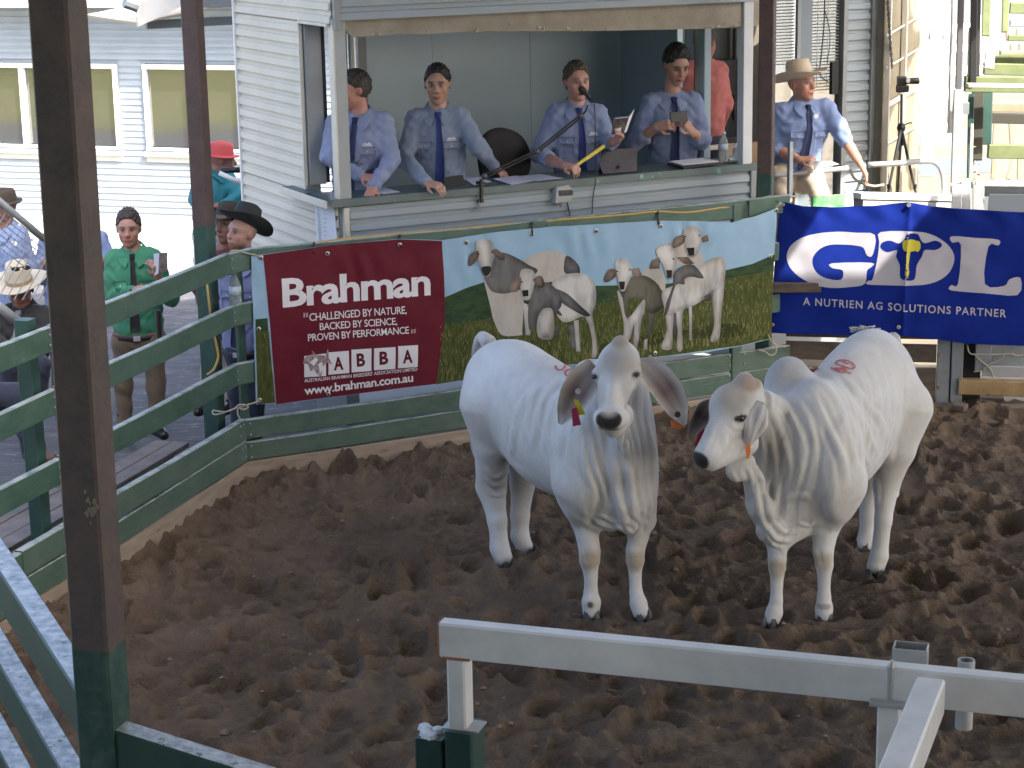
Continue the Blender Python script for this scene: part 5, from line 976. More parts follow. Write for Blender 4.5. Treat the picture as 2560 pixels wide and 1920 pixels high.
# ---------------------------------------------------------------- cords and ropes
def cord(name, label, pts, r, m_, cat='cord', n=60, grp=None):
    b = MB(); b.tube(bez(pts, n), r, 7); o = b.make(name, m_, smooth=True); return tag(o, label, cat, grp)
def FT(u, v, t=-.03): return onT(u, v, t)
cord('extension_cord', 'long yellow cord lying along the top of the back fence', [FT(650, 626, .02), FT(760, 612, .0), FT(860, 598, 0), FT(1000, 584, 0), FT(1150, 572, 0), FT(1240, 563, -.01), FT(1330, 556, -.01), FT(1420, 548, -.02), FT(1560, 537, -.02), FT(1640, 529, -.02), FT(1720, 531, -.02), FT(1800, 520, -.02), FT(1870, 512, 0), FT(1940, 499, .02), FT(1990, 490, .1)], .009, M['yellowcord'])
cord('extension_cord', 'yellow cord hanging down beside the fence corner post', [atz(512, 655, 1.60), aty(519, 720, 12.95), aty(528, 800, 12.95), aty(543, 872, 12.95), aty(545, 895, 12.95), aty(535, 922, 12.95), aty(518, 937, 12.9)], .008, M['yellowcord'])
tie_t = [(785, 610, 785, 632), (1000, 592, 1004, 618), (1330, 560, 1331, 584), (1645, 533, 1648, 562), (1872, 508, 1871, 540)]
for (u, v, u2, v2), lb in zip(tie_t, ('above the B of the maroon panel', 'at the right end of the maroon panel', 'above the big printed cow', 'above the three printed calves', 'at the sagging right end of the cattle banner')):
    b = MB(); b.tube(bez([FT(u - 3, v, .03), FT(u, v - 3, -.03), FT(u, (v + v2) / 2, -.045), FT(u2, v2, -.062)], 10), .008, 6); tag(b.make('cable_tie', M['black'], smooth=True), 'black tie on the fence rail ' + lb, 'cable tie', 'black banner ties')
cord('rope', 'white rope knotted from the left fence post to the lower banner corner', [FT(648, 1003, -.06), FT(625, 1010, -.08), FT(606, 1016, -.09), FT(580, 1024, -.10), FT(558, 1033, -.08), FT(535, 1036, -.02), FT(533, 1026, -.0), FT(560, 1030, -.1), FT(585, 1022, -.11), FT(598, 1012, -.11), FT(612, 1012, -.11), FT(620, 1018, -.11), FT(608, 1024, -.11), FT(596, 1020, -.1), FT(594, 1034, -.1), FT(600, 1048, -.1)], .0055, M['rope'], 'rope', 90)
cord('rope', 'pale rope from the top of the corner post to the banner eyelet', [FT(575, 628, -.06), FT(592, 626, -.07), FT(612, 632, -.07), FT(640, 638, -.06), FT(652, 644, -.06)], .005, M['rope'], 'rope')
b = MB(); b.beam(FT(586, 627, -.062), FT(589, 672, -.062), .03, .012, -LD, .003); tag(b.make('strap', M['rope']), 'pale strap looped over the fence rail holding the water bottle', 'strap')
cord('rope', 'pale rope trailing loose below the joint of both banners', [FT(1920, 836, -.08), FT(1928, 852, -.09), FT(1940, 870, -.10), FT(1938, 884, -.10), FT(1925, 888, -.09), FT(1915, 880, -.08), FT(1895, 874, -.06)], .0055, M['rope'], 'rope')
cord('rope', 'pale rope running left from the joint of both banners to the fence post', [FT(1930, 838, -.08), FT(1935, 858, -.08), FT(1955, 866, -.06), FT(1972, 864, -.04)], .0055, M['rope'], 'rope')
cord('rope', 'pale rope tied between blue banner and cattle banner at the top', [FT(1938, 525, -.06), FT(1944, 515, -.07), FT(1950, 508, -.07), FT(1942, 498, -.0), FT(1930, 490, .02), FT(1905, 494, .02), FT(1890, 497, .03)], .0055, M['rope'], 'rope')
GT = lambda u, v: onplane(u, v, GP - .07 * G2N, G2N)
cord('rope', 'pale rope stretched across the sheet steel gate with loose knotted ends', [GT(2418, 862), GT(2424, 882), GT(2440, 886), GT(2500, 886), GT(2530, 885), GT(2545, 889), GT(2620, 886)], .0055, M['rope'], 'rope')
cord('rope', 'short knotted rope ends hanging crosswise on the sheet steel gate', [GT(2434, 930), GT(2456, 925), GT(2470, 912), GT(2500, 900), GT(2512, 888), GT(2500, 900), GT(2470, 913), GT(2480, 930), GT(2483, 944), GT(2474, 920), GT(2455, 905), GT(2438, 888)], .0055, M['rope'], 'rope', 80)
# ================================================================== near pen: painted rails and galvanised gate
pn = thing('pen_rail', 'sloping green pipe rails with shiny worn tops running left from the near post', 'rail fence', (-1.6, 6.0, 0))
LZ = az(-26.5)
def ontop(u, v, z): return atz(u, v, z)
def raillike(name, p, q, w_, h, m_, par, m2=None, label=None):
    b = MB(); b.beam(p, q, w_, h, Z3, .006); o_ = b.make(name, m_, par)
    if m2 is not None:
        d = unit(q - p); b = MB(); b.beam(p + Z3 * (h / 2 + .0012), q + Z3 * (h / 2 + .0012), w_ * .86, .002, Z3, .0005); b.make('worn_sky_top', m2, o_)
    return o_
M['worn'] = mat('worn_sky_rail_top', (.26, .31, .33), .38, (.66, .68, .70), 26, .95, .25, 60, metal=.15, chips=(.07, .15, .13), chipscale=15, chipthr=.61, dist=.003)  # pale rail tops: sky brightness put into the colour along with wear
PA = V3(-1.193, 5.223, 0)
nd = LZ
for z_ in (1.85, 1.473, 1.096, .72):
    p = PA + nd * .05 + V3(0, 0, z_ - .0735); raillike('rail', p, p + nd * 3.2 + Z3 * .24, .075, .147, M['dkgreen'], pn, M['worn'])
pn2 = thing('pen_rail', 'green rail with worn silver top running right from the near post base', 'rail fence', (-.7, 5.0, 0))
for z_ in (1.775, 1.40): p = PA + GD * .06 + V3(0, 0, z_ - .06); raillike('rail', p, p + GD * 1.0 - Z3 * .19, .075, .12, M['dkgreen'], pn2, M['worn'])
# stub where the gate hangs
GA = V3(-.165, 5.33, 0)
stub = thing('gate_stub', 'cut off green post stub beside the galvanised gate upright', 'post', GA - .09 * GD)
b = MB(); b.beam(GA - .085 * GD + Z3 * .2, GA - .085 * GD + Z3 * 1.665, .10, .085, GD, .005); b.make('stub', M['dkgreen'], stub)
b = MB()
for k in range(7): b.lathe([(.022, 0), (.016, .012), (.004, .018)], GA - .085 * GD + V3(rng.normal(0, .02), rng.normal(0, .02), 1.664), 7)
b.make('cement_crumb', M['white'], stub)
gate = thing('steel_gate', 'bare galvanised steel gate frame across the bottom of the picture', 'gate', GA)
ga = raillike('top_rail', GA + Z3 * 1.965 - .02 * GD - GD * .03, GA + Z3 * 1.965 + GD * 2.6, .055, .105, M['alu'], gate)
b = MB(); b.beam(GA + Z3 * .3, GA + Z3 * 1.91, .075, .055, GD, .006); b.make('upright', M['alu'], gate)
b = MB(); b.beam(GA + Z3 * .3 + .01 * GD, GA + Z3 * 1.70 + .01 * GD, .115, .085, GD, .006); b.make('green_socket', M['dkgreen'], gate)
b = MB(); b.box(GA + Z3 * 1.70 + .01 * GD, .11, .08, .006, GD); b.make('weld_plate', M['galv'], gate)
b = MB(); b.box(GA + Z3 * 1.914, .08, .06, .008, GD); b.make('weld_seam', M['rust'], gate); b = MB(); b.box(GA + Z3 * 1.965 - .054 * GD, .006, .05, .10, GD); b.make('weld_seam', M['rust'], gate)
TJ = atz(2330, 1690, 2.02); td = unit(atz(2240, 1920, 2.02) - atz(2340, 1672, 2.02))
b = MB(); b.beam(TJ + td * .02 - Z3 * .048, TJ + td * 1.2 - Z3 * .048, .075, .10, Z3, .006); b.make('cross_rail', M['alu'], gate)
b = MB(); b.beam(atz(2225, 1752, 1.92) - Z3 * .9, atz(2225, 1752, 1.92) - Z3 * .01, .06, .06, GD, .005); b.make('latch_post', M['alu'], gate)
lp = atz(2225, 1752, 1.92)
b = MB(); b.box(lp, .10, .08, .012, GD); b.make('latch_plate', M['galv'], gate)
b = MB(); b.tube([lp + Z3 * .0, lp + Z3 * .10, lp + Z3 * .115 + GD * .004], [.012, .012, .006], 10); b.make('latch_pin', M['galv'], gate)
hp = atz(2276, 1640, 1.97)
b = MB()
for (a_, c_) in (((-.045, -.03), (.045, -.03)), ((-.045, .03), (.045, .03)), ((-.045, -.03), (-.045, .03)), ((.045, -.03), (.045, .03))):
    b.beam(hp + GD * a_[0] + GN * a_[1] - Z3 * .06, hp + GD * c_[0] + GN * c_[1] - Z3 * .06, .004, .18)
b.make('open_tube', M['galv'], gate)
hp = atz(2416, 1650, 1.97); b = MB(); b.lathe([(.024, -.2), (.024, .0), (.019, .0), (.019, -.19)], hp, 16); b.make('pipe_end', M['galv'], gate, smooth=True, autos=40)
# ================================================================== rock, bricks, crumbs
def rock(name, label, c, sx, sy, sz, m_, cat='stone', grp=None, seed=0):
    bm = bmesh.new(); bmesh.ops.create_icosphere(bm, subdivisions=3, radius=1); v = []
    for x in bm.verts:
        p = x.co.copy(); n = mnoise.noise(p * 1.3 + Vector((seed, 3, 1))); n2 = mnoise.noise(p * 3.5 + Vector((seed, 8, 1))); p *= 1 + .35 * n + .14 * n2
        for ax_ in ((1, .3, .5), (-.6, 1, .2), (.2, -.7, .9), (-.4, -.3, 1)):
            a_ = Vector(ax_).normalized(); dd = p.dot(a_) - .72
            if dd > 0: p -= a_ * dd
        v.append((c[0] + p.x * sx, c[1] + p.y * sy, c[2] + p.z * sz))
    f = [[q.index for q in fc.verts] for fc in bm.faces]; bm.free(); o_ = meshobj(name, v, f, m_, smooth=True, autos=35); return tag(o_, label, cat, grp)
M['stone'] = mat('pale_stone', (.36, .31, .24), .85, (.24, .20, .15), 20, .8, .5, 60, dist=.006)
rk = atz(634, 1166, .17); rock('stone', 'pale cream stone lying on the sand in the fence corner', rk, .075, .06, .045, M['stone'])
M['brick'] = mat('dusty_brick', (.15, .115, .095), .85, (.11, .085, .07), 20, .7, .3, 60)
for (u, v, a_, sx), lb in zip(((2478, 1057, 2, .2), (2535, 1040, -4, .2), (2478, 1018, 3, .18), (2400, 1042, 30, .09)), ('dusty tan brick lying flat, nearest of those below the gate', 'grey brick half buried at the right edge below the gate', 'brown brick pressed into the dirt right under the gate beam', 'small brick stub lying left of the other bricks')):
    p = atz(u, v, .03); b = MB(); p[2] = sand_z(p[0], p[1]) + .015; b.box(p, sx, .09, .05, az(95 + a_), None, unit(V3(.05, -.1, 1)), .006); tag(b.make('brick', M['brick']), lb, 'brick', 'bricks lying under the gate')
peb = MB()
for k in range(420):
    x, y = rng.uniform(-2.6, 3.6), rng.uniform(8.3, 14.4)
    if ((np.array([x, y]) - CORN[:2]) @ LD[:2]) > -.15 or ((np.array([x, y]) - CORN[:2]) @ WN[:2]) > -.15: continue
    r_ = rng.uniform(.005, .018) * (1.8 if rng.random() < .08 else 1); c = V3(x, y, sand_z(x, y) + r_ * .3); n = 6
    ring = [c + V3(math.cos(a) * r_ * rng.uniform(.7, 1.2), math.sin(a) * r_ * rng.uniform(.7, 1.2), 0) for a in np.linspace(0, 5.24, n)]
    peb.add(ring + [c + V3(0, 0, r_ * .7), c - V3(0, 0, r_ * .5)], [[i, (i + 1) % n, n] for i in range(n)] + [[(i + 1) % n, i, n + 1] for i in range(n)])
tag(peb.make('sand_crumbs', mat('sand_crumb', (.15, .115, .085), .95, (.26, .20, .14), 30, .6)), 'small clods and pale grit scattered on the sand', 'grit', kind='stuff')
# ================================================================== left: seats, mesh panel
def bench(label, P, D, ln, hgt, deep, nboard, m_, front=None):
    root = thing('bench_seat', label, 'bench', P, 'plank seats behind the left fence'); N_ = V3(-D[1], D[0], 0)
    for i in range(nboard):
        p = P + N_ * (deep * (i + .5) / nboard); plank(p - D * ln, p, hgt - .035, hgt, deep / nboard * .96, m_, root, 'plank', .002, .004)
    if front is not None: plank(P - D * ln - N_ * .015, P - N_ * .015, hgt - .26, hgt - .05, .03, front, root, 'front_board', .002)
    for k in (.15, ln * .5, ln - .2):
        b = MB(); b.beam(P - D * k + N_ * deep * .5 - Z3 * .0, P - D * k + N_ * deep * .5 + Z3 * (hgt - .04), .06, deep * .8, D); b.make('leg', M['dark'], root)
    return root
bE = atz(410, 1104, .44); bench('near grey plank seat with a dark front board right behind the left fence', V3(bE[0], bE[1], 0) - .18 * WN + .02 * WD, WD, 4.6, .44, .26, 2, M['plank'], M['plankblue'])
bench('second grey plank seat behind the left fence with papers on it', CORN + 1.25 * WN - 1.25 * WD, WD, 3.6, .62, .34, 3, M['plank'], M['plankblue'])
bench('back plank seat farthest behind the left fence', CORN + 2.0 * WN - 1.25 * WD, WD, 3.6, .84, .34, 3, M['plank'], M['plankblue'])
dk = thing('deck', 'low timber deck under the plank seats beside the left fence', 'deck', CORN + .4 * WN - 2 * WD)
for i in range(9): p = CORN + (.1 + .145 * i) * WN; plank(p - 5 * WD, p - .40 * WD, .05, .085, .138, M['plank'], dk, 'plank', .0015, .003)
def flat(name, label, pts, m_, cat, z=None, grp=None, th=.002):
    b = MB(); b.poly(pts, th, Z3); return tag(b.make(name, m_), label, cat, grp)
flat('paper', 'white catalogue sheet lying on the second plank seat', [atz(50, 912, .635), atz(100, 900, .635), atz(104, 918, .635), atz(60, 918, .635)], M['white'], 'paper')
flat('leaflet', 'small printed leaflet lying on the near plank seat by the boots', [atz(316, 1098, .452), atz(348, 1090, .452), atz(362, 1094, .452), atz(334, 1103, .452)], mat('leaflet_print', (.5, .5, .52), .5, (.06, .07, .08), 60, .9), 'leaflet')
# chain link panel
ch = thing('mesh_panel', 'sloping pipe frame panel of chain link mesh in front of the seated crowd', 'panel', CORN + .5 * WN - 2.2 * WD)
def MP(u, v): return onplane(u, v, CORN + .35 * WN, unit(WN + .5 * WD))
b = MB(); b.tube([MP(-40, 470), MP(126, 610)], .022, 8); b.make('frame', M['galvdull'], ch, smooth=True)
b = MB(); b.tube([MP(-30, 745), MP(80, 830)], .03, 10); b.make('frame', M['galvdull'], ch, smooth=True)
b = MB()
for k in range(-6, 16):
    for sg in (1, -1):
        u0 = -40 + k * 21; p0 = (u0, 520 + .0 * k); 
        pts = []
        for t in np.linspace(0, 1, 24):
            u = u0 + (t * 230 if sg > 0 else -t * 150) + (0 if sg > 0 else 120); v = 490 + t * (.78 * 230 if sg > 0 else 260)
            lim = 470 + (u + 40) * .843 + 6
            if u < -30 or u > 300 or v < lim or v > 735 + (u + 30) * .77 + 60: 
                if len(pts) > 1: b.tube(pts, .0035, 5)
                pts = []; continue
            pts.append(MP(u, v))
        if len(pts) > 1: b.tube(pts, .0035, 5)
tag(b.make('mesh_wire', M['galvdull'], ch), kind='stuff')
b = MB(); b.tube([onT(395, 775, .5), onT(400, 880, .5)], .018, 8); tag(b.make('short_post', M['black']), 'short black pipe post behind the left fence rails', 'post')
# ================================================================== pale building behind on the left
LA = V3(-6.224, 25.434, 0); LDv = az(108.06); LNv = V3(LDv[1], -LDv[0], 0); LNv = LNv if LNv @ (cC - LA) > 0 else -LNv
hall = thing('hall', 'long pale blue weatherboard hall with white framed windows behind the seats', 'building', LA + 2 * LDv)
def HP(s_, z): return LA + s_ * LDv + Z3 * z
wins = [(-1.15, 1.43), (1.80, 3.13)]; WZ0, WZ1 = 1.0, 2.07; HPIT = .08
def hboard(s0, s1, z0): board(HP(s0, 0), HP(s1, 0), z0, z0 + HPIT - .0015, LNv, M['sidewhite'], hall, lip=.013)
z = .12
while z < 2.78:
    if WZ0 - .17 < z < WZ1 + .0: segs = [(-2.2, wins[0][0] - .03), (wins[0][1] + .03, wins[1][0] - .03), (wins[1][1] + .03, 6.2)]
    else: segs = [(-2.2, 6.2)]
    for a_, c_ in segs: hboard(a_, c_, z)
    z += HPIT
b = MB()
for s0, s1, z0, z1 in ((-2.2, 6.2, 0, WZ0 - .02), (-2.2, 6.2, WZ1 + .01, 3.2), (-2.2, wins[0][0], WZ0 - .02, WZ1 + .01), (wins[0][1], wins[1][0], WZ0 - .02, WZ1 + .01), (wins[1][1], 6.2, WZ0 - .02, WZ1 + .01)):
    b.beam(HP(s0, (z0 + z1) / 2) - LNv * .06, HP(s1, (z0 + z1) / 2) - LNv * .06, .10, z1 - z0, Z3, .0005)
b.make('wall', M['sidewhite'], hall)
b = MB(); b.beam(HP(-2.2, .06) + LNv * .02, HP(6.2, .06) + LNv * .02, .04, .12); b.make('base_board', M['trimcream'], hall)
for s0, s1 in wins:
    root = MB(); zc = (WZ0 + WZ1) / 2
    root.beam(HP(s0, WZ1 - .03) + LNv * .02, HP(s1, WZ1 - .03) + LNv * .02, .07, .06); root.beam(HP(s0, WZ0 + .015) + LNv * .02, HP(s1, WZ0 + .015) + LNv * .02, .07, .035)
    for q in (s0 + .025, s1 - .025): root.beam(HP(q, WZ0 + .033) + LNv * .02, HP(q, WZ1 - .061) + LNv * .02, .068, .05, LDv)
    wf = root.make('window_frame', M['trimwhite'], hall)
    mids = [s0 + (s1 - s0) * .475] if s0 > 0 else [.08]
    for q in mids: b = MB(); b.beam(HP(q, WZ0 + .034) + LNv * .022, HP(q, WZ1 - .062) + LNv * .022, .06, .075, LDv); b.make('window_mullion', M['trimwhite'], wf)
    b = MB(); b.beam(HP(s0 + .05, zc) - LNv * .01, HP(s1 - .05, zc) - LNv * .01, .006, WZ1 - WZ0 - .1, Z3, .0005); b.make('pane', M['glassdark'], wf)
    b = MB(); b.beam(HP(s0 - .03, WZ0 - .045) + LNv * .03, HP(s1 + .03, WZ0 - .045) + LNv * .03, .09, .06); b.make('window_sill', mat('blue_sill', (.36, .42, .46), .5), wf)
    b = MB(); b.beam(HP(s0 - .02, WZ0 - .115) + LNv * .012, HP(s1 + .02, WZ0 - .115) + LNv * .012, .03, .075); b.make('apron', M['trimcream'], wf)
b = MB(); b.beam(HP(-2.4, 2.9) + LNv * .50, HP(6.2, 2.9) + LNv * .50, .04, .22); b.make('fascia', M['trimwhite'], hall)
b = MB(); b.beam(HP(-2.4, 2.81) + LNv * .24, HP(6.2, 2.81) + LNv * .24, .48, .02); b.make('eave_lining', M['trimcream'], hall)
b = MB(); b.beam(HP(-2.4, 3.6) - LNv * 1.2, HP(6.2, 3.6) - LNv * 1.2, 3.6, .06, unit(Z3 + .35 * LNv)); b.make('roof', M['roofs'], hall)
b = MB(); b.beam(HP(-2.2, 1.6) - LNv * 3, HP(6.2, 1.6) - LNv * 3, .1, 3.2); b.make('rear_wall', M['sidewhite'], hall)
# small awning between hall and booth
awn = thing('awning', 'pale awning end with gutter sticking out between hall and booth', 'awning', ST(.6, 3.4, 2.9))
AT_ = 3.4
b = MB(); b.poly([onT(342, 10, AT_), onT(346, 67, AT_), onT(474, 8, AT_), onT(474, -45, AT_), onT(430, -30, AT_)], .04, -LD); b.make('barge_board', M['trimwhite'], awn)
b = MB(); b.beam(onT(365, 62, AT_ + .3), onT(640, 48, AT_ + .3), .06, .07); b.make('beam', M['trimgrey'], awn)
b = MB(); b.beam(onT(345, 60, AT_ + .1) + LD * .8, onT(660, -6, AT_ + .1) + LD * .8, 1.5, .02); b.make('lining', mat('tan_lining', (.5, .40, .28), .7), awn)
b = MB(); b.beam(onT(470, 5, AT_ - .02), onT(600, 4, AT_ - .02), .10, .09); b.make('gutter', M['galvdull'], awn)
b = MB(); b.tube([onT(312, 2, AT_), onT(340, 12, AT_), onT(345, 14, AT_)], .06, 10); b.make('gutter_end', M['galvdull'], awn)
hr = thing('handrail', 'white pipe handrail behind the fence corner post', 'handrail', aty(560, 460, 16.5))
b = MB(); b.tube([aty(548, 432, 16.4), aty(612, 462, 16.4)], .02, 8); b.make('pipe', M['trimwhite'], hr, smooth=True); b = MB(); b.tube([aty(553, 426, 16.8), aty(612, 424, 16.8)], .025, 8); b.make('pipe', M['black'], hr, smooth=True)
# ================================================================== things on and round the booth
pz = onplane
LW = ST(SL - .02, 0, 0)
b = MB(); b.poly([onplane(u, v, LW, FD) for u, v in ((787, 501), (835, 509), (842, 596), (838, 600), (792, 604))], .002, -FD); nt_ = b.make('notice', M['white']); tag(nt_, 'white printed notice sheet pinned low on the booth corner', 'notice')
ink = mat('ink_grey', (.25, .27, .34), .7)
b = MB()
def NPt(x, y): # crop px of the notice
    return onplane(500 + x * .19288, 300 + y * .19288, ST(SL - .0225, 0, 0), FD)
for k in range(22):
    y = 1130 + k * 20; x0_ = 1515 + (k * 1.2); b.beam(NPt(x0_, y), NPt(x0_ + rng.uniform(20, 48), y + 6), .0012, .006, -FD, .0002)
for k in range(4): b.beam(NPt(1570 + k * 4, 1062 + k * 14), NPt(1648, 1085 + k * 14), .0012, .006, -FD, .0002)
for k in range(7): y = 1160 + k * 55; b.beam(NPt(1600, y), NPt(1640, y + 14), .0012, .005, -FD, .0002)
tag(b.make('print', ink, nt_), kind='stuff')
flt = thing('floodlight', 'small grey floodlight box fixed to the booth front below the counter', 'light', onT(1415, 485, TF - .08))
fc = onT(1410, 488, TF - .07); fx = unit(FD)
b = MB(); b.poly([fc + fx * -.075 + Z3 * -.055, fc + fx * .06 + Z3 * -.05, fc + fx * .08 + Z3 * .03, fc + fx * .04 + Z3 * .075, fc + fx * -.06 + Z3 * .065], .09, -LD); b.make('housing', mat('pale_grey_plastic', (.36, .37, .36), .5), flt)
b = MB(); b.poly([onT(1397, 476, TF - .075), onT(1432, 474, TF - .075), onT(1433, 488, TF - .075), onT(1398, 490, TF - .075)], .004, -LD); b.make('lens', M['glass'], flt)
b = MB(); b.lathe([(.018, 0), (.018, .03), (.008, .03)], fc + fx * -.02 - Z3 * .058, 8, -Z3); b.make('gland', M['galvdull'], flt)
CF = lambda u, v, o=.03: onT(u, v, TF - o)
cord('cable', 'black cable hanging from the floodlight to the fence', [CF(1418, 505), CF(1422, 525), CF(1425, 542)], .005, M['black'])
cord('cable', 'thin black microphone cable dangling over the counter edge', [CF(1486, 260, -.16), CF(1488, 300, -.16), CF(1488, 350, -.14), CF(1490, 400, -.02), CF(1490, 445, .035), CF(1483, 490, .03), CF(1480, 536, .03)], .004, M['black'])
# microphone arm
mic = thing('microphone_arm', 'black desk microphone on a long hinged boom arm clamped to the counter', 'microphone', onT(1203, 500, TF))
MA = lambda u, v, t: onT(u, v, t)
clamp = MA(1205, 458, TF - .04)
b = MB(); b.beam(MA(1204, 448, TF - .04), MA(1203, 505, TF - .04), .03, .02, FD); b.beam(MA(1194, 503, TF - .035), MA(1208, 502, TF - .035), .02, .025); b.box(MA(1203, 458, TF + .01), .03, .12, .02, FD); b.make('clamp', M['black'], mic)
b = MB(); b.tube([MA(1198, 505, TF - .04), MA(1197, 524, TF - .04)], .006); b.tube([MA(1183, 527, TF - .04), MA(1204, 523, TF - .04)], .006); b.make('clamp_screw', M['galvdull'], mic)
j0, j1, j2 = MA(1211, 441, TF + .0), MA(1342, 379, TF + .12), MA(1452, 290, TF + .22)
for nm, p, q in (('lower_arm', j0, j1), ('upper_arm', j1, j2)):
    b = MB(); up_ = unit(np.cross(np.cross(q - p, Z3), q - p)); b.tube([p + up_ * .010, q + up_ * .010], .008, 8); b.tube([p - up_ * .012, q - up_ * .012], .008, 8); b.make(nm, M['blackm'], mic)
for p in (j0, j1, j2): b = MB(); b.lathe([(.012, -.02), (.022, -.012), (.026, 0), (.022, .012), (.012, .02)], p, 12, -LD); b.make('joint', mat('grey_joint', (.07, .072, .075), .4), mic, smooth=True)
b = MB(); b.tube(bez([j2, MA(1464, 278, TF + .2), MA(1470, 262, TF + .2)], 8), .008, 8); b.make('neck', M['black'], mic)
m0, m1 = MA(1477, 248, TF + .2), MA(1453, 222, TF + .2); dm = unit(m1 - m0); Lm = np.linalg.norm(m1 - m0)
b = MB(); b.lathe([(.010, 0), (.014, .02), (.016, Lm * .55), (.024, Lm * .62), (.029, Lm * .85), (.027, Lm * 1.02), (.016, Lm * 1.15), (.003, Lm * 1.18)], m0, 14, dm); b.make('microphone', M['blackm'], mic, smooth=True)
def ctop(u, v): return atz(u, v, 1.926)
# papers, tablet, clipboard, bottle, bags on the counter
def csheet(name, label, pts, m_, cat='paper', grp=None, lift=.003):
    b = MB(); b.poly([ctop(u, v) + Z3 * (lift + .001) for u, v in pts], .002, Z3); return tag(b.make(name, m_), label, cat, grp)
csheet('paper', 'white sheet under the leftmost man\'s forearms on the counter', [(915, 481), (958, 468), (1000, 481), (960, 486)], M['paperlilac'], grp='papers on the booth counter')
csheet('paper', 'white sheet beside the phone of the second man on the counter', [(1160, 447), (1200, 443), (1228, 455), (1185, 464)], M['paperlilac'], grp='papers on the booth counter')
csheet('paper', 'white sheet under the second man\'s open hand on the counter', [(1232, 448), (1290, 440), (1340, 452), (1280, 463)], M['paperlilac'], grp='papers on the booth counter')
csheet('paper', 'white sheet just right of the boom arm on the counter', [(1300, 442), (1350, 436), (1408, 447), (1340, 454)], M['paperlilac'], grp='papers on the booth counter')
cbd = thing('clipboard', 'black clipboard with white pages at the right of the counter', 'clipboard', ctop(1730, 412))
b = MB(); b.poly([ctop(u, v) + Z3 * .012 for u, v in ((1668, 412), (1755, 402), (1800, 410), (1708, 422))], .012, Z3); b.make('board', M['black'], cbd)
b = MB(); b.poly([ctop(u, v) + Z3 * .020 for u, v in ((1672, 409), (1757, 400), (1797, 409), (1706, 418))], .006, Z3); b.make('pages', M['white'], cbd)
tab = thing('tablet_computer', 'grey tablet computer propped on its kickstand on the counter', 'tablet', ctop(1545, 425))
TB_ = lambda u, v, t: onT(u, v, t)
b = MB(); b.poly([TB_(1497, 434, TF + .14), TB_(1592, 427, TF + .14), TB_(1593, 370, TF + .24), TB_(1506, 374, TF + .24)], .008, unit(-LD + .4 * Z3)); b.make('screen_back', M['black'], tab)
b = MB(); b.poly([TB_(1508, 435, TF + .06), TB_(1592, 428, TF + .06), TB_(1589, 397, TF + .16), TB_(1497, 405, TF + .16)], .006, unit(-LD + .8 * Z3)); b.make('kickstand', mat('mid_grey_metal', (.13, .125, .14), .4, metal=.3), tab)
b = MB(); b.poly([TB_(1540, 414, TF + .098), TB_(1549, 413, TF + .098), TB_(1550, 420, TF + .078), TB_(1541, 421, TF + .078)], .002, unit(-LD + .8 * Z3)); b.make('logo', M['black'], tab)
def bottle(label, c, h, r_, tilt=Z3):
    root = thing('water_bottle', label, 'bottle', c); h_ = h
    b = MB(); b.lathe([(r_ * .85, 0), (r_, h * .04), (r_, h * .30), (r_ * .92, h * .36), (r_, h * .42), (r_, h * .62), (r_ * .8, h * .74), (r_ * .42, h * .86), (r_ * .38, h * .93)], c, 16, tilt)
    b.make('bottle_body', mat('clear_plastic', (.62, .72, .76), .08, trans=.75, spec=.6), root, smooth=True)
    b = MB(); b.lathe([(r_ * .42, h * .93), (r_ * .42, h), (r_ * .3, h * 1.005)], c, 12, tilt); b.make('cap', mat('pale_cap', (.6, .66, .7), .4), root, smooth=True, autos=40)
    b = MB(); b.lathe([(r_ * 1.01, h * .40), (r_ * 1.01, h * .62)], c, 16, tilt); b.v = b.v; o_ = b.make('label', mat('blue_label', (.30, .42, .55), .35, (.6, .66, .7), 30, .8), root, smooth=True)
    return root
bottle('clear plastic water bottle standing at the right end of the booth counter', ctop(1809, 406) + Z3 * .003, .24, .036)
bb = onT(590, 774, -.02); bottle('clear plastic water bottle hanging by a strap on the fence corner', bb, .265, .042)
bag = thing('paper_bag', 'crumpled pale plastic bag lying by the booth post on the counter', 'bag', ctop(1855, 398))
for (u, v, sx, sy, sz, t_) in ((1853, 383, .075, .05, .085, TF + .22), (1835, 398, .08, .05, .03, TF + .12)):
    c = onT(u, v, t_); bm = bmesh.new(); bmesh.ops.create_icosphere(bm, subdivisions=3, radius=1); vv = []
    for x in bm.verts: p = x.co * (1 + .35 * mnoise.noise(x.co * 2.1 + Vector((u, 0, 0))) + .15 * mnoise.noise(x.co * 5)); vv.append(c + FD * p.x * sx + LD * p.y * sy + Z3 * p.z * sz)
    ff = [[q.index for q in fc_.verts] for fc_ in bm.faces]; bm.free(); meshobj('bag_fold', vv, ff, mat('pale_bag', (.55, .58, .66), .6), bag, smooth=True, autos=30)
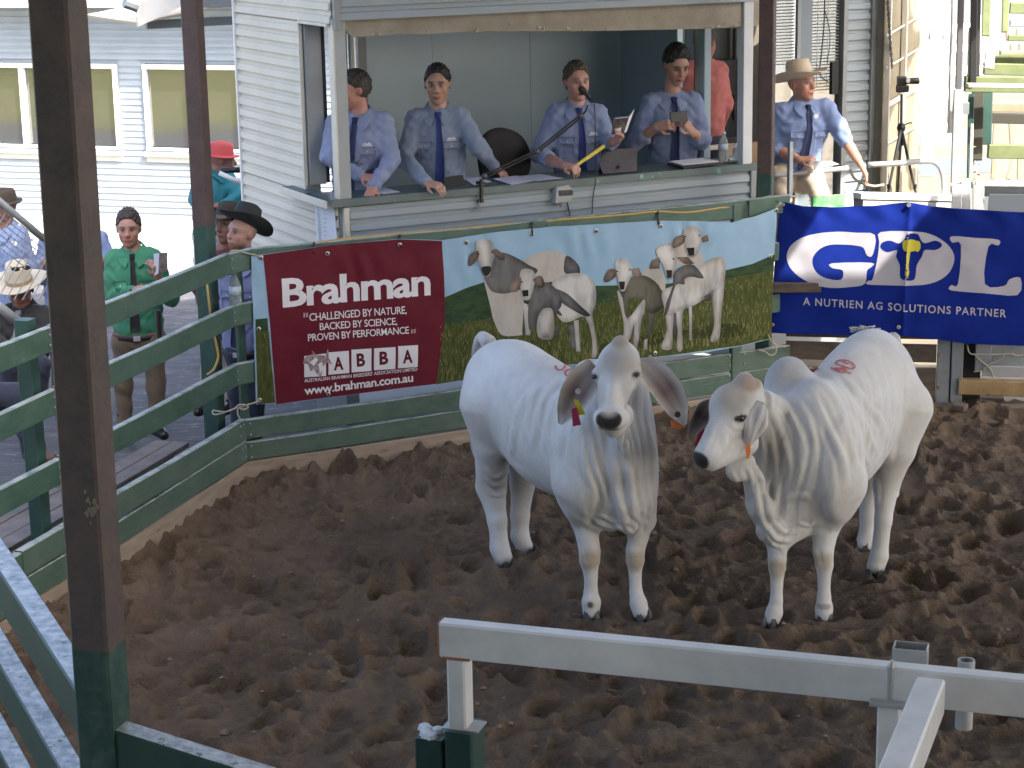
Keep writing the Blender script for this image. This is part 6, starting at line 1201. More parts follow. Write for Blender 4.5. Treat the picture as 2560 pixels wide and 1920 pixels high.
# chair behind the second man
chair = thing('office_chair', 'black padded office chair behind the counter between two men', 'chair', ST(2.55, 1.35, .98))
cz = lambda u, v: onT(u, v, 1.25)
s_ = SD(np.min([cz(1150, 470), cz(1345, 310)], 0) - .25, np.max([cz(1150, 470), cz(1345, 310)], 0) + .25, .012)
s_.ell(cz(1262, 405), (.235, .045, .26), np.stack([FD, LD, Z3]), .03); s_.ell(cz(1240, 372), (.16, .04, .16), np.stack([FD, LD, Z3]), .05)
sdobj('backrest', s_, M['blackm'], chair)
b = MB(); b.box(ST(2.55, 1.1, 1.42), .48, .46, .09, FD, ch=.03); b.make('seat', M['blackm'], chair); b = MB(); b.tube([ST(2.55, 1.1, 1.0), ST(2.55, 1.1, 1.4)], .03); b.make('column', M['black'], chair)
b = MB()
for k in range(5): a = k * 1.2566; b.tube([ST(2.55, 1.1, 1.04), ST(2.55 + .26 * math.cos(a), 1.1 + .26 * math.sin(a), 1.01)], .018)
b.make('base', M['black'], chair)
# ================================================================== right side
def RP(u, v, ppm): return cC + ray(u, v) * (FPX / ppm)
tw = thing('tin_wall', 'tan corrugated tin wall with a hanging chain beside the office', 'wall', RP(2250, 450, 280))
q0, q1 = RP(2206, 250, 284), RP(2302, 250, 262); dq = unit((q1 - q0) * V3(1, 1, 0)); nq = V3(dq[1], -dq[0], 0); Lq = np.linalg.norm((q1 - q0)[:2])
b = MB(); n_ = 48; vs_ = []
for i in range(n_ + 1):
    p = q0 * V3(1, 1, 0) + dq * Lq * i / n_ + nq * .012 * math.sin(i * math.pi / 2); vs_ += [p + Z3 * 0, p + Z3 * 4.2]
b.add(vs_, [[2 * i, 2 * i + 2, 2 * i + 3, 2 * i + 1] for i in range(n_)]); b.make('tin_sheet', M['tin'], tw)
for i, x in enumerate((.02, .42, .78)): b = MB(); p = q0 * V3(1, 1, 0) + dq * Lq * x + nq * .03; b.beam(p, p + Z3 * 4.2, .05, .04, dq); b.make('stud', M['trimcream'], tw)
for i, v in enumerate((60, 140, 235, 330)): b = MB(); p = onplane(2215, v + 30, q0 + nq * .03, nq); q = onplane(2300, v - 20, q0 + nq * .03, nq); b.beam(p, q, .012, .02 if i != 2 else .05); b.make('batten', M['trimcream'], tw)
chn = thing('chain', 'rusty chain hanging on the tan tin wall', 'chain', onplane(2222, 170, q0 + nq * .05, nq))
for i in range(24):
    v = 0 + i * 7.2; c = onplane(2219 + .065 * v, v, q0 + nq * .06, nq); b = MB(); a1 = unit(dq + (.5 if i % 2 else -.5) * nq); b.tube([c + a1 * .014 * math.sin(t) + Z3 * .022 * math.cos(t) for t in np.linspace(0, 2 * math.pi, 9)], .0045, 5)
    o_ = b.make('link', mat('old_chain', (.11, .10, .085), .6, metal=.4), chn)
# camcorder on tripod
TP = 285
tri = thing('tripod_camera', 'small black camcorder on a spindly black tripod by the tin wall', 'camera', RP(2250, 480, TP) * V3(1, 1, 0))
hub = RP(2253, 320, TP)
b = MB(); b.tube([RP(2254, 235, TP), hub, RP(2255, 365, TP)], .012, 8); b.make('column', M['black'], tri)
b = MB(); b.lathe([(.03, -.03), (.04, 0), (.03, .04)], hub, 10); b.make('hub', M['black'], tri, smooth=True)
for u, v, pp in ((2222, 472, 292), (2245, 472, 275), (2287, 472, 288)):
    b = MB(); b.tube([hub, RP(u, v, pp), RP(u, v, pp) + (RP(u, v, pp) - hub) * .9], [.016, .011, .009], 8); b.make('leg', M['black'], tri)
    b = MB(); b.lathe([(.016, 0), (.018, .04)], RP(u, v, pp) , 8); b.make('leg_lock', M['black'], tri)
b = MB(); b.tube([hub + Z3 * .02, RP(2278, 306, TP), RP(2280, 310, TP)], .006); b.make('pan_handle', M['black'], tri)
hd = RP(2252, 218, TP); ax_ = unit(RP(2295, 202, TP) - RP(2258, 203, TP))
b = MB(); b.box(RP(2256, 222, TP), .10, .08, .06, ax_, ch=.012); b.make('head', M['blackm'], tri)
b = MB(); b.box(RP(2254, 203, TP), .075, .07, .085, ax_, ch=.02); b.make('camera_body', M['black'], tri); b = MB(); b.lathe([(.026, 0), (.028, .06), (.03, .12), (.026, .125)], RP(2262, 203, TP), 14, ax_); b.make('lens', M['black'], tri, smooth=True, autos=40)
b = MB(); b.lathe([(.02, 0), (.022, .02)], RP(2260, 200, TP) - LD * .04, 12, -LD); b.make('lens_ring', M['galv'], tri)
# pipe rail in front of the office
hrail = thing('pipe_rail', 'bent galvanised pipe handrail beside the man in the cream hat', 'handrail', RP(2200, 415, 300))
b = MB(); b.tube(bez([RP(1930, 440, 305), RP(2010, 432, 305), RP(2120, 420, 304)], 12), .022, 10); b.make('pipe', M['galv'], hrail, smooth=True)
b = MB(); b.tube(bez([RP(2170, 412, 300), RP(2250, 408, 300), RP(2320, 402, 300), RP(2345, 412, 300), RP(2358, 440, 300), RP(2361, 485, 300)], 30), .024, 10); b.make('pipe', M['galv'], hrail, smooth=True)
b = MB(); b.tube(bez([RP(2125, 425, 303), RP(2140, 450, 303), RP(2180, 465, 303), RP(2210, 462, 303)], 16), .012, 8); b.make('hose', M['rope'], hrail, smooth=True)
b = MB(); b.beam(RP(1976, 355, 320), RP(1974, 495, 320), .035, .035, FD); tag(b.make('short_post', M['galvdull']), 'short grey steel post in front of the man in the cream hat', 'post')
led = thing('ledge_wall', 'low grey rendered wall with white top behind the blue banner', 'wall', RP(2260, 500, 300))
w0, w1 = RP(2135, 488, 312), RP(2380, 494, 300); b = MB(); b.beam(w0 - Z3 * .35, w1 - Z3 * .35, .14, .68); b.make('wall', M['rendgrey'], led)
b = MB(); b.beam(w0 + Z3 * .0, w1 + Z3 * .0, .17, .045); b.make('cap', M['trimwhite'], led)
sg_ = thing('green_sign', 'small bright green sign panel behind the top of the blue banner', 'sign', RP(2080, 510, 318))
b = MB(); b.beam(RP(2030, 512, 320), RP(2112, 505, 316), .02, .13); b.make('panel', mat('bright_green_sign', (.06, .32, .08), .5, (.4, .6, .4), 8, .7), sg_); b = MB(); b.beam(RP(2112, 492, 315), RP(2132, 490, 315), .03, .16); b.make('white_edge', M['trimwhite'], sg_)
for (u, v), lb in zip(((2391, 462), (2414, 450)), ('white capped square tube, left one of the pair above the blue banner', 'white capped square tube, right one of the pair above the blue banner')):
    t_ = thing('square_tube', lb, 'post', RP(u, v + 60, 316), 'white capped tubes'); b = MB(); b.beam(RP(u, v + 120, 316), RP(u, v + 3, 316), .075, .075, G2, .004); b.make('tube', M['galv'], t_); b = MB(); b.box(RP(u, v, 316), .085, .085, .012, G2); b.make('cap', M['trimwhite'], t_)
sp = thing('steel_post', 'tall grey steel post with bolted bracket left of the green loading ramp', 'post', RP(2388, 540, 310))
b = MB(); b.beam(RP(2388, 480, 308), RP(2396, 225, 308), .075, .075, G2, .005); b.make('lower_post', M['galvdull'], sp); b = MB(); b.beam(RP(2396, 225, 308), RP(2404, -40, 308), .05, .05, G2, .005); b.make('upper_post', mat('dark_steel', (.07, .07, .075), .5), sp)
b = MB(); b.box(RP(2402, 270, 305), .13, .09, .09, G2); b.make('bracket', M['galvdull'], sp)
wp = thing('white_pole', 'thin white pole standing left of the tall steel post', 'post', RP(2378, 480, 296)); b = MB(); b.tube([RP(2374, 332, 290), RP(2386, -60, 290)], .022, 10); b.make('pole', M['trimwhite'], wp, smooth=True)
# green loading ramp
rmp = thing('loading_ramp', 'mossy green timber cattle loading ramp at the right edge', 'ramp', RP(2500, 540, 290))
def rb(u0, v0, u1, v1, pp0, pp1, h, th, m_, nm='rail'):
    b = MB(); b.beam(RP(u0, v0, pp0), RP(u1, v1, pp1), th, h, Z3, .006); return b.make(nm, m_, rmp)
rb(2412, 210, 2620, 212, 296, 296, .13, .09, M['mossgreen']); rb(2418, 213, 2620, 216, 300, 300, .03, .12, M['trimcream'], 'rail_cap')
rb(2470, 378, 2620, 380, 285, 285, .12, .08, M['mossgreen']); rb(2478, 268, 2620, 270, 282, 282, .08, .08, M['tin']); rb(2475, 295, 2620, 298, 282, 282, .09, .06, mat('dark_timber', (.04, .04, .03), .8))
rb(2480, 150, 2620, 152, 276, 276, .09, .07, M['mossgreen']); rb(2500, 132, 2620, 133, 278, 278, .04, .07, M['tin']); rb(2460, 172, 2620, 176, 280, 280, .10, .09, M['mossgreen']); rb(2520, 95, 2620, 97, 276, 276, .05, .05, M['mossgreen'])
rb(2525, 20, 2620, 22, 262, 262, .10, .05, M['mossgreen']); rb(2525, 58, 2620, 60, 262, 262, .06, .05, M['trimgrey'])
for u, v0, v1, pp, w_, m_ in ((2432, 210, -60, 297, .055, M['black']), (2425, 200, 70, 296, .05, M['trimcream']), (2442, 190, -60, 296, .045, M['blackm']), (2440, 400, 225, 290, .10, MATS['dark_timber']), (2458, 360, 225, 284, .13, M['dkgreen']), (2424, 470, 235, 292, .05, M['dkgreen']), (2426, 455, 310, 296, .025, M['trimcream']), (2464, 90, -60, 276, .07, M['mossgreen']), (2478, 150, 90, 280, .05, M['trimwhite']), (2472, 172, 130, 284, .08, M['trimcream']), (2512, 80, -60, 262, .06, M['mossgreen'])):
    b = MB(); b.beam(RP(u, v0, pp), RP(u + 4, v1, pp), w_, w_, G2, .005); b.make('post', m_, rmp)
for u, v0, v1 in ((2482, 448, 380), (2520, 448, 378), (2548, 448, 380), (2486, 365, 310), (2530, 362, 300)):
    b = MB(); b.beam(RP(u, v0, 270), RP(u + rng.uniform(-6, 22), v1, 270), .05, .04, G2, .004); b.make('baluster', M['tin'], rmp)
for k, (u, v) in enumerate(((2520, 88), (2545, 82), (2530, 120), (2552, 118))): b = MB(); b.beam(RP(u, v + 12, 268), RP(u, v - 8, 268), .04, .04, G2, .006); b.make('peg', M['tin'], rmp)
b = MB()
for k in range(40):
    c = RP(2436 + rng.uniform(-8, 14), 372 + rng.uniform(-10, 95), 290 + rng.uniform(-3, 3)); a_ = unit(rng.normal(0, 1, 3)); b.add([c, c + a_ * .03, c + np.cross(a_, Z3) * .03 + Z3 * .01], [[0, 1, 2]])
tag(b.make('dry_leaves', mat('dry_leaf', (.22, .16, .10), .8, (.35, .3, .24), 20)), 'dry leaves caught against the post of the loading ramp', 'leaves', kind='stuff')
sc_p = thing('grey_panel', 'pale grey framed panel with dark mesh top behind the right end of the blue banner', 'panel', RP(2500, 540, 312))
b = MB(); b.beam(RP(2440, 458, 312), RP(2640, 460, 312), .05, .04); b.make('frame', M['trimwhite'], sc_p); b = MB(); b.beam(RP(2446, 560, 312), RP(2446, 462, 312), .05, .09, G2); b.make('frame', M['galvdull'], sc_p); b = MB(); b.beam(RP(2455, 520, 310), RP(2640, 522, 310), .02, .42); b.make('sheet', M['galvdull'], sc_p); b = MB(); b.beam(RP(2470, 522, 313), RP(2640, 524, 313), .01, .24); b.make('mesh_infill', mat('dark_mesh', (.05, .06, .075), .6), sc_p)
# bright yards beyond
yr = thing('stock_yard', 'white timber cattle yard rails standing in the sun beyond the tin wall', 'rail fence', RP(2350, 400, 200) * V3(1, 1, 0))
for v, pp, h, m_ in ((70, 150, .14, M['trimwhite']), (90, 150, .12, M['rendgrey']), (122, 165, .12, M['trimwhite']), (148, 175, .16, mat('shaded_rail', (.17, .21, .27), .6)), (178, 185, .14, M['trimwhite']), (205, 200, .16, MATS['shaded_rail']), (236, 205, .16, M['trimwhite']), (278, 210, .18, MATS['shaded_rail']), (345, 222, .18, MATS['shaded_rail']), (415, 235, .18, MATS['shaded_rail'])):  # blue-grey rails are white rails with their shade painted in
    b = MB(); b.beam(RP(2290, v, pp), RP(2480, v - 3, pp), .05, h * .9); b.make('rail', m_, yr)
for u, v0, v1, pp in ((2336, 112, 36, 150), (2370, 112, 10, 150), (2346, 300, 120, 190), (2318, 440, 300, 225), (2452, 150, 40, 150)):
    b = MB(); b.beam(RP(u, v0, pp), RP(u, v1, pp), .14, .14, G2); b.make('post', M['trimwhite'], yr)
b = MB(); b.beam(RP(2300, 330, 215), RP(2352, 290, 215), .1, .4); b.make('panel', M['trimcream'], yr)
b = MB(); b.tube([RP(2300 + 30 * math.cos(a) + 25, 275 - 34 * math.sin(a), 215) for a in np.linspace(0, 3.14, 12)], .06, 8); b.make('hoop', M['trimwhite'], yr, smooth=True)
rs = thing('rusty_shed', 'rust red roofed shed far beyond the cattle yards', 'shed', RP(2360, 40, 110) * V3(1, 1, 0)); b = MB(); b.beam(RP(2270, 2, 110), RP(2600, 2, 110), 2.2, .12, unit(Z3 + .6 * V3(0, -1, 0))); b.make('roof', M['rust'], rs); b = MB(); b.beam(RP(2270, 30, 108), RP(2600, 30, 108), .2, .6); b.make('wall', mat('shade_shed', (.12, .15, .19), .7), rs)
for u in (2300, 2350, 2420, 2500): b = MB(); b.beam(RP(u, 70, 112), RP(u, 8, 112), .2, .2, G2); b.make('post', M['trimgrey'], rs)
bw_ = thing('back_wall', 'long pale concrete wall closing the far side of the cattle yards', 'wall', (8, 46, 0)); b = MB(); b.beam((-30, 46, 2), (60, 40, 2), .3, 4.2); b.make('wall', mat('far_wall', (.20, .22, .23), .8, (.15, .16, .17), 1.2), bw_)
# ================================================================== people
M['skin'] = mat('skin', (1, 1, 1), .5, (.82, .74, .72), 30, .5, .12, 90, attr='Col', dist=.002)
M['hairm'] = mat('hair', (1, 1, 1), .55, (.45, .45, .45), 60, .8, .6, 110, attr='Col', dist=.004, stretch=(1, 1, .5))
SHIRTS = {}
def cloth(name, c, k=.82): return mat(name, c, .8, tuple(x * k for x in c), 9, .8, .25, 150, sheen=.15, dist=.003)
def hand(s, W, d, n, k=1., curl=.5, side=1, spread=.2, r=.0086):
    """palm, four unequal fingers and a thumb; n points out of the back of the hand"""
    d = unit(d); n = unit(n - d * np.dot(n, d)); l = np.cross(n, d) * side
    for x in (-.026, -.009, .009, .026): s.cone(W + d * .0 * k + l * x * .6 * k, W + d * .085 * k + l * x * k, .019 * k, .0135 * k, .012)
    for i, (x, L1, L2) in enumerate(((-.031, .034, .030), (-.0105, .042, .036), (.0105, .044, .038), (.031, .040, .034))):
        a = W + d * (.086 if i else .078) * k + l * x * k; dd = unit(d + l * x * spread * 12 * .1); c1 = curl * (.9 + .12 * i); c2 = curl * 2.0
        p1 = a + (dd * math.cos(c1) - n * math.sin(c1)) * L1 * k; p2 = p1 + (dd * math.cos(c2) - n * math.sin(c2)) * L2 * k
        s.cone(a, p1, r * 1.05 * k, r * k, .004); s.cone(p1, p2, r * k, r * .82 * k, .003)
    t0 = W + d * .025 * k + l * .024 * k - n * .006 * k; t1 = t0 + (d * .6 + l * .75 - n * .2) * .042 * k; t2 = t1 + (d * .92 + l * .1 - n * .35) * .034 * k
    s.cone(t0, t1, .014 * k, .0105 * k, .008); s.cone(t1, t2, .0105 * k, .0085 * k, .003)
def frame(azd, pitch=0, roll=0):
    f = az(azd) * math.cos(R(pitch)) + Z3 * math.sin(R(pitch)); l = unit(np.cross(Z3, f)); u = np.cross(f, l)
    l2 = l * math.cos(R(roll)) + u * math.sin(R(roll)); u2 = np.cross(f, l2); return f, l2, u2
def head_sd(s, c, fr, k, jaw=1.0):
    f, l, u = fr; A = np.stack([f, l, u]); q = lambda a, b, z: c + (f * a + l * b + u * z) * k
    s.ell(q(-.012, 0, .035), np.array((.099, .081, .092)) * k, A, .015); s.ell(q(.03, 0, -.04), np.array((.066, .066 * jaw, .072)) * k, A, .025)
    s.ell(q(.062, 0, -.094), np.array((.028, .030 * jaw, .022)) * k, A, .022); s.ell(q(.05, 0, .035), np.array((.045, .062, .045)) * k, A, .02)
    s.cone(q(.088, 0, .022), q(.112, 0, -.022), .009 * k, .0135 * k, .010); s.ell(q(.098, .012, -.027), np.array((.012, .010, .009)) * k, A, .006); s.ell(q(.098, -.012, -.027), np.array((.012, .010, .009)) * k, A, .006)
    for b_ in (-1, 1):
        s.ell(q(.072, .030 * b_, .034), np.array((.022, .026, .011)) * k, A, .010); s.ell(q(.060, .044 * b_, -.018), np.array((.026, .020, .022)) * k, A, .018)
        s.ell(q(.100, .031 * b_, .012), np.array((.016, .018, .010)) * k, A, .008, 's'); s.ell(q(.080, .031 * b_, .011), np.array((.011, .015, .009)) * k, A, .003)
        s.ell(q(-.008, .080 * b_, .002), np.array((.019, .009, .031)) * k, A, .006)
    s.ell(q(.088, 0, -.058), np.array((.014, .027, .008)) * k, A, .005); s.ell(q(.086, 0, -.070), np.array((.013, .022, .008)) * k, A, .005); s.ell(q(.103, 0, -.0645), np.array((.006, .024, .0025)) * k, A, .003, 's')
    return q, A
def head_paint(q, A, k, skin, hair, open_mouth=False, beard=None):
    sk = np.array(skin); r_ = lambda *a: np.array(a) * k; P_ = []
    if beard is not None: P_ += [(q(.05, 0, -.085), r_(.065, .075, .048), beard, .5, A), (q(.09, 0, -.045), r_(.025, .035, .012), beard, .6, A)]
    P_ += [(q(.07, 0, -.04), r_(.07, .09, .03), sk * V3(1.05, .90, .88), 1.2, A), (q(.105, 0, -.02), r_(.02, .022, .022), sk * V3(1.05, .90, .88), .9, A)]
    P_ += [(q(.09, 0, -.0645), r_(.022, .025, .013), sk * V3(.80, .50, .48), .5, A)]
    if open_mouth: P_ += [(q(.098, 0, -.066), r_(.03, .017, .009), (.05, .015, .015), .4, A)]
    else: P_ += [(q(.1, 0, -.0645), r_(.03, .024, .0028), sk * .35, .6, A)]
    for b_ in (-1, 1):
        P_ += [(q(.085, .031 * b_, .014), r_(.03, .022, .015), sk * .62, .9, A), (q(.088, .031 * b_, .011), r_(.02, .0135, .0062), (.30, .27, .25), .4, A), (q(.09, .031 * b_, .011), r_(.02, .0062, .0066), (.03, .02, .015), .4, A), (q(.09, .031 * b_, .0185), r_(.025, .017, .0032), sk * .25, .6, A),
               (q(.09, .032 * b_, .035), r_(.03, .021, .0055), np.array(hair) * .8 + sk * .08, .5, A), (q(-.005, .085 * b_, .0), r_(.012, .012, .02), sk * V3(.95, .6, .55), .8, A)]
    return P_
def drape(bvh, org, f, l, rows, off=.007, nx=3, fwd=.6):
    """rows of (centre, halfwidth): lay a strip over the cloth in front of the body"""
    b = MB(); v = []; 
    for c, hw in rows:
        for j in range(nx):
            p = np.asarray(c) + l * hw * (-1 + 2 * j / (nx - 1)); h = bvh.ray_cast(Vector(p + f * fwd - org), Vector(-f))
            p2 = np.array(h[0]) + org if h[0] is not None else p
            if abs((p2 - p) @ f) > .35: p2 = p
            v.append(p2 + f * off)
    n = len(rows); m = n * nx; v2 = [p - f * off * .9 for p in v]
    fs = [[i * nx + j, i * nx + j + 1, (i + 1) * nx + j + 1, (i + 1) * nx + j] for i in range(n - 1) for j in range(nx - 1)]
    rim = [i * nx for i in range(n)] + [(n - 1) * nx + j for j in range(1, nx)] + [i * nx + nx - 1 for i in range(n - 2, -1, -1)] + [j for j in range(nx - 2, 0, -1)]
    b.add(v + v2, fs + [[m + q for q in x[::-1]] for x in fs] + [[rim[i], m + rim[i], m + rim[(i + 1) % len(rim)], rim[(i + 1) % len(rim)]] for i in range(len(rim))])
    return b
def hat(root, c, fr, k, m_, brim=.165, crown=.115, curl=.05, dent=.02, band=None, tilt=0, droop=.0, m2=None):
    f, l, u = fr; n = 36; b = MB(); prof = []
    def ring(rx, z, kz, flip=1): return [c + k * (f * rx * 1.18 * math.cos(a) + l * rx * math.sin(a) + u * (z + kz * (math.sin(a) ** 2) - droop * kz / max(curl, .01) * math.cos(a) ** 2)) for a in np.linspace(0, 2 * math.pi, n, endpoint=False)]
    R_ = [ring(.082, -.012, 0), ring(.12, -.008, curl * .25), ring(brim, -.004, curl), ring(brim, .001, curl), ring(.12, -.002, curl * .25), ring(.088, .002, 0), ring(.086, .03, 0), ring(.082, crown * .7, 0), ring(.074, crown * .95, .004), ring(.055, crown, .008), ring(.028, crown - dent, .012), ring(.004, crown - dent * 1.2, 0)]
    v = [p for r in R_ for p in r]; m = len(R_); fs = [[i * n + j, i * n + (j + 1) % n, (i + 1) * n + (j + 1) % n, (i + 1) * n + j] for i in range(m - 1) for j in range(n)] + [[(m - 1) * n + j for j in range(n)]]
    b.add(v, fs); o_ = b.make('hat', m_, root, smooth=True, autos=60)
    if band is not None:
        b = MB(); Rb = [ring(.0895, .002, 0), ring(.0885, .028, 0)]; b.add([p for r in Rb for p in r], [[j, (j + 1) % n, n + (j + 1) % n, n + j] for j in range(n)]); b.make('hat_band', band, o_, smooth=True)
    return o_
def hair_sd(root, c, fr, k, col, front=.055, thick=.008, side=-.045, seed=0, vol=0):
    f, l, u = fr; A = np.stack([f, l, u]); q = lambda a, b, z: c + (f * a + l * b + u * z) * k
    s = SD(c - .19 * k, c + .19 * k, .0055 * k)
    s.ell(q(-.014, 0, .036 + vol * .4), (np.array((.098, .081, .094)) + thick + np.array((0, -.002, vol + .003))) * k, A, .01)
    g = lambda x, y, z: 0.0052 * k * (np.sin(150 * x + 40 * z + seed) * np.sin(130 * y + 60 * z) + np.sin(260 * x - 90 * z) * .5)
    s.disp(g)
    [s.ell(q(.105, x_, -.012), np.array((.078, .055, .062 + front)) * k, A, .004, 's') for x_ in (-.022, 0, .022)]; s.half(q(-.03, 0, side), unit(-u + f * .6), .012)
    for b_ in (-1, 1): s.ell(q(.085, .09 * b_, -.012), np.array((.075, .046, .080)) * k, A, .006, 's'); s.ell(q(.0, .085 * b_, -.012), np.array((.026, .03, .035)) * k, A, .004, 's')
    return sdobj('hair', s, M['hairm'], root, col, [(q(-.04, .08, -.02), np.array((.1, .05, .05)) * k, tuple(1.5 * x + .02 for x in col), .8, A), (q(-.04, -.08, -.02), np.array((.1, .05, .05)) * k, tuple(1.5 * x + .02 for x in col), .8, A)])
def person(label, y0, head, face, sh, el, wr, hands, hips, k=1.15, body_az=190, shirt=None, sleeve=('long', 'long'), skin=(.42, .26, .20), hair=(.03, .022, .018), tie=None, collar=True, pocket=True, trousers=None, legs=None, hatspec=None, hairspec=None, group=None, jaw=1., open_mouth=False, beard=None, h=.0085, fat=1., badge=True, foldseed=0, depth=1., shoes=None, vest=None, nohead=False, logo=False):
    J_ = lambda p: p if isinstance(p, np.ndarray) else aty(p[0], p[1], y0 + (p[2] if len(p) > 2 else 0))
    H = J_(head); S_ = [J_(p) for p in sh]; E_ = [J_(p) for p in el]; W_ = [J_(p) for p in wr]; hp = J_(hips)
    fr = frame(*face); f, l, u = fr; bf, bl, bu = frame(body_az); Ab = np.stack([bf, bl, bu])
    root = thing('person', label, 'person', (hp[0], hp[1], min(hp[2] - .9 * k, hp[2])), group)
    pts = [H] + S_ + E_ + W_ + [hp]; lo = np.min(pts, 0) - .24 * k; hi = np.max(pts, 0) + .24 * k
    s = SD(lo, hi, h); mid = (S_[0] + S_[1]) / 2; nb = mid + bu * .062 * k
    q, A = head_sd(s, H, fr, k, jaw)
    s.cone(H + (-f * .018 - u * .06) * k, nb - bf * .01 * k, .053 * k, .060 * k, .02); s.cone(nb, mid - bu * .02, .06 * k, .07 * k, .02); s.cone(mid - bu * .02, hp, .08 * k, .09 * k, .02)
    for i in range(2):
        s.chain([S_[i] * .8 + mid * .2, E_[i], W_[i]], [.042 * k, .036 * k, .026 * k], .01); s.cone(E_[i] * .7 + W_[i] * .3, W_[i] * .75 + E_[i] * .25, .041 * k, .032 * k, .02)
        s.cone(mid, S_[i] * .8 + mid * .2, .06 * k, .045 * k, .02)
        if hands[i] is not None: d_, n_, cu_, sd_ = hands[i]; hand(s, W_[i], np.asarray(d_, float), np.asarray(n_, float), k * .98, cu_, sd_)
    sdobj('body', s, M['skin'], root, skin, head_paint(q, A, k, skin, hair, open_mouth, beard), 1)
    # shirt
    sm = shirt; s2 = SD(lo, hi, h * 1.1)
    ch = mid - bu * .128 * k; s2.ell(ch + bf * .005, np.array((.122 * depth, .185 * fat, .165)) * k, Ab, .04); w0 = mid * .35 + hp * .65
    s2.ell(w0, np.array((.125 * depth, .170 * fat, .20)) * k, Ab, .06); s2.ell(hp + bu * .02, np.array((.122 * depth, .160 * fat, .14)) * k, Ab, .06)
    s2.cone(nb - bu * .006 * k - bf * .022 * k, mid - bf * .012 * k, .056 * k, .074 * k, .03)
    for i in range(2):
        sh_in = S_[i] * .86 + mid * .14; s2.cone(mid + bu * .0 * k, sh_in, .075 * k, .064 * k, .05); s2.cone(nb - bu * .018 * k - bf * .015 * k, sh_in, .050 * k, .056 * k, .04); s2.cone(sh_in, E_[i], .072 * k, .058 * k, .035)
        t = {'long': .93, 'rolled': .38, 'short': 0.0, 'half': .12}[sleeve[i]]
        if t > 0: c = E_[i] + (W_[i] - E_[i]) * t; s2.cone(E_[i], c, .058 * k, (.041 if t > .5 else .056) * k, .025); s2.cone(c - (W_[i] - E_[i]) * .06, c, (.043 if t > .5 else .058) * k, (.044 if t > .5 else .060) * k, .006)
        else:
            c = S_[i] + (E_[i] - S_[i]) * .8; s2.V[...] = s2.V; s2.cone(S_[i] + (E_[i] - S_[i]) * .55, c, .066 * k, .070 * k, .01)
    s2.ell(nb + bu * .075 * k + bf * .03 * k, np.array((.085, .074, .062)) * k, Ab, .01, 's')
    ph = foldseed * 1.7
    s2.disp(lambda x, y, z: (.0050 * np.sin(34 * x + 19 * z + 2.2 * np.sin(15 * z + 9 * y + ph) + ph) * np.sin(17 * z - 11 * x + ph * 2) + .0035 * np.sin(71 * z + 22 * x + 3 * np.sin(21 * x + ph)) * np.sin(13 * x + 7 * z + ph) + .0022 * np.sin(95 * x - 40 * z + 2 * np.sin(33 * z))))
    if sleeve[0] in ('short',) or True: pass
    o2, Ps, Fs = sdobj('shirt', s2, sm, root, None, (), 1)
    org = ORG[root.name]; bv = BVHTree.FromPolygons((Ps - org).tolist(), Fs.tolist())
    lc = SHIRTS.setdefault(sm.name, sm)
    thr = nb - bu * .022 * k
    thr = nb + bf * .070 * k - bu * .026 * k
    if collar:
        cc_ = nb - bf * .008 * k
        for sg in (-1, 1):
            P0 = []; na = 9
            for t in np.linspace(0, 1, na):
                a = R(10 + 168 * t); dr = bf * math.cos(a) + bl * sg * math.sin(a) * .95; zt = (.030 - .034 * math.cos(a)) * k; dp = (.062 * math.exp(-(t / .22) ** 2) + .034) * k
                P0 += [cc_ + dr * .066 * k + bu * zt, cc_ + dr * .074 * k + bu * (zt + .004 * k), cc_ + dr * (.094 + .016 * math.exp(-(t / .3) ** 2)) * k + bu * (zt - dp * .55) + bl * sg * .006 * k * (t < .2), cc_ + dr * (.106 + .034 * math.exp(-(t / .3) ** 2)) * k + bu * (zt - dp) + bl * sg * .022 * k * math.exp(-(t / .2) ** 2)]
            b = MB(); n4 = 4; v2 = [p - bf * .004 - bu * .001 for p in P0]; m4 = len(P0); fs = [[i * n4 + j, i * n4 + j + 1, (i + 1) * n4 + j + 1, (i + 1) * n4 + j] for i in range(na - 1) for j in range(3)]
            b.add(P0 + v2, fs + [[m4 + x for x in q_[::-1]] for q_ in fs]); b.make('collar', sm, root, smooth=True)
    if tie is not None:
        end = hp + bu * .0 * k + bf * .1; thr = thr - bf * .0; rows = []
        for t in np.linspace(0, 1, 16):
            c = thr * (1 - t) + end * t + bl * (.006 * math.sin(5 * t)); rows.append((c - bu * .004, (.017 if t < .05 else .013 + .024 * t) * k))
        drape(bv, org, bf, bl, rows, .010).make('tie', tie, root, smooth=True)
        b = MB(); kc = rows[0][0]; hh = bv.ray_cast(Vector(kc + bf * .5 - org), Vector(-bf)); kp = kc + bf * .016 * k
        b.lathe([(.014 * k, -.020 * k), (.020 * k, .0), (.023 * k, .016 * k), (.012 * k, .022 * k)], kp, 8, unit(bu - .15 * bf)); b.make('tie_knot', tie, root, smooth=True)
    if pocket:
        for sg in (-1, 1):
            pc = mid - bu * .155 * k + bl * sg * .088 * k; rows = [(pc + bu * (.022 - .044 * t) * k, .050 * k * (1 if t < .75 else .92)) for t in np.linspace(0, 1, 4)]
            drape(bv, org, bf, bl, rows, .006, 5).make('pocket_flap', sm, root, smooth=True)
            rows = [(pc + bu * (-.03 - .10 * t) * k, .047 * k) for t in np.linspace(0, 1, 4)]; drape(bv, org, bf, bl, rows, .003, 5).make('pocket', sm, root, smooth=True)
            rows = [(pc + bu * (-.006 - .007 * t) * k, .0042 * k) for t in (0, 1)]; drape(bv, org, bf, bl, rows, .010, 3).make('button', M['white'], root)
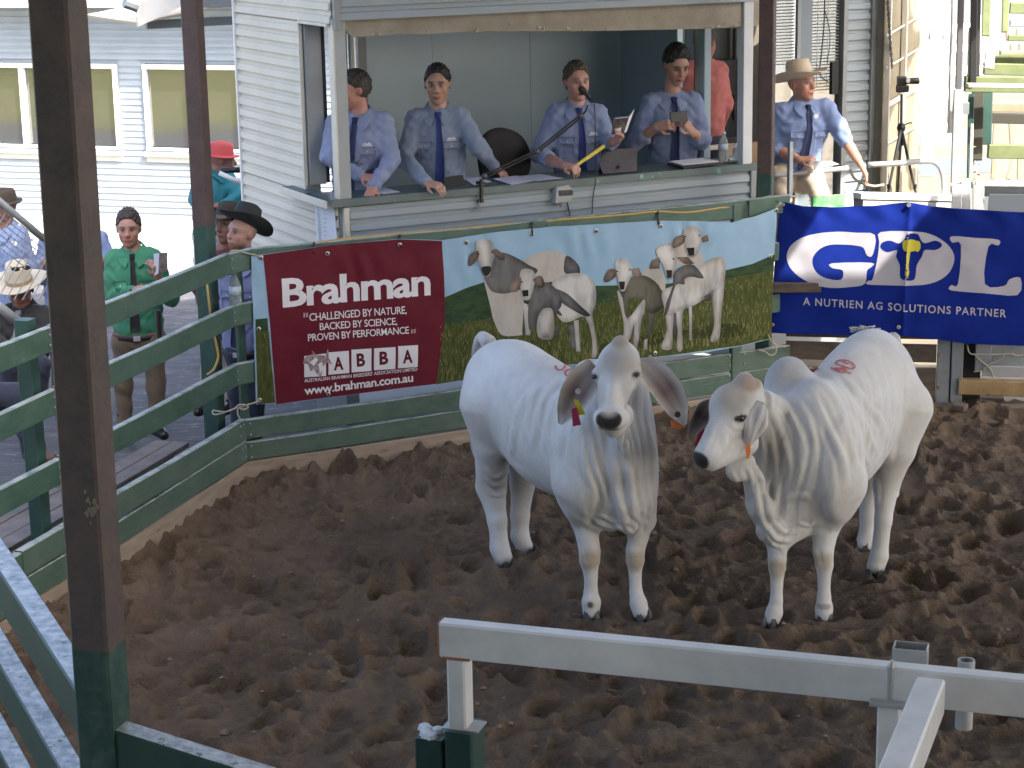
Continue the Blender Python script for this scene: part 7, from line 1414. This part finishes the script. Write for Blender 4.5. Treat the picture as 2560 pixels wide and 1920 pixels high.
    if logo:
        pc = mid - bu * .112 * k + bl * .088 * k
        for j in range(5): drape(bv, org, bf, bl, [(pc + bl * (j - 2) * .011 * k + bu * (.005 * (j % 2)) * k, .0042 * k), (pc + bl * (j - 2) * .011 * k - bu * .011 * k, .0042 * k)], .006, 3).make('logo_mark', M['white'], root)
        drape(bv, org, bf, bl, [(pc - bu * .014 * k, .034 * k), (pc - bu * .018 * k, .034 * k)], .006, 5).make('logo_mark', M['white'], root)
    if trousers is not None:
        L_ = legs if legs is not None else [[hp + bl * sg * .09 * k - bu * .08 * k, hp + bl * sg * .10 * k - bu * .45 * k, hp + bl * sg * .10 * k - bu * .86 * k] for sg in (-1, 1)]
        L_ = [[J_(p) for p in lg] for lg in L_]; pp = [p for lg in L_ for p in lg] + [hp]
        s3 = SD(np.min(pp, 0) - .2 * k, np.max(pp, 0) + .2 * k, h * 1.25); s3.ell(hp - bu * .07 * k, np.array((.118, .150 * fat, .12)) * k, Ab, .03)
        for lg in L_: s3.cone(hp - bu * .08 * k + (lg[0] - hp) * .6, lg[0], .085 * k, .086 * k, .04); s3.chain(lg, [.086 * k, .066 * k, .056 * k][:len(lg)], .04)
        s3.disp(lambda x, y, z: .005 * np.sin(40 * z + 12 * x + 2 * np.sin(18 * x + 9 * z)) * np.sin(16 * x + 11 * z))
        sdobj('trousers', s3, trousers, root, None, (), 1)
        b = MB(); n = 24; ring = lambda z, r0: [hp + (bf * math.cos(a) * .125 * depth + bl * math.sin(a) * .163 * fat) * k * r0 + bu * z * k for a in np.linspace(0, 2 * math.pi, n, endpoint=False)]
        Rb = [ring(-.075, .99), ring(-.073, 1.02), ring(-.040, 1.02), ring(-.038, .99)]; b.add([p for r in Rb for p in r], [[i * n + j, i * n + (j + 1) % n, (i + 1) * n + (j + 1) % n, (i + 1) * n + j] for i in range(3) for j in range(n)]); b.make('belt', mat('dark_belt', (.03, .02, .016), .5), root, smooth=True)
        b = MB(); b.box(hp + bf * .132 * depth * k - bu * .056 * k, .05, .012, .036, bl); b.make('buckle', M['galv'], root)
        if shoes is not None:
            for lg in L_:
                a = lg[-1]; ss = SD(a - .3, a + .3, .009); ss.cone(a - bu * .02, a + V3(shoes[0], shoes[1], 0) * .17 * k - bu * .02 * k, .05 * k, .036 * k, .02); ss.cone(a + bu * .1 * k, a, .055 * k, .058 * k, .02); ss.half(a - bu * .05 * k, -Z3)
                sdobj('boot', ss, shoes[2], root, None, (), 1)
    if hatspec is not None: hat(root, H + (u * hatspec.get('z', .062) - f * .012) * k, frame(face[0] + hatspec.get('daz', 0), face[1] + hatspec.get('dp', 0), face[2] if len(face) > 2 else 0), k, **{a: b_ for a, b_ in hatspec.items() if a not in ('z', 'dp', 'daz')})
    if hairspec is not None: hair_sd(root, H, fr, k, hair, **hairspec)
    return root, q, bv, org, (bf, bl, bu), mid, hp
blue1, blue2, blue3, blue4 = cloth('blue_cotton_shirt', (.245, .285, .44)), cloth('slate_blue_shirt', (.225, .275, .375)), cloth('sky_blue_shirt', (.235, .29, .455)), cloth('clear_blue_shirt', (.20, .28, .51))
navy, navy2 = cloth('navy_tie', (.012, .022, .085)), cloth('royal_tie', (.018, .035, .17))
brownt = cloth('brown_trousers', (.05, .035, .03)); khaki = cloth('khaki_trousers', (.145, .108, .075)); cream = cloth('cream_trousers', (.55, .47, .38)); jeans = cloth('navy_jeans', (.018, .024, .05)); blackc = cloth('black_cloth', (.015, .015, .016))
bshoe = mat('black_boot', (.012, .011, .011), .35); tshoe = mat('tan_boot', (.10, .06, .04), .6)
GRP = 'men in blue shirts at the auction booth'
cnt = lambda u, v, z=1.955: atz(u, v, z)
def yT(u, t): return float(onT(u, 400, t)[1])
# 1 leftmost, half hidden by the booth post, arms folded over the counter edge
y1 = yT(893, 1.0)
w1 = [aty(905, 442, y1 - .22), cnt(932, 468, 1.975)]
person('man leaning on the left end of the counter, his face hidden by the booth post', y1, (886, 226, -.02), (247, -4), [(832, 312), (966, 308)], [(822, 392, -.10), (980, 398, -.10)], w1,
       [((.6, -.45, -.05), (-.1, -.5, 1), .45, -1), ((-.35, -.85, -.75), (-.2, -.6, .7), .30, 1)], (890, 470, .05), 1.14, 196, blue1, ('long', 'long'), (.48, .24, .18), (.035, .025, .018), navy, trousers=brownt, hairspec=dict(front=.055), group=GRP, logo=True, foldseed=1)
# 2 dark haired, phone in hand
y2 = yT(1095, 1.06)
r2 = person('dark haired man in the booth facing out, black phone by his hand', y2, (1094, 214, -.02), (184, -3), [(1033, 300), (1158, 294)], [(1010, 396, -.12), (1195, 366, -.14)], [cnt(1068, 458, 1.985), cnt(1238, 420, 1.985)],
       [((.75, -.5, -.12), (-.1, -.3, 1), .55, -1), ((.55, -.75, -.28), (.1, .2, 1), .35, 1)], (1105, 470, .03), 1.16, 180, blue2, ('long', 'long'), (.44, .27, .20), (.022, .016, .014), navy2, trousers=brownt, hairspec=dict(front=.06, vol=.006), group=GRP, logo=True, foldseed=2)
def phone(label, c, ax_, up_, sx=.15, sy=.012, sz=.075):
    b = MB(); b.box(c, sx, sy, sz, ax_, None, up_, .005); return tag(b.make('phone', M['black']), label, 'phone')
pc2 = cnt(1136, 453, 1.99); phone('black phone held low on its side by the dark haired man', pc2, unit(FD + .05 * Z3), unit(Z3 + .5 * LD), .155, .012, .08)
# 3 auctioneer
y3 = yT(1440, 1.06)
person('older auctioneer speaking into the microphone with a yellow stick in his fist', y3, (1442, 208, -.02), (163, 2), [(1385, 284), (1500, 288)], [(1346, 386, -.08), (1520, 352, -.08)], [cnt(1412, 415, 2.04), (1536, 356, -.26)],
       [((.62, -.55, .0), (.1, -.35, .8), 1.0, -1), ((.45, -.35, .55), (.8, .35, -.2), .95, 1)], (1450, 470, .03), 1.17, 172, blue3, ('rolled', 'rolled'), (.50, .28, .22), (.085, .062, .045), navy2, trousers=brownt, hairspec=dict(front=.055, vol=.010), group=GRP, open_mouth=True, logo=True, fat=1.08, foldseed=3)
b = MB(); g0_, g1_ = cnt(1440, 414, 2.035), aty(1509, 366, y3 - .42); b.tube([g0_ - (g1_ - g0_) * .25, g0_, g1_ * .98 + g0_ * .02, g1_], [.014, .014, .0165, .015], 10); tag(b.make('gavel_stick', mat('yellow_stick', (.62, .50, .07), .55, (.5, .38, .05), 20), smooth=True, autos=40), 'yellow rolled stick used as a gavel in the auctioneer\'s fist', 'gavel')
bk = thing('catalogue', 'open dark covered catalogue held up by the auctioneer', 'book', aty(1545, 320, y3 - .32))
kk = lambda x, y, d_=0: aty(1240 + x * .3165, 60 + y * .3165, y3 - .34 + d_)
b = MB(); b.poly([kk(937, 738), kk(1052, 730), kk(1012, 862), kk(908, 872)], .006, V3(0, -1, .2)); b.make('cover', mat('catalogue_cover', (.055, .04, .035), .4, (.22, .17, .14), 22, .9), bk)
b = MB(); b.poly([kk(940, 736, .004), kk(1050, 728, .004), kk(1052, 736, -.002), kk(938, 750, -.002)], .003, V3(0, -1, .2)); b.make('cover_strip', M['paperlilac'], bk)
b = MB(); b.poly([kk(945, 830, -.004), kk(992, 815, -.004), kk(985, 845, -.004), kk(940, 855, -.004)], .002, V3(0, -1, .2)); b.make('cover_label', M['white'], bk)
b = MB(); b.poly([kk(1050, 735, .02), kk(1092, 672, .06), kk(1030, 850, .04), kk(1012, 862, .01)], .006, V3(-.3, -1, .2)); b.make('pages', M['white'], bk)
# 4 young man photographing with his phone
y4 = yT(1690, 1.08)
person('young man in the booth looking down at a phone in both hands', y4, (1690, 164, -.02), (160, -22), [(1622, 260), (1740, 258)], [(1588, 356, -.08), (1756, 352, -.08)], [(1640, 318, -.26), (1732, 332, -.26)],
       [((.85, -.3, .22), (-.2, -.7, .5), .75, -1), ((-.55, -.3, .75), (.3, -.6, .4), .8, 1)], (1683, 424, .02), 1.2, 178, blue3, ('rolled', 'rolled'), (.44, .26, .19), (.018, .014, .013), navy, trousers=brownt, hairspec=dict(front=.05, vol=.012), group=GRP, logo=True, foldseed=4)
phone('black phone held up level by the young man on the right of the booth', aty(1697, 292, y4 - .40), unit(FD + .03 * Z3), unit(Z3 + .2 * LD), .155, .014, .082)
# 5 pink shirt seen from behind in the next room
y5 = yT(1780, 1.95)
person('man in a pink shirt standing with his back turned in the doorway behind the booth', y5, (1762, 110), (30, -5), [(1722, 175), (1802, 178)], [(1712, 260), (1815, 258)], [(1722, 320, .1), (1796, 325, .12)], [None, ((.1, .4, -.9), (1, 0, 0), .5, 1)], (1760, 330), 1.12, 25, cloth('pink_shirt', (.42, .13, .12)), ('long', 'long'), (.36, .17, .13), (.05, .035, .03), None, False, False, trousers=jeans, hairspec=dict(front=.05), h=.012, foldseed=5)
# 6 man in the cream hat, right of the booth
y6 = 16.35
person('man in a wide cream hat beside the booth stretching one arm down', y6, (2004, 212), (140, 6), [(1946, 282), (2072, 272)], [(1938, 372, -.02), (2112, 348, -.08)], [(2000, 400, -.22), (2152, 412, -.15)],
       [((.9, -.4, .08), (.1, -.5, .8), .8, -1), ((.45, -.2, -.85), (.8, -.2, .4), .35, 1)], (1990, 415, .04), 1.14, 165, blue4, ('half', 'short'), (.46, .25, .18), (.05, .035, .03), navy, trousers=cream, legs=[[(1955, 440, -.1), (1950, 520, -.2), (1955, 640, .05)], [(2030, 440, -.12), (2062, 520, -.22), (2055, 640, .0)]],
       hatspec=dict(m_=mat('cream_felt', (.55, .46, .36), .85, (.46, .38, .30), 12), brim=.185, crown=.125, curl=.045, band=mat('tan_band', (.40, .32, .24), .7), dp=8, z=.055), fat=1.05, foldseed=6)
b = MB(); b.lathe([(.02, 0), (.022, .004)], aty(2040, 290, y6 - .165), 10, V3(.2, -1, 0)); tag(b.make('badge', M['white']), 'round white badge on the shirt of the man in the cream hat', 'badge')
b = MB(); b.poly([aty(2022, 404, y6 - .33), aty(2078, 402, y6 - .40), aty(2098, 410, y6 - .42), aty(2040, 420, y6 - .36)], .004, Z3); tag(b.make('card', M['white']), 'white card in the fingers of the man in the cream hat', 'card')
# 7 green shirt behind the left fence
y7 = 14.55
person('young man in green shirt and black tie behind the left fence, holding a catalogue', y7, (322, 574, -.02), (176, -2), [(282, 650), (386, 646)], [(280, 738, -.02), (428, 745, .0)], [(330, 728, -.2), (394, 690, -.22)],
       [((.8, -.5, .3), (0, -.6, .8), .7, -1), ((-.05, -.35, .9), (.7, -.5, .2), .8, 1)], (346, 818), 1.06, 176, cloth('green_shirt', (.045, .235, .13)), ('long', 'rolled'), (.42, .23, .18), (.04, .028, .02), cloth('black_tie', (.012, .012, .014)), True, True, trousers=khaki, legs=[[(312, 850), (308, 960), (312, 1068)], [(382, 850), (390, 960), (392, 1068)]], hairspec=dict(front=.055, vol=.012), shoes=(.45, -.9, bshoe), foldseed=7, fat=1.12)
bk2 = thing('catalogue', 'brown catalogue and lilac sheet held by the man in green', 'book', aty(402, 650, y7 - .28))
b = MB(); b.poly([aty(398, 633, y7 - .28), aty(418, 631, y7 - .30), aty(419, 676, y7 - .30), aty(396, 682, y7 - .28)], .012, V3(.1, -1, .1)); b.make('cover', MATS['catalogue_cover'], bk2)
b = MB(); b.poly([aty(384, 635, y7 - .27), aty(398, 633, y7 - .27), aty(396, 684, y7 - .27), aty(386, 690, y7 - .27)], .006, V3(.1, -1, .1)); b.make('page', M['paperlilac'], bk2)
# 8, 9 hats at the fence corner
y8 = 13.95
person('bearded man in a black felt hat at the fence corner, looking up left', y8, (604, 586, 0), (222, 10), [(572, 672), (652, 672)], [(572, 772, .02), (640, 790, .02)], [(600, 868, .06), (604, 872, -.04)],
       [None, ((-.5, -.2, -.85), (.5, -.8, 0), .4, 1)], (612, 858), 1.06, 200, cloth('lilac_blue_shirt', (.21, .23, .40)), ('long', 'long'), (.46, .27, .21), (.06, .035, .022), cloth('dark_tie', (.015, .02, .05)), True, True, trousers=jeans, legs=[[(598, 880), (596, 980), (598, 1078)], [(636, 880), (640, 980), (640, 1078)]], shoes=(-.3, -.9, bshoe),
       hatspec=dict(m_=mat('black_felt', (.020, .023, .023), .8, (.035, .04, .038), 14), brim=.185, crown=.13, curl=.05, band=mat('black_band', (.012, .012, .012), .6), dp=22, z=.078), beard=(.20, .11, .07), foldseed=8)
y9 = 14.45
person('man in a dark brown felt hat and maroon shirt behind the fence corner post', y9, (572, 566), (215, 4), [(512, 650), (598, 650)], [(500, 720), (610, 740)], [(520, 800, -.1), (600, 800)],
       [((.3, -.1, -.95), (-1, 0, 0), .4, -1), None], (556, 815), 1.04, 205, cloth('maroon_shirt', (.17, .05, .07)), ('long', 'long'), (.30, .15, .11), (.04, .03, .02), None, True, False, trousers=cloth('stone_trousers', (.45, .36, .30)), legs=[[(528, 850), (526, 940), (526, 1010)], [(580, 850), (585, 940), (585, 1010)]], shoes=(-.4, -.9, bshoe),
       hatspec=dict(m_=mat('brown_felt', (.035, .028, .022), .8, (.055, .045, .035), 14), brim=.175, crown=.11, curl=.04, band=mat('pale_band', (.2, .15, .11), .7), z=.06), foldseed=9, h=.011)
# 10 teal man farther off
y10 = 17.8
person('man in a teal shirt and red cap standing by the booth corner behind the post', y10, (556, 402), (75, -6), [(500, 446), (570, 446)], [(488, 498), (598, 492, -.1)], [(510, 545, -.1), (560, 512, -.2)],
       [None, ((-.9, -.2, .0), (0, -.3, .9), .6, 1)], (522, 560), 1.1, 110, cloth('teal_shirt', (.02, .21, .26)), ('long', 'long'), (.30, .14, .11), (.05, .03, .02), None, True, False, trousers=cloth('white_trousers', (.62, .60, .56)), legs=[[(508, 590), (505, 650), (506, 715)], [(530, 590), (532, 650), (534, 715)]], hatspec=dict(m_=mat('red_cap', (.62, .10, .10), .8), brim=.13, crown=.10, curl=-.01, z=.05), h=.013, foldseed=10)
# 11 seated, cream hat bowed
y11 = 13.95
person('seated man bowing his head under a pale straw hat behind the mesh', y11, (52, 726), (186, -26), [(2, 788), (112, 790)], [(-14, 850, -.1), (126, 850, -.1)], [(30, 880, -.3), (92, 882, -.3)], [((.7, -.6, -.1), (0, 0, 1), .5, -1), ((-.7, -.6, -.1), (0, 0, 1), .5, 1)], (58, 900, .1), 1.05, 184, cloth('black_vest', (.016, .018, .018)), ('long', 'long'), (.28, .14, .11), (.05, .04, .03), cloth('floral_shirt_front', (.28, .27, .33), .5), True, False, trousers=jeans, legs=[[(30, 905, -.2), (20, 915, -.45), (25, 1010, -.42)], [(85, 905, -.2), (100, 915, -.45), (98, 1010, -.42)]],
       hatspec=dict(m_=mat('straw_felt', (.52, .47, .38), .85, (.42, .37, .28), 14), brim=.19, crown=.14, curl=.03, dp=14, z=.065, band=mat('tan_cord', (.3, .22, .14), .8)), fat=1.05, foldseed=11)
sg = thing('sunglasses', 'dark sunglasses resting on the brim of the straw hat', 'sunglasses', aty(52, 672, y11 - .22))
for dx in (-13, 14): b = MB(); b.poly([aty(52 + dx + 11 * math.cos(a), 671 - dx * .15 + 6 * math.sin(a), y11 - .235) for a in np.linspace(0, 5.7, 10)], .004, V3(0, -1, .4)); b.make('lens', M['black'], sg)
b = MB(); b.tube([aty(46, 669, y11 - .235), aty(60, 667, y11 - .235)], .004, 6); b.tube([aty(30, 672, y11 - .23), aty(26, 664, y11 - .1)], .003, 6); b.make('frame', M['black'], sg)
# 12, 13 blue shirts behind
person('man in a blue shirt and dark cap at the left edge behind the mesh panel', 15.1, (8, 520), (225, -5), [(-30, 588), (52, 592)], [(-40, 680), (76, 668)], [(0, 720, -.1), (40, 690, -.2)], [None, ((-.8, -.3, 0), (0, -.3, .8), .5, 1)], (12, 780), 1.05, 200, blue4, ('long', 'long'), (.22, .12, .10), (.03, .02, .02), None, True, False, trousers=jeans, hatspec=dict(m_=mat('brown_cap', (.05, .04, .032), .85), brim=.12, crown=.09, curl=-.01, z=.045), h=.012, foldseed=12)
b = MB(); b.lathe([(.02, 0), (.022, .004)], aty(36, 608, 14.92), 10, V3(.1, -1, 0)); tag(b.make('badge', M['white']), 'round white badge on the blue shirt behind the mesh panel', 'badge')
person('broad man in a blue shirt standing hidden behind the near roof post', 15.3, (178, 520), (180, 0), [(118, 606), (252, 604)], [(96, 690, -.05), (280, 680, -.05)], [(124, 642, -.25), (250, 650, -.25)], [((.7, -.3, .4), (0, -.8, .4), .6, -1), ((-.7, -.3, .4), (0, -.8, .4), .6, 1)], (182, 790), 1.2, 180, blue4, ('rolled', 'rolled'), (.38, .22, .17), (.04, .03, .02), None, True, False, trousers=jeans, hairspec=dict(front=.055), h=.012, foldseed=13, fat=1.15)
# 14 knees at the left edge
person('person in navy jeans sitting at the left edge, only the legs in view', 12.35, (-150, 760), (120, -5), [(-190, 850), (-110, 850)], [(-200, 930), (-90, 930)], [(-110, 960, -.1), (-50, 960, -.1)], [None, ((.8, -.2, -.3), (0, 0, 1), .4, 1)], (-120, 985), 1.05, 110, blue4, ('long', 'long'), (.4, .24, .18), (.04, .03, .02), None, True, False, trousers=jeans, legs=[[(-70, 985, -.1), (40, 985, -.15), (78, 1130, -.1)], [(-70, 1000, .1), (60, 1010, .12), (96, 1150, .12)]], shoes=(.8, -.4, tshoe), h=.012, foldseed=14)
for o in list(sc.objects):
    if o.type == 'MESH' and o.parent is None and 'label' not in o and 'kind' not in o: o['kind'] = 'structure'
